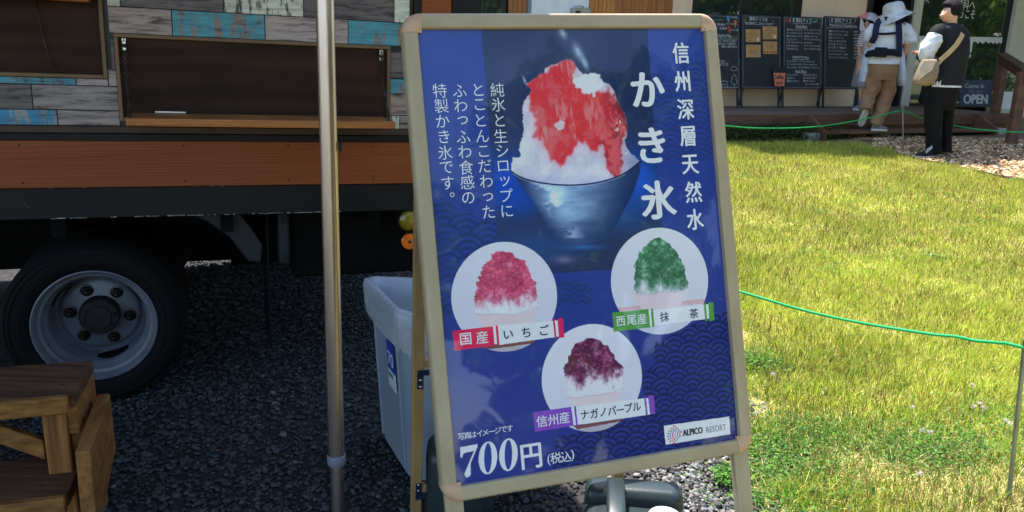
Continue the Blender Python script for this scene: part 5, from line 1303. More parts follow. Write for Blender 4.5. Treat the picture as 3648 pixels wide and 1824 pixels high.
# ------------------------------------------------------------------ chalk boards
M['slate'] = pm('chalkboard', (34, 36, 40), (28, 30, 34), 6, rough=.55); M['easel'] = pm('black_easel_wood', (38, 44, 54), (30, 35, 44), 6, rough=.5)
def ink(name, c): return pm(name, c, tuple(q * .93 for q in c), 30, rough=.7)
for n_, c_ in dict(chalk=(206, 208, 210), chalk_grey=(150, 152, 156), chalk_green=(70, 200, 160), chalk_yellow=(200, 190, 40), card=(196, 150, 92), card_ink=(96, 62, 34), pop_blue=(70, 150, 196), pop_orange=(220, 112, 58), pop_red=(196, 40, 56),
    stick=(214, 160, 90), cup=(226, 128, 96), cup_ink=(70, 36, 28), lid=(36, 34, 36), red_dot=(206, 60, 48), white=(228, 230, 232), teal=(90, 150, 130), open_slate=(62, 74, 88), pink=(214, 120, 130)).items(): M[n_] = ink(n_, c_)
LEAN = .16
BNL = unit(BNO + A(0, 0, LEAN)); BPT = fb(0, .50, DZ)        # board plane leaning back from its feet
BUP = unit(np.cross(BNL, BX)) ; BUP = BUP if BUP[2] > 0 else -BUP
def bp3(px, py, n=0.0): return hit(px, py, BPT + BNL * n, BNL)
MPP = np.linalg.norm(bp3(2801, 200) - bp3(2800, 200)); MPV = np.linalg.norm(bp3(2800, 201) - bp3(2800, 200))
def quad(g, pts, th): return g.prism(pts, BNL * th)
def chalkboard(x0, x1, xb0, xb1, ytop, ybot, label, legs_px, yleg=386):
    c = bp3((x0 + x1) / 2, yleg); t_ = thing('chalkboard', label, 'chalkboard', A(c[0], c[1], DZ), 'chalkboard menus on easels')
    cs = [bp3(x0, ytop), bp3(x1, ytop), bp3(xb1, ybot), bp3(xb0, ybot)]
    # keep it rectangular: use the mean width and height
    u0 = min((cs[0] - BPT) @ BX, (cs[3] - BPT) @ BX); u1 = max((cs[1] - BPT) @ BX, (cs[2] - BPT) @ BX); u0 = ((cs[0] - BPT) @ BX + (cs[3] - BPT) @ BX) / 2; u1 = ((cs[1] - BPT) @ BX + (cs[2] - BPT) @ BX) / 2
    v0 = (cs[3] - BPT) @ BUP; v1 = (cs[0] - BPT) @ BUP
    def P(u, v, n=0): return BPT + BX * u + BUP * v + BNL * n
    pn = G().obox(P(u0 + .012, v0 + .012, -.012), BX * (u1 - u0 - .024), BUP * (v1 - v0 - .024), BNL * .012).build('slate_panel', M['slate'], t_)
    for a_, b_, c_, d_ in ((u0, u1, v1 - .0115, v1), (u0, u1, v0, v0 + .0115), (u0, u0 + .0115, v0 + .012, v1 - .012), (u1 - .0115, u1, v0 + .012, v1 - .012)):
        G().obox(P(a_, c_, -.016), BX * (b_ - a_), BUP * (d_ - c_), BNL * .021).build('frame_bar', M['easel'], t_, bevel=.002)
    g = G(); w_ = .004; i_ = .018
    for a_, b_, c_, d_ in ((u0 + i_, u1 - i_, v1 - i_ - w_, v1 - i_), (u0 + i_, u1 - i_, v0 + i_, v0 + i_ + w_), (u0 + i_, u0 + i_ + w_, v0 + i_ + w_, v1 - i_ - w_), (u1 - i_ - w_, u1 - i_, v0 + i_ + w_, v1 - i_ - w_)):
        g.obox(P(a_, c_, .0003), BX * (b_ - a_), BUP * (d_ - c_), BNL * .0006)
    g.build('chalk_border', M['chalk_grey'], pn)
    for u_ in (u0 + .0, u1 - .028): G().obox(P(u_, 0, -.04), BX * .028, BUP * (v1 - .01), BNL * .022).build('leg', M['easel'], t_, bevel=.002)
    for u_ in (u0 + (u1 - u0) * .42,):
        a_ = P(u_, v1 - .15, -.042); b_ = A(0, 0, 0) + a_; b_ = a_ - BNO * .26; b_[2] = DZ + .002; G().obox(a_, b_ - a_, BX * .022, BNO * .018).build('leg', M['easel'], t_)
    return t_, pn
def wr(pn, items, parent_name='chalk_lettering'):
    byc = {}
    for it in items:
        txt, px, py, h, mat = it[:5]; w_ = it[5] if len(it) > 5 else None; ctr = it[6] if len(it) > 6 else False
        byc.setdefault(mat, []).append((txt, px, py, h, w_, ctr))
    for mat, L in byc.items():
        g = G()
        for txt, px, py, h, w_, ctr in L:
            if w_:  # from px to px+w
                put_text(g, txt, bp3(px + w_ / 2, py, .0008), BX, BUP, 1, fit=h * MPV, width=w_ * MPP, bold=.012)
            else: put_text(g, txt, bp3(px, py, .0008), BX, BUP, h * MPV * 1.1, center=ctr, bold=.012)
        link_text(g, parent_name, M[mat], pn)
def strip(pn, name, mat, lines, wd=.005):
    g = G()
    for pts in lines:
        for i in range(len(pts) - 1):
            a_, b_ = bp3(*pts[i], .0008), bp3(*pts[i + 1], .0008); d_ = unit(b_ - a_); s_ = np.cross(BNL, d_) * wd / 2; g.add([a_ - s_, b_ - s_, b_ + s_, a_ + s_], [(0, 1, 2, 3)])
    return link_text(g, name, M[mat], pn)
def patch(pn, name, mat, pts, n=.001, th=.001): return quad(G(), [bp3(x, y, n) for x, y in pts], th).build(name, M[mat], pn)
c1_, p1_ = chalkboard(2495, 2633, 2497, 2636, 49, 315, 'leftmost chalkboard on the deck with three coloured ice lollies drawn at the top', None)
wr(p1_, [('キャンデー', 2532, 71, 8, 'chalk_green', 44), ('アイス監督が', 2535, 87, 8, 'chalk', 48), ('キャンデーを使用', 2524, 100, 8, 'chalk', 62), ('ラムネ味', 2602, 62, 7, 'chalk', 23), ('オレンジ味', 2589, 85, 6, 'chalk', 24), ('いちご味', 2604, 107, 7, 'chalk', 25),
         ('CAJYUTTA', 2555, 130, 13, 'chalk', 48), ('カジュッタ', 2605, 132, 6, 'chalk_yellow', 20), ('フルーツまるごと君に!', 2558, 146, 8, 'chalk', 64), ('100%フルーツ果汁を', 2558, 156, 8, 'chalk', 60), ('美味しく楽しめます', 2572, 166, 8, 'chalk', 52),
         ('アイスへ', 2552, 218, 10, 'chalk', 30), ('ようこそ', 2566, 229, 10, 'chalk', 28)])
strip(p1_, 'chalk_drawing', 'chalk', [[(2540, 139), (2629, 139)], [(2505, 314 - 26), (2505, 312), (2630, 313)], [(2570, 289), (2590, 289), (2591, 313)], [(2572, 300), (2572, 312)], [(2572, 300), (2583, 300), (2583, 312)], [(2616, 313), (2616, 302)],
    [(2606, 296), (2604, 287), (2610, 282), (2606, 276), (2612, 271), (2613, 266), (2618, 266), (2619, 271), (2624, 276), (2621, 282), (2627, 288), (2624, 297), (2616, 302), (2606, 296)],
    [(2604, 246), (2606, 240), (2612, 237), (2620, 238), (2626, 244), (2624, 251), (2614, 252), (2606, 251), (2604, 246)]], .004)
for (x, y), m_ in (((2593, 64), 'pop_blue'), ((2619, 82), 'pop_orange'), ((2597, 102), 'pop_red')):
    k = 1 if m_ != 'pop_orange' else -1; o_ = patch(p1_, 'lolly', m_, [(x - 5 - k, y - 9), (x + 4 - k, y - 10), (x + 6 + k, y + 8), (x - 3 + k, y + 9)]); patch(p1_, 'lolly_stick', 'stick', [(x + k, y + 9.5), (x + 3 + k, y + 9), (x + 3 + k * 2, y + 16), (x + 1 + k * 2, y + 16)])
c2_, p2_ = chalkboard(2641, 2782, 2644, 2782, 51, 315, 'chalkboard on the deck with four tan paper cards pinned to it', None)
wr(p2_, [('蓼科アイスは', 2671, 68, 14, 'chalk', 62), ('地元食材にこだわってます', 2657, 84, 10, 'chalk', 94)])
for x0, y0, x1, y1, nm in ((2656, 104, 2708, 150, 'a'), (2717, 94, 2768, 140, 'b'), (2657, 159, 2709, 204, 'c'), (2718, 147, 2768, 192, 'd')):
    cd = thing('paper_card', {'a': 'upper left tan paper card on the second chalkboard', 'b': 'upper right tan paper card on the second chalkboard', 'c': 'lower left tan paper card with a soft ice drawing on the second chalkboard', 'd': 'lower right tan paper card with a row of red apples'}[nm], 'paper card', bp3((x0 + x1) / 2, (y0 + y1) / 2), 'paper cards on the second chalkboard')
    sh = quad(G(), [bp3(x, y, .002) for x, y in ((x0, y0), (x1, y0 + 1), (x1 + 1, y1), (x0 + 1, y1))], .002).build('sheet', M['card'], cd)
    g = G(); L_ = {'a': ('牛乳は', '八ヶ岳中央農業実践大学校', 'の牛乳を使用', '牛乳アイスクリーム', '濃厚バニラ'), 'b': ('蜂蜜は', '茅野市花蜂蜜使用', 'アイスによく合う', '蜂蜜牛乳', 'はちみつ'), 'c': ('寒天ゼリーフロート', '（コーヒーor ラムネ）', '茅野の特産品', '寒天を使用'), 'd': ('りんごジュースは', '信州安曇野産', 'りんごを使用')}[nm]
    for k, tx in enumerate(L_): put_text(g, tx, bp3((x0 + x1) / 2 - (4 if k > 2 else 0), y0 + 7 + k * 8.2, .0045), BX, BUP, 1, fit=5.2 * MPV, width=(len(tx) * 4.0 + 4) * MPP if len(tx) < 11 else 44 * MPP, bold=.01)
    link_text(g, 'card_lettering', M['card_ink'], sh)
    if nm == 'd':
        for k in range(5): g = G(); g.lathe(bp3(x0 + 6 + k * 10, y1 - 7, .0045), BNL, [(3.2 * MPP, 0), (0, .0006)], 10); g.build('apple_print', M['red_dot'], sh)
    else: 
        g = G(); g.prism([bp3(x, y, .0045) for x, y in ((x1 - 11, y1 - 12), (x1 - 8, y1 - 17), (x1 - 5, y1 - 12), (x1 - 6, y1 - 4), (x1 - 10, y1 - 4))], BNL * .0005); g.build('drawing', M['white'] if nm != 'c' else M['pop_blue'], sh)
strip(p2_, 'chalk_drawing', 'chalk_yellow', [[(2655, 66), (2656, 74)], [(2651, 73), (2652, 80)], [(2752, 72), (2755, 79)], [(2757, 80), (2759, 87)]], .006)
c3_, p3_ = chalkboard(2789, 2927, 2791, 2926, 56, 316, 'chalkboard on the deck filled with the drink, juice and float menus', None)
dm_l = ['濃厚牛乳(ホットアイス)', 'ハニーミルク(ホットアイス)', '黒蜜ミルク(ホットアイス)', 'りんごジュース', 'レモネード(ホットアイス)', 'レモンスカッシュ', 'ラムネスカッシュ']; dm_r = ['コーヒー(ホットアイス)', 'カフェオレ(ホットアイス)', '紅茶(ホットアイス)', 'かりんティー(ホットアイス)', 'ホットココア', 'ウインナーコーヒー(ホットのみ)', 'ウインナーココア(ホットのみ)']
it = [('蓼科アイス', 2835, 74, 17, 'chalk', 57), ('実営', 2824, 72, 15, 'chalk', 7), ('Drink Menu', 2835, 94, 10, 'chalk', 40), ('CAJYUTTA Menu', 2822, 205, 10, 'chalk', 60), ('Float Menu', 2834, 254, 9, 'chalk', 38)]
for k in range(7): it += [(dm_l[k], 2802, 107 + k * 11.2, 7.5, 'chalk', min(56, len(dm_l[k]) * 5.2)), (dm_r[k], 2864, 108 + k * 11.2, 7.5, 'chalk', min(58, len(dm_r[k]) * 5))]
for k, s_ in enumerate(('カジュッタ(グレープフルーツorオレンジ)', 'カジュッタdeソーダ(グレープフルーツorオレンジ)', 'カジュッタdeソーダラムネ味(グレープフルーツ)')): it.append((s_, 2803, 219 + k * 11, 7.5, 'chalk', 100 + k * 8))
for k, (a_, b_) in enumerate((('コーヒーフロート', 'レモンスカッシュフロート'), ('紅茶フロート', 'ラムネスカッシュフロート'), ('黒蜜ミルクフロート', '寒天ゼリーフロート'))): it += [(a_, 2803, 267 + k * 11, 7.5, 'chalk', len(a_) * 5), (b_, 2860, 267 + k * 11, 7.5, 'chalk', min(52, len(b_) * 5))]
it.append(('(コーヒーorラムネ味)', 2868, 300, 7.5, 'chalk', 50))
wr(p3_, it)
strip(p3_, 'chalk_drawing', 'chalk', [[(2824, 84), (2892, 85)], [(2834, 100), (2875, 101)], [(2822, 211), (2882, 212)], [(2833, 260), (2873, 260)]], .004)
patch(p3_, 'cup_drawing', 'red_dot', [(2798, 68), (2806, 68), (2805, 79), (2799, 79)]); patch(p3_, 'cup_drawing', 'pink', [(2811, 66), (2817, 66), (2816, 80), (2812, 80)])
patch(p3_, 'melon_drawing', 'teal', [(2894, 70), (2900, 76), (2908, 72), (2914, 67), (2912, 76), (2904, 82), (2896, 80)])
c4_, p4_ = chalkboard(2935, 3066, 2937, 3060, 57, 317, 'rightmost chalkboard on the deck listing soft ice flavours with prices', None)
rows4 = [('濃厚バニラソフトクリーム', '500円'), ('濃厚バニラチョコソースがけ', '550円'), ('牛乳ソフトクリーム', '500円'), ('牛乳ソフトはちみつがけ', '550円'), ('ほうじ茶ソフトクリーム', '500円'), ('ほうじ茶ソフト黒蜜がけ', '550円'), ('ミントソフトクリーム', '500円'), ('ミントソフトチョコソースがけ', '550円'), ('ラムレーズンソフトクリーム', '600円')]
it = [('蓼科アイス', 2972, 74, 17, 'chalk', 64), ('実営', 2961, 72, 15, 'chalk', 7), ('Welcome to Tateshina Ice', 2952, 91, 9, 'chalk', 104)]
for k, (a_, b_) in enumerate(rows4): it += [(a_, 2951, 112 + k * 11.6, 8, 'chalk', min(72, len(a_) * 6)), (b_, 3041, 113 + k * 11.6, 8, 'chalk', 17)]
wr(p4_, it)
strip(p4_, 'chalk_drawing', 'chalk', [[(2946, 98), (3058, 99)], [(2972, 85), (3036, 85)], [(3043, 82), (3048, 66)], [(3044, 76), (3050, 74)], [(2954, 66), (2957, 82)]], .004)
# coffee cup board
cup = thing('coffee_sign', 'flat orange takeaway cup sign reading Coffee hung between two chalkboards', 'sign', bp3(2777, 300))
cu = quad(G(), [bp3(x, y, .03) for x, y in ((2754, 260), (2797, 260), (2792, 307), (2760, 307))], .012).build('cup_shape', M['cup'], cup, bevel=.001)
quad(G(), [bp3(x, y, .03) for x, y in ((2751, 259.5), (2751, 250), (2756, 237), (2793, 237), (2799, 250), (2799, 259.5))], .014).build('lid_shape', M['lid'], cup, bevel=.001)
g = G(); put_text(g, 'Coffee', bp3(2775, 274, .0425), BX, BUP, 1, fit=15 * MPV, width=33 * MPP, bold=.03); link_text(g, 'lettering', M['cup_ink'], cu)
g = G(); put_text(g, '珈琲', bp3(2776, 296, .0425), BX, BUP, 1, fit=11 * MPV, width=24 * MPP, bold=.02); link_text(g, 'lettering', M['cup_ink'], cu)
# Come In We Are OPEN board
od = .35; 
def op3(px, py, n=0.0): return hit(px, py, fb(0, od, DZ) + BNL * n, BNL)
ob_ = thing('open_sign', 'slate grey rounded board reading Come In We Are OPEN leaning by the glass door', 'sign', op3(3474, 378))
cs = [op3(x, y) for x, y in ((3415, 285), (3533, 284), (3533, 380), (3418, 380))]; cen = sum(cs) / 4; hw = ((cs[1] - cs[0]) @ BX + (cs[2] - cs[3]) @ BX) / 4; hh = ((cs[0] - cs[3]) @ BUP) / 2
g = G(); g.prism(rrect(cen, BX, BUP, hw, hh, .05, 6), BNL * .02); opb = g.build('board', M['open_slate'], ob_, bevel=.003)
mv = np.linalg.norm(op3(3474, 331) - op3(3474, 330)); mh = np.linalg.norm(op3(3475, 330) - op3(3474, 330))
for tx, x, y, h, w_, bo, sl in (('Come In', 3472, 306, 16, 68, .0, 0), ('We Are', 3476, 325, 11, 52, -.012, .3), ('OPEN', 3476, 353, 32, 84, .05, 0)):
    g = G(); put_text(g, tx, op3(x, y, .0215), BX, BUP, 1, fit=h * mv, width=w_ * mh, bold=bo, slant=sl); link_text(g, 'lettering', M['chalk'] if tx != 'We Are' else M['chalk_grey'], opb)
# lettering and white drip border on the glass door
gd = bpy.data.objects['glass_door']
def gl(px, py): return hit(px, py, fb(0, -.048, 1), BNO)
gmh = np.linalg.norm(gl(3451, 30) - gl(3450, 30)); UPZ = A(0, 0, 1)
g = G(); put_text(g, '蓼科へ', gl(3442, 16), BX, UPZ, 1, fit=26 * gmh, width=66 * gmh, bold=.006); put_text(g, 'ようこそ', gl(3436, 50), BX, UPZ, 1, fit=22 * gmh, width=76 * gmh, bold=.006); link_text(g, 'glass_lettering', M['white'], gd)
pts = [(3268, 128), (3572, 133), (3570, 150), (3566, 156), (3560, 150), (3552, 158), (3546, 150), (3538, 157), (3530, 149), (3522, 155), (3512, 147), (3500, 157), (3492, 148), (3484, 156), (3476, 148), (3466, 150), (3462, 180), (3458, 190), (3453, 180), (3450, 152),
       (3430, 148), (3400, 152), (3380, 146), (3350, 152), (3320, 148), (3300, 146), (3290, 138), (3282, 142), (3276, 148), (3270, 142)]
g = G(); g.prism([gl(*p) for p in pts], BNO * .0008); g.build('drip_decal', M['white'], gd)
g = G(); g.lathe(gl(3454, 199), BNO, [(0, .0008), (5 * gmh, .0006), (5 * gmh, 0)], 14); g.build('drip_decal', M['white'], gd)
# soft ice cut-out on a stick in front of the last chalkboard
ic = thing('soft_ice_sign', 'white soft ice cone cut-out with rows of text beside the last chalkboard', 'sign', at_z(3072, 386, DZ))
cw = quad(G(), [bp3(x, y, .06) for x, y in ((3064, 76), (3068, 70), (3074, 72), (3080, 84), (3083, 98), (3084, 108), (3080, 114), (3066, 114), (3062, 104), (3063, 92))], .01).build('ice_shape', M['white'], ic, bevel=.001)
quad(G(), [bp3(x, y, .06) for x, y in ((3066, 115), (3081, 115), (3079, 132), (3069, 132))], .01).build('cone_shape', M['stick'], ic, bevel=.001)
a_ = bp3(3072, 132.5, .065); G().tube([a_, A(a_[0], a_[1] + .0, DZ)], .006, 8).build('stick', M['easel'], ic)

# ------------------------------------------------------------------ trees mirrored in the glass
M['leaf'] = vcol_mat('tree_leaves', rough=.5, spec=.3, trans=.35); M['bark'] = pm('tree_bark', (92, 76, 62), (64, 52, 44), 10, rough=.9, bump=.5, stretch=(1, 1, .3))
def tree(x, y, h, seed, label):
    t_ = thing('broadleaf_tree', label, 'tree', (x, y, 0), 'trees facing the cafe'); r_ = random.Random(seed)
    tr = G(); tr.tube([A(x, y, -.05), A(x + .1, y, h * .3), A(x, y + .1, h * .75)], [.22, .16, .05], 10)
    for k in range(6):
        q = r_.uniform(0, 6.28); z = h * r_.uniform(.3, .6); tr.tube([A(x, y, z), A(x + math.cos(q) * h * .18, y + math.sin(q) * h * .18, z + h * .16), A(x + math.cos(q) * h * .3, y + math.sin(q) * h * .3, z + h * .22)], [.09, .05, .02], 7)
    tr.build('trunk', M['bark'], t_, smooth=True)
    n = 16000; rg = np.random.default_rng(seed); cl_ = [A(x + rg.normal(0, h * .17), y + rg.normal(0, h * .17), h * rg.uniform(.12, .98)) for _ in range(40)]; ci = rg.integers(0, 40, n)
    v = rg.normal(0, 1, (n, 3)); v /= np.linalg.norm(v, axis=1)[:, None]; P_ = np.array(cl_)[ci] + v * (rg.random((n, 1)) ** .4) * A(h * .13, h * .13, h * .08)
    q = rg.normal(0, 1, (n, 3)); q /= np.linalg.norm(q, axis=1)[:, None]; w_ = np.cross(q, rg.normal(0, 1, (n, 3))); w_ /= np.linalg.norm(w_, axis=1)[:, None]; s_ = (.16 * rg.uniform(.6, 1.3, n))[:, None]
    V = np.stack([P_ - q * s_, P_ + w_ * s_ * .6, P_ + q * s_, P_ - w_ * s_ * .6], 1).reshape(-1, 3)
    c_ = np.array([lin(k) for k in ((96, 136, 44), (128, 166, 60), (66, 104, 34))])[rg.integers(0, 3, n)]
    np_mesh('crown', V, np.arange(n * 4).reshape(-1, 4), np.repeat(c_, 4, 0), M['leaf'], t_)
for i, (x, y, h) in enumerate(((14, 3, 6), (17, -1, 7.5), (20, 4.5, 8), (12, -4.5, 7.5), (18, 9.5, 7), (22, 0, 9), (15.5, 6.5, 6), (8, -8, 7))): tree(x, y, h, 60 + i, ['small tree nearest the cafe', 'tall tree left of the tallest', 'spreading tree right of the tall one', 'slender tree farthest behind the photographer', 'rounded tree closest to the roadside', 'tallest tree at the back', 'low bushy tree beside the chip path', 'lone tree behind the sign'][i] + ' among the leafy trees facing the cafe')
# ------------------------------------------------------------------ people
M['skin'] = pm('skin', (224, 172, 142), (212, 158, 128), 12, rough=.5)
M['hair'] = pm('black_hair', (34, 28, 27), (22, 19, 19), 40, rough=.75, spec=.2, stretch=(1, 1, .3), bump=.3)
def cloth(name, c, c2=None, **k): return pm(name, c, c2 or tuple(q * .9 for q in c), 12, rough=.85, bump=.5, bscale=26, spec=.2, **k)
M['tee_black'] = cloth('black_cotton', (38, 39, 42)); M['trouser_black'] = cloth('black_trousers', (22, 22, 23)); M['white_cotton'] = cloth('white_cotton', (226, 228, 232))
M['canvas'] = cloth('greige_canvas', (150, 132, 112)); M['strap_tan'] = cloth('tan_strap', (186, 160, 116)); M['tan_trouser'] = cloth('tan_trousers', (156, 122, 90)); M['navy'] = cloth('navy_webbing', (38, 42, 66)); M['blackweb'] = cloth('black_webbing', (30, 31, 36))
M['hat'] = cloth('pale_grey_straw', (206, 206, 208), (180, 176, 166)); M['pinkcap'] = cloth('pink_cap', (232, 140, 146)); M['mesh_cap'] = cloth('grey_mesh', (150, 150, 164), (190, 190, 200))
M['skirt'] = cloth('grey_skirt', (150, 148, 146)); M['muslin'] = cloth('pale_muslin', (208, 214, 226)); M['lilac'] = cloth('lilac_sock', (150, 144, 196)); M['shoe_grey'] = cloth('grey_shoe', (120, 112, 108)); M['sole'] = pm('white_sole', (216, 210, 196), (196, 186, 166), 20, rough=.7)
M['shoe_black'] = cloth('black_canvas_shoe', (40, 38, 38)); M['shoe_purple'] = cloth('mauve_shoe', (134, 120, 140))
mt, t, b = new_mat('striped_cotton'); tc = t.nodes.new('ShaderNodeTexCoord'); wv = t.nodes.new('ShaderNodeTexWave'); wv.bands_direction = 'Z'; wv.inputs['Scale'].default_value = 10.5
cr = t.nodes.new('ShaderNodeValToRGB'); cr.color_ramp.interpolation = 'CONSTANT'; cr.color_ramp.elements[0].color = (*lin((216, 200, 196)), 1); cr.color_ramp.elements[1].color = (*lin((140, 112, 104)), 1); cr.color_ramp.elements[1].position = .62
t.links.new(tc.outputs['Object'], wv.inputs['Vector']); t.links.new(wv.outputs['Fac'], cr.inputs[0]); t.links.new(cr.outputs[0], b.inputs['Base Color']); b.inputs['Roughness'].default_value = .85; M['stripes'] = mt

def skin_body(name, parent, nodes, edges, mat, sub=2, root=0):
    """nodes: {key:(point, radius)}; one continuous skinned surface"""
    keys = list(nodes); me = bpy.data.meshes.new(name + '_s'); org = np.array(nodes[keys[root]][0], float)
    me.from_pydata([tuple(np.array(nodes[k][0], float) - org) for k in keys], [(keys.index(a), keys.index(b_)) for a, b_ in edges], [])
    o = bpy.data.objects.new(name + '_s', me); col.objects.link(o); md = o.modifiers.new('s', 'SKIN'); md.use_smooth_shade = True
    if not me.skin_vertices: bpy.context.view_layer.update()
    for i, k in enumerate(keys):
        r = nodes[k][1]; r = (r, r) if not hasattr(r, '__len__') else r; me.skin_vertices[0].data[i].radius = r
    me.skin_vertices[0].data[root].use_root = True
    s_ = o.modifiers.new('u', 'SUBSURF'); s_.levels = sub; s_.render_levels = sub
    dg = bpy.context.evaluated_depsgraph_get(); m2 = bpy.data.meshes.new_from_object(o.evaluated_get(dg)); m2.name = name; bpy.data.objects.remove(o)
    m2.materials.clear(); m2.polygons.foreach_set('use_smooth', [True] * len(m2.polygons))
    return link(name, m2, mat, parent, org)
class Px:
    """places points by where they stand in a vertical plane at depth Yp"""
    def __init__(s, Yp): s.Y = Yp; s.k = 1.0
    def p(s, x, y, d=0.0): return at_y(x, y, s.Y + d)
    def r(s, px): return px * np.linalg.norm(at_y(3301, 300, s.Y) - at_y(3300, 300, s.Y))
def fold_ring(c, ax, ay, rx, ry, n, seed, amp, sq=2.3):
    r_ = random.Random(seed); ph = [r_.uniform(0, 6.28) for _ in range(3)]; out = []
    for k in range(n):
        q = 2 * math.pi * k / n; cx_, sy_ = math.cos(q), math.sin(q)
        m_ = (abs(cx_) ** sq + abs(sy_) ** sq) ** (-1 / sq); w_ = 1 + amp * (math.sin(3 * q + ph[0]) * .5 + math.sin(7 * q + ph[1]) * .35 + math.sin(11 * q + ph[2]) * .2)
        out.append(c + ax * rx * m_ * cx_ * w_ + ay * ry * m_ * sy_ * w_)
    return out
def garment(name, P_, rows, mat, parent, amp=.05, n=40, seed=1, cap=False, yaw=0.0, smooth=True, horiz=True):
    """rows: (px left, px right, py, depth offset, depth radius)"""
    ax = A(math.cos(yaw), math.sin(yaw), 0); ay = A(-ax[1], ax[0], 0); rs = []
    # interpolate extra rows so that folds can vary
    R_ = []
    for i in range(len(rows) - 1):
        for j in range(4): u = j / 4; R_.append([a_ * (1 - u) + b_ * u for a_, b_ in zip(rows[i], rows[i + 1])])
    R_.append(list(rows[-1])); rr_ = random.Random(seed)
    ph = [rr_.uniform(0, 6.28) for _ in range(6)]
    for i, (x0, x1, y, d, rd) in enumerate(R_):
        c = P_.p((x0 + x1) / 2, y, d); rx = P_.r((x1 - x0) / 2); ring = []
        for k in range(n):
            q = 2 * math.pi * k / n; cx_, sy_ = math.cos(q), math.sin(q); m_ = (abs(cx_) ** 2.3 + abs(sy_) ** 2.3) ** (-1 / 2.3)
            w_ = 1 + amp * (math.sin(3 * q + ph[0] + i * .25) * .5 + math.sin(6 * q + ph[1] - i * .4) * .35 + math.sin(11 * q + ph[2] + i * .7) * .25)
            ring.append(c + ax * rx * m_ * cx_ * w_ + ay * rd * m_ * sy_ * w_)
        rs.append(ring)
    return G().rings(rs, cap).build(name, mat, parent, smooth=smooth, autos=70)
def ball(g, c, rx, ry, rz, n=16, m_=10, tilt=None, ax=None):
    ax = ax or (A(1, 0, 0), A(0, 1, 0), A(0, 0, 1)); rs = []
    for i in range(1, m_):
        f = math.pi * i / m_; rs.append([c + ax[2] * rz * math.cos(f) + math.sin(f) * (ax[0] * rx * math.cos(q) + ax[1] * ry * math.sin(q)) for q in [2 * math.pi * k / n for k in range(n)]])
    return g.rings(rs)
def shoe(name, P_toe, P_heel, w_, h, mat, parent, pitch=None, up=None):
    toe, heel = np.array(P_toe), np.array(P_heel); d = unit(toe - heel); up = A(0, 0, 1) if up is None else up; s_ = unit(np.cross(d, up)); up = np.cross(s_, d); L_ = np.linalg.norm(toe - heel)
    prof = [(0, .62, .75), (.06, .80, 1), (.25, .82, 1.0), (.42, .86, .86), (.6, 1.0, .62), (.8, .98, .48), (.94, .72, .38), (1, .35, .28)]
    rs = []
    for u, ww, hh in prof: 
        c = heel + d * L_ * u; rs.append([c + s_ * w_ * ww * math.cos(q) + up * (h * hh * max(0, math.sin(q)) ** .7 + (.012 if math.sin(q) >= 0 else .0121)) for q in [math.pi * k / 10 for k in range(11)]] + [c - s_ * w_ * ww * .98 + up * .013, c + s_ * w_ * ww * .98 + up * .013])
    o = G().rings(rs, True).build(name, mat, parent, smooth=True, autos=70)
    rs = []
    for u, ww, hh in prof: c = heel + d * (L_ * (1.02 * u - .01)); rs.append([c + s_ * w_ * ww * 1.05 - up * .012, c - s_ * w_ * ww * 1.05 - up * .012, c - s_ * w_ * ww * 1.05 + up * .0125, c + s_ * w_ * ww * 1.05 + up * .0125])
    G().rings(rs).build('sole', M['sole'], o, smooth=True, autos=40); return o
def hand_nodes(nodes, edges, key, wrist, dirv, side, upn, s=1.0):
    """palm and five unequal fingers, slightly curled"""
    w_ = np.array(wrist, float); nodes[key + 'p'] = (w_ + dirv * .05 * s, (.030 * s, .018 * s)); edges.append((key, key + 'p'))
    for i, (off, ln) in enumerate(((-.030, .062), (-.010, .074), (.010, .068), (.028, .052))):
        a_ = w_ + dirv * .085 * s + side * off * s; b_ = a_ + (dirv * .75 - upn * .35) * ln * .55 * s; c_ = b_ + (dirv * .35 - upn * .8) * ln * .5 * s
        for j, (p_, r_) in enumerate(((a_, .0105), (b_, .009), (c_, .0075))): nodes[f'{key}f{i}{j}'] = (p_, r_ * s)
        edges += [(key + 'p', f'{key}f{i}0'), (f'{key}f{i}0', f'{key}f{i}1'), (f'{key}f{i}1', f'{key}f{i}2')]
    a_ = w_ + dirv * .035 * s - side * .035 * s; b_ = a_ + (dirv * .7 - side * .6) * .035 * s; nodes[key + 't0'] = (a_, .012 * s); nodes[key + 't1'] = (b_, .010 * s); edges += [(key + 'p', key + 't0'), (key + 't0', key + 't1')]

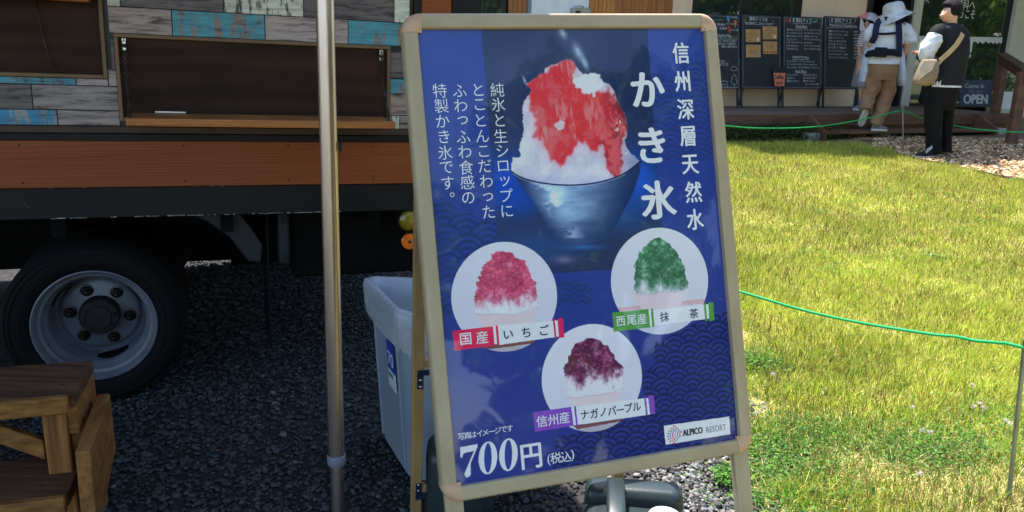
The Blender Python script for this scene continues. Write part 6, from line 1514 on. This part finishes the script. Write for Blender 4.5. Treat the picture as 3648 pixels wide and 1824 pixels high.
# ---------------- man in the black t-shirt, seen from behind and turned to the left
Pm = Px(8.83)
zg = gz(4.5, 8.83)
man = thing('person', 'man in a black t-shirt over white sleeves and loose black trousers with a canvas shoulder bag, standing by the far stake', 'man', (Pm.p(3318, 550)[0], 8.83, zg), 'visitors at the cafe')
man['label'] = 'man in black t-shirt and black trousers with a canvas shoulder bag, standing below the deck'
p = Pm.p
N_ = {'pelvis': (p(3348, 290, .02), (.10, .09)), 'waist': (p(3372, 230), (.10, .09)), 'chest': (p(3380, 150, .0), (.12, .09)), 'neck0': (p(3386, 98), (.075, .07)), 'neck': (p(3388, 76), .052), 'skull0': (p(3382, 58, 0), (.066, .062)), 'skull': (p(3386, 38, 0), (.088, .080)), 'crown': (p(3388, 22, 0), (.066, .062)),
     'jaw': (p(3358, 72, -.01), .026), 'nose': (p(3347, 55, -.01), .010), 'shL': (p(3344, 118, -.05), .06), 'elL': (p(3298, 196, -.06), .05), 'wrL': (p(3287, 192, .12), .03), 'shR': (p(3420, 112, .08), .075), 'elR': (p(3430, 190, .12), .05), 'wrR': (p(3296, 190, .22), .03), 'foR': (p(3380, 205, .28), .04),
     'hipL': (p(3326, 330, -.02), .065), 'knL': (p(3325, 430, -.03), .05), 'anL': (p(3326, 528, -.03), .045), 'ftL': (p(3300, 546, -.04), .04), 'hipR': (p(3366, 330, .05), .065), 'knR': (p(3364, 430, .08), .06), 'anR': (p(3360, 528, .10), .045), 'ftR': (p(3336, 545, .08), .04)}
E_ = [('pelvis', 'waist'), ('waist', 'chest'), ('chest', 'neck0'), ('neck0', 'neck'), ('neck', 'skull0'), ('skull0', 'skull'), ('skull', 'crown'), ('skull0', 'jaw'), ('skull0', 'nose'), ('chest', 'shL'), ('shL', 'elL'), ('elL', 'wrL'), ('chest', 'shR'), ('shR', 'elR'), ('elR', 'foR'), ('foR', 'wrR'),
      ('pelvis', 'hipL'), ('hipL', 'knL'), ('knL', 'anL'), ('anL', 'ftL'), ('pelvis', 'hipR'), ('hipR', 'knR'), ('knR', 'anR'), ('anR', 'ftR')]
hand_nodes(N_, E_, 'wrL', N_['wrL'][0], unit(A(-.5, .8, .3)), A(.8, .5, 0), A(0, 0, 1)); hand_nodes(N_, E_, 'wrR', N_['wrR'][0], unit(A(-.8, .3, .3)), A(0, 1, 0), A(0, 0, 1))
body_m = skin_body('body', man, N_, E_, M['skin'])
# head details
hc = p(3384, 40); fx = unit(A(-1, -.12, 0)); fyv = A(0, 0, 1); fs_ = np.cross(fx, fyv)
g = G(); ball(g, p(3390, 33, .005), .112, .098, .105, 22, 14); hair = g.build('hair', M['hair'], man, smooth=True)
v_ = np.array([tuple(q.co) for q in hair.data.vertices]) 
for q in hair.data.vertices:
    c = q.co; k = 1 + .05 * math.sin(c.x * 90) * math.cos(c.z * 70) + .03 * math.sin(c.y * 120)
    if c.x < -.055 and c.z < .035: q.co = (c.x * .62, c.y * .86, c.z)       # leave the face free
    else: q.co = (c.x * k, c.y * k, c.z * k)
g = G(); ball(g, p(3370, 50, -.086), .014, .010, .026, 10, 8); g.build('ear', M['skin'], man, smooth=True)
g = G(); ball(g, p(3352, 49, -.045), .006, .009, .005, 8, 6); g.build('eye', M['hair'], man, smooth=True)
g = G(); ball(g, p(3352, 44, -.045), .006, .016, .003, 8, 6); g.build('eyebrow', M['hair'], man, smooth=True)
g = G(); ball(g, p(3350, 65, -.02), .006, .018, .004, 8, 6); g.build('mouth', pm('lips', (170, 96, 84)), man, smooth=True)
garment('trousers', Pm, [(3303, 3412, 292, .02, .165), (3299, 3404, 330, .02, .165), (3297, 3398, 370, .02, .15), (3300, 3394, 392, .02, .11)], M['trouser_black'], man, .03, seed=4)
garment('trouser_leg', Pm, [(3297, 3354, 365, -.03, .11), (3298, 3352, 430, -.03, .105), (3303, 3350, 490, -.03, .10), (3305, 3348, 520, -.03, .095), (3302, 3350, 540, -.03, .10)], M['trouser_black'], man, .085, seed=5)
garment('trouser_leg', Pm, [(3338, 3396, 365, .06, .11), (3342, 3392, 430, .08, .105), (3343, 3386, 490, .09, .10), (3342, 3384, 520, .10, .095), (3340, 3386, 540, .10, .10)], M['trouser_black'], man, .085, seed=6)
garment('undershirt', Pm, [(3306, 3410, 286, .02, .172), (3304, 3413, 300, .02, .178), (3303, 3414, 309, .02, .182)], M['white_cotton'], man, .035, seed=8)
garment('t_shirt', Pm, [(3372, 3400, 82, 0, .065), (3358, 3416, 88, 0, .10), (3340, 3434, 100, .0, .135), (3331, 3444, 118, 0, .15), (3333, 3447, 150, .0, .165), (3333, 3444, 195, .01, .17), (3322, 3436, 240, .02, .175), (3310, 3428, 275, .02, .18), (3304, 3416, 302, .02, .185)], M['tee_black'], man, .05, seed=8)
def limb(name, pts, radii, mat, amp=.05, n=20, seed=1, parent=None):
    g = G(); P3 = smooth_pts(pts, 6); rr = np.interp(np.linspace(0, 1, len(P3)), np.linspace(0, 1, len(radii)), radii); r_ = random.Random(seed); ph = [r_.uniform(0, 6.28) for _ in range(3)]; rs = []
    for i, c in enumerate(P3):
        tv = unit(P3[min(i + 1, len(P3) - 1)] - P3[max(i - 1, 0)]); a_ = unit(np.cross(tv, A(.1, 1, .05))); b_ = np.cross(tv, a_)
        rs.append([c + (a_ * math.cos(q) + b_ * math.sin(q)) * rr[i] * (1 + amp * (math.sin(3 * q + ph[0] + i * .8) + .6 * math.sin(5 * q + ph[1] - i * 1.1))) for q in [2 * math.pi * k / n for k in range(n)]])
    return g.rings(rs, True).build(name, mat, parent, smooth=True, autos=75)
limb('short_sleeve', [p(3356, 104, -.02), p(3342, 118, -.05), p(3329, 142, -.06)], [.07, .088, .086], M['tee_black'], .03, parent=man, seed=3)
limb('short_sleeve', [p(3410, 106, .05), p(3424, 126, .09), p(3427, 152, .11)], [.065, .078, .074], M['tee_black'], .03, parent=man, seed=3)
limb('long_sleeve', [p(3334, 128, -.07), p(3322, 150, -.08), p(3306, 176, -.08), p(3302, 196, -.06), p(3294, 198, .02), p(3289, 194, .09)], [.078, .086, .090, .076, .062, .042], M['white_cotton'], .07, parent=man, seed=9)
limb('long_sleeve', [p(3427, 140, .11), p(3428, 175, .14), p(3410, 200, .20), p(3350, 204, .26), p(3304, 192, .22)], [.066, .062, .058, .05, .04], M['white_cotton'], .05, parent=man, seed=11)
shoe('shoe', A(p(3240, 553)[0], 8.66, zg + .013), A(p(3325, 553)[0], 8.80, zg + .013), .052, .085, M['shoe_black'], man)
shoe('shoe', A(p(3306, 553)[0], 8.84, zg + .013), A(p(3372, 553)[0], 8.95, zg + .013), .052, .085, M['shoe_black'], man)
g = G()
for k in range(5): c = A(p(3276 + k * 6, 540)[0], 8.69 + k * .012, zg + .075 + k * .012); g.tube([c + A(-.012, -.04, -.015), c + A(0, 0, .006), c + A(.012, .035, -.005)], .0045, 6)
g.build('laces', M['white_cotton'], man, smooth=True)['kind'] = 'stuff'
# shoulder bag: a thing carried by him
bag = thing('shoulder_bag', 'greige canvas shoulder bag on a tan strap hanging at the hip of the man', 'bag', p(3295, 300, -.2), None)
g = G(); rs = []
for x0, x1, y, rd in ((3288, 3338, 210, .03), (3282, 3342, 222, .06), (3272, 3338, 250, .085), (3262, 3330, 280, .095), (3260, 3320, 296, .08), (3266, 3308, 305, .04)):
    c = p((x0 + x1) / 2, y, -.215); rx = Pm.r((x1 - x0) / 2); rs.append(fold_ring(c, unit(A(1, .25, 0)), unit(A(-.25, 1, 0)), rx, rd, 28, int(y), .03, 3))
g.rings(rs).build('pouch', M['canvas'], bag, smooth=True, autos=60)
g = G(); g.prism([p(3290, 215, -.315), p(3336, 213, -.315), p(3322, 250, -.34), p(3285, 276, -.345), p(3273, 288, -.345), p(3272, 262, -.34), p(3280, 235, -.33)], A(0, .008, 0)); g.build('flap', cloth('light_canvas', (206, 186, 160)), bag, bevel=.003)
sp_ = smooth_pts([p(3334, 235, -.25), p(3352, 213, -.24), p(3378, 190, -.225), p(3408, 158, -.20), p(3426, 128, -.17), p(3430, 108, -.10), p(3418, 92, -.02), p(3400, 90, .06)], 8)
rs = []
for i, c in enumerate(sp_):
    tv = unit(sp_[min(i + 1, len(sp_) - 1)] - sp_[max(i - 1, 0)]); nv = unit(A(.1, -1, .25) if i < 44 else A(.2, -.3, 1)); s_ = unit(np.cross(tv, nv)); nv = np.cross(s_, tv)
    rs.append([c - s_ * .024, c + s_ * .024, c + s_ * .024 + nv * .004, c - s_ * .024 + nv * .004])
stp = G().rings(rs).build('strap', M['strap_tan'], bag, smooth=True, autos=40)
g = G(); c = sp_[9]; g.obox(c + A(-.03, -.012, -.03), unit(A(.7, 0, .7)) * .012, A(0, .01, 0), unit(A(-.7, 0, .7)) * .055 ); g.build('buckle', M['blackweb'], stp)

# ---------------- woman with the baby carrier, seen from behind, stepping up
Yw = fb(fs(3080, 463, SD), SD - .12, 0)[1]
Pw = Px(Yw); p = Pw.p
wom = thing('person', 'woman in brimmed hat, white shirt and tan trousers with navy carrier stepping onto the deck', 'woman', p(3130, 463), 'visitors at the cafe')
N_ = {'pelvis': (p(3140, 232), (.11, .09)), 'waist': (p(3146, 190), (.12, .09)), 'chest': (p(3158, 120), (.135, .10)), 'neck0': (p(3170, 82), .06), 'neck': (p(3174, 66), .045), 'skull0': (p(3178, 56), .055), 'skull': (p(3180, 38, -.0), .080), 'crown': (p(3181, 26), .055),
      'chin': (p(3197, 60, .04), .025), 'shL': (p(3114, 98), .062), 'elL': (p(3100, 160, -.0), .045), 'wrL': (p(3110, 190, .20), .026), 'shR': (p(3218, 94), .062), 'elR': (p(3232, 158, .0), .043), 'foR': (p(3228, 185, .03), .034), 'wrR': (p(3216, 205, .14), .026),
      'hipL': (p(3114, 255), .07), 'knL': (p(3098, 335, .035), .045), 'anL': (p(3085, 392, -.02), .035), 'hipR': (p(3162, 255), .07), 'knR': (p(3152, 345, .06), .045), 'anR': (p(3122, 440, .02), .04), 'ftR': (p(3135, 456, .02), .035)}
E_ = [('pelvis', 'waist'), ('waist', 'chest'), ('chest', 'neck0'), ('neck0', 'neck'), ('neck', 'skull0'), ('skull0', 'skull'), ('skull', 'crown'), ('skull0', 'chin'), ('chest', 'shL'), ('shL', 'elL'), ('elL', 'wrL'), ('chest', 'shR'), ('shR', 'elR'), ('elR', 'foR'), ('foR', 'wrR'),
      ('pelvis', 'hipL'), ('hipL', 'knL'), ('knL', 'anL'), ('pelvis', 'hipR'), ('hipR', 'knR'), ('knR', 'anR'), ('anR', 'ftR')]
hand_nodes(N_, E_, 'wrR', N_['wrR'][0], unit(A(-.5, .8, 0)), A(0, .6, .8), A(1, 0, 0), .9); hand_nodes(N_, E_, 'wrL', N_['wrL'][0], unit(A(.5, .8, 0)), A(0, .6, .8), A(-1, 0, 0), .9)
skin_body('body', wom, N_, E_, M['skin'])
g = G(); ball(g, p(3178, 50, -.0), .088, .085, .085, 20, 12); g.build('hair', M['hair'], wom, smooth=True)
garment('hair_tail', Pw, [(3150, 3192, 60, -.05, .05), (3152, 3186, 72, -.07, .045), (3158, 3176, 84, -.08, .03), (3162, 3170, 92, -.085, .012)], M['hair'], wom, .12, n=20, seed=4)
# hat
hx = unit(A(1, 0, .30)); hz = unit(A(-.30, -.06, 1)); hy = np.cross(hz, hx); hc = p(3185, 40, .0)
g = G(); rs = []
r_ = random.Random(5)
for rr, hh in ((.235, -.085), (.20, -.060), (.155, -.030), (.132, -.008), (.128, .02), (.122, .06), (.105, .092), (.07, .108), (.03, .114)):
    ring = []
    for k in range(40):
        q = 2 * math.pi * k / 40; w_ = 1 + (.05 * math.sin(3 * q + 1) if rr > .15 else .012 * math.sin(5 * q)); dz = (-.03 * math.sin(q * 2 + .6) if rr > .19 else 0) 
        ring.append(hc + (hx * math.cos(q) + hy * math.sin(q)) * rr * w_ + hz * (hh + dz))
    rs.append(ring)
G().rings(rs, False).build('bucket_hat', M['hat'], wom, smooth=True)
garment('trousers', Pw, [(3092, 3192, 222, 0, .13), (3090, 3196, 240, 0, .145), (3093, 3191, 262, .0, .14), (3098, 3186, 285, .0, .11)], M['tan_trouser'], wom, .025, seed=2)
limb('trouser_leg', [p(3116, 262), p(3108, 310, .03), p(3092, 350, .04), p(3084, 392, -.02)], [.105, .098, .088, .072], M['tan_trouser'], .08, parent=wom, seed=7)
limb('trouser_leg', [p(3164, 262), p(3160, 320, .05), p(3146, 370, .06), p(3128, 420, .03), p(3118, 446, .02)], [.105, .100, .092, .082, .074], M['tan_trouser'], .08, parent=wom, seed=8)
garment('shirt', Pw, [(3152, 3196, 76, 0, .06), (3138, 3208, 80, 0, .09), (3116, 3218, 90, 0, .115), (3104, 3222, 104, 0, .125), (3104, 3216, 130, 0, .13), (3102, 3208, 165, 0, .125), (3096, 3202, 195, 0, .13), (3090, 3200, 215, 0, .145), (3088, 3198, 228, 0, .15)], M['white_cotton'], wom, .06, seed=12)
limb('short_sleeve', [p(3210, 92), p(3226, 112), p(3238, 138), p(3240, 152)], [.07, .088, .092, .088], M['white_cotton'], .05, parent=wom, seed=5)
limb('short_sleeve', [p(3118, 94), p(3106, 115), p(3100, 142, .03)], [.07, .084, .082], M['white_cotton'], .05, parent=wom, seed=6)
# carrier
car = thing('baby_carrier', 'navy and black baby carrier strapped over the white shirt of the woman', 'baby carrier', p(3150, 190, -.16))
def web(name, pts, w_, mat, parent, th=.012, nrm=A(0, -1, .1)):
    P3 = smooth_pts(pts, 8); rs = []
    for i, c in enumerate(P3):
        tv = unit(P3[min(i + 1, len(P3) - 1)] - P3[max(i - 1, 0)]); s_ = unit(np.cross(tv, nrm)); nv = np.cross(s_, tv); rs.append([c - s_ * w_, c + s_ * w_, c + s_ * w_ + nv * th, c - s_ * w_ + nv * th])
    return G().rings(rs).build(name, mat, parent, bevel=0, smooth=True, autos=40)
web('shoulder_strap', [p(3134, 74, -.02), p(3126, 82, -.10), p(3120, 105, -.145), p(3116, 130, -.145), p(3104, 152, -.11)], .038, M['navy'], car)
web('shoulder_strap', [p(3196, 72, -.02), p(3200, 82, -.10), p(3202, 105, -.145), p(3203, 140, -.15), p(3202, 200, -.14)], .036, M['navy'], car)
web('chest_strap', [p(3122, 120, -.150), p(3150, 121, -.158), p(3192, 118, -.155)], .014, M['blackweb'], car)
web('waist_belt', [p(3092, 194, -.06), p(3104, 190, -.13), p(3140, 186, -.158), p(3180, 187, -.158), p(3202, 190, -.13), p(3206, 192, -.05)], .040, M['blackweb'], car, th=.02)
g = G(); g.prism(rrect(p(3136, 186, -.18), A(1, 0, 0), A(0, 0, 1), Pw.r(22), Pw.r(17), .02, 4), A(0, -.022, 0)); g.build('belt_pad', M['blackweb'], car, bevel=.005)
ms = garment('muslin', Pw, [(3196, 3210, 150, .10, .05), (3190, 3218, 190, .10, .09), (3190, 3220, 250, .09, .11), (3192, 3219, 290, .09, .11), (3200, 3216, 306, .09, .08)], M['muslin'], car, .07, seed=3, n=28)
garment('muslin', Pw, [(3088, 3100, 165, .08, .05), (3078, 3098, 200, .08, .07), (3068, 3090, 250, .08, .08), (3064, 3082, 290, .08, .07)], M['muslin'], car, .07, seed=5, n=28)
# shoes
zst = fpx(3080, 467, SD - .1)[1]
c_ = p(3130, 462); c_[2] = zt + .013
shoe('shoe', A(p(3158, 462)[0], Yw - .02, zt + .013), A(p(3106, 462)[0], Yw + .02, zt + .013), .048, .075, M['shoe_grey'], wom)
hl = p(3086, 392, -.02); to = p(3066, 448, .06); shoe('shoe', to, hl, .047, .07, M['shoe_grey'], wom, up=unit(A(-.35, 1, .1)))

# ---------------- girl in the pink cap on the deck
fbp = at_z(3065, 392, DZ); Yg = fbp[1]; Pg = Px(Yg); p = Pg.p
girl = thing('person', 'small girl in pink mesh cap, striped top and grey skirt by the last chalkboard', 'girl', fbp, 'visitors at the cafe')
N_ = {'pelvis': (p(3066, 235), (.085, .07)), 'waist': (p(3072, 190), (.075, .06)), 'chest': (p(3084, 130), (.085, .065)), 'neck0': (p(3092, 104), .04), 'neck': (p(3094, 96), .034), 'skull0': (p(3094, 88), .055), 'skull': (p(3096, 74), .075), 'chin': (p(3084, 94, -.02), .024), 'nose': (p(3080, 84, -.03), .009),
      'shL': (p(3074, 122, -.03), .04), 'elL': (p(3062, 165, -.03), .03), 'wrL': (p(3060, 190, -.12), .02), 'shR': (p(3100, 122, .03), .04), 'elR': (p(3104, 165, .04), .03), 'wrR': (p(3098, 190, -.05), .02),
      'hipL': (p(3060, 260, -.03), .06), 'knL': (p(3068, 320, -.03), .038), 'anL': (p(3068, 372, -.03), .028), 'hipR': (p(3078, 260, .04), .06), 'knR': (p(3096, 320, .05), .038), 'anR': (p(3102, 370, .05), .028)}
E_ = [('pelvis', 'waist'), ('waist', 'chest'), ('chest', 'neck0'), ('neck0', 'neck'), ('neck', 'skull0'), ('skull0', 'skull'), ('skull0', 'chin'), ('skull0', 'nose'), ('chest', 'shL'), ('shL', 'elL'), ('elL', 'wrL'), ('chest', 'shR'), ('shR', 'elR'), ('elR', 'wrR'),
      ('pelvis', 'hipL'), ('hipL', 'knL'), ('knL', 'anL'), ('pelvis', 'hipR'), ('hipR', 'knR'), ('knR', 'anR')]
hand_nodes(N_, E_, 'wrL', N_['wrL'][0], unit(A(-.2, -1, 0)), A(1, 0, 0), A(0, 0, 1), .7); hand_nodes(N_, E_, 'wrR', N_['wrR'][0], unit(A(-.2, -1, 0)), A(1, 0, 0), A(0, 0, 1), .7)
skin_body('body', girl, N_, E_, M['skin'])
g = G(); ball(g, p(3100, 80, .01), .085, .085, .09, 18, 12); g.build('hair', M['hair'], girl, smooth=True)
g = G(); rs = []; hc = p(3098, 70); hx = unit(A(1, .1, -.25)); hz = unit(A(.25, 0, 1)); hy = np.cross(hz, hx)
for rr, hh in ((.100, -.02), (.104, .01), (.098, .045), (.078, .072), (.045, .090), (.012, .096)): rs.append([hc + (hx * math.cos(q) + hy * math.sin(q)) * rr + hz * hh for q in [2 * math.pi * k / 28 for k in range(28)]])
cap_ = g.rings(rs, False).build('cap_crown', M['mesh_cap'], girl, smooth=True)
g = G(); rs = []
for k in range(9):
    q = math.pi + (k - 4) * .17; v = hx * math.cos(q) + hy * math.sin(q); rs.append([hc + v * .098 + hz * (.012), hc + v * (.185 - .012 * abs(k - 4)) + hz * (-.01), hc + v * (.185 - .012 * abs(k - 4)) + hz * (-.004), hc + v * .098 + hz * .045, hc + v * .085 + hz * .075, hc + v * .08 + hz * .06])
g.rings(rs).build('cap_visor', M['pinkcap'], girl, smooth=True, autos=60)
garment('skirt', Pg, [(3054, 3092, 222, 0, .085), (3046, 3094, 260, 0, .12), (3036, 3092, 308, 0, .15)], M['skirt'], girl, .06, seed=5)
garment('top', Pg, [(3084, 3104, 106, 0, .045), (3076, 3108, 112, 0, .065), (3072, 3110, 130, 0, .08), (3062, 3100, 180, 0, .095), (3052, 3094, 230, 0, .115)], M['stripes'], girl, .05, seed=6)
limb('sleeve', [p(3082, 114, -.03), p(3072, 136, -.04), p(3064, 168, -.04)], [.05, .055, .05], M['stripes'], .05, parent=girl, seed=2)
limb('sock', [p(3068, 352, -.03), p(3068, 368, -.03)], [.036, .036], M['lilac'], .02, parent=girl)
limb('sock', [p(3100, 350, .05), p(3102, 366, .05)], [.036, .036], M['lilac'], .02, parent=girl)
shoe('shoe', A(p(3032, 385)[0], Yg - .10, DZ + .014), A(p(3074, 385)[0], Yg, DZ + .014), .042, .07, M['shoe_purple'], girl)
shoe('shoe', A(p(3072, 385)[0], Yg - .02, DZ + .014), A(p(3108, 385)[0], Yg + .06, DZ + .014), .042, .07, M['shoe_purple'], girl)
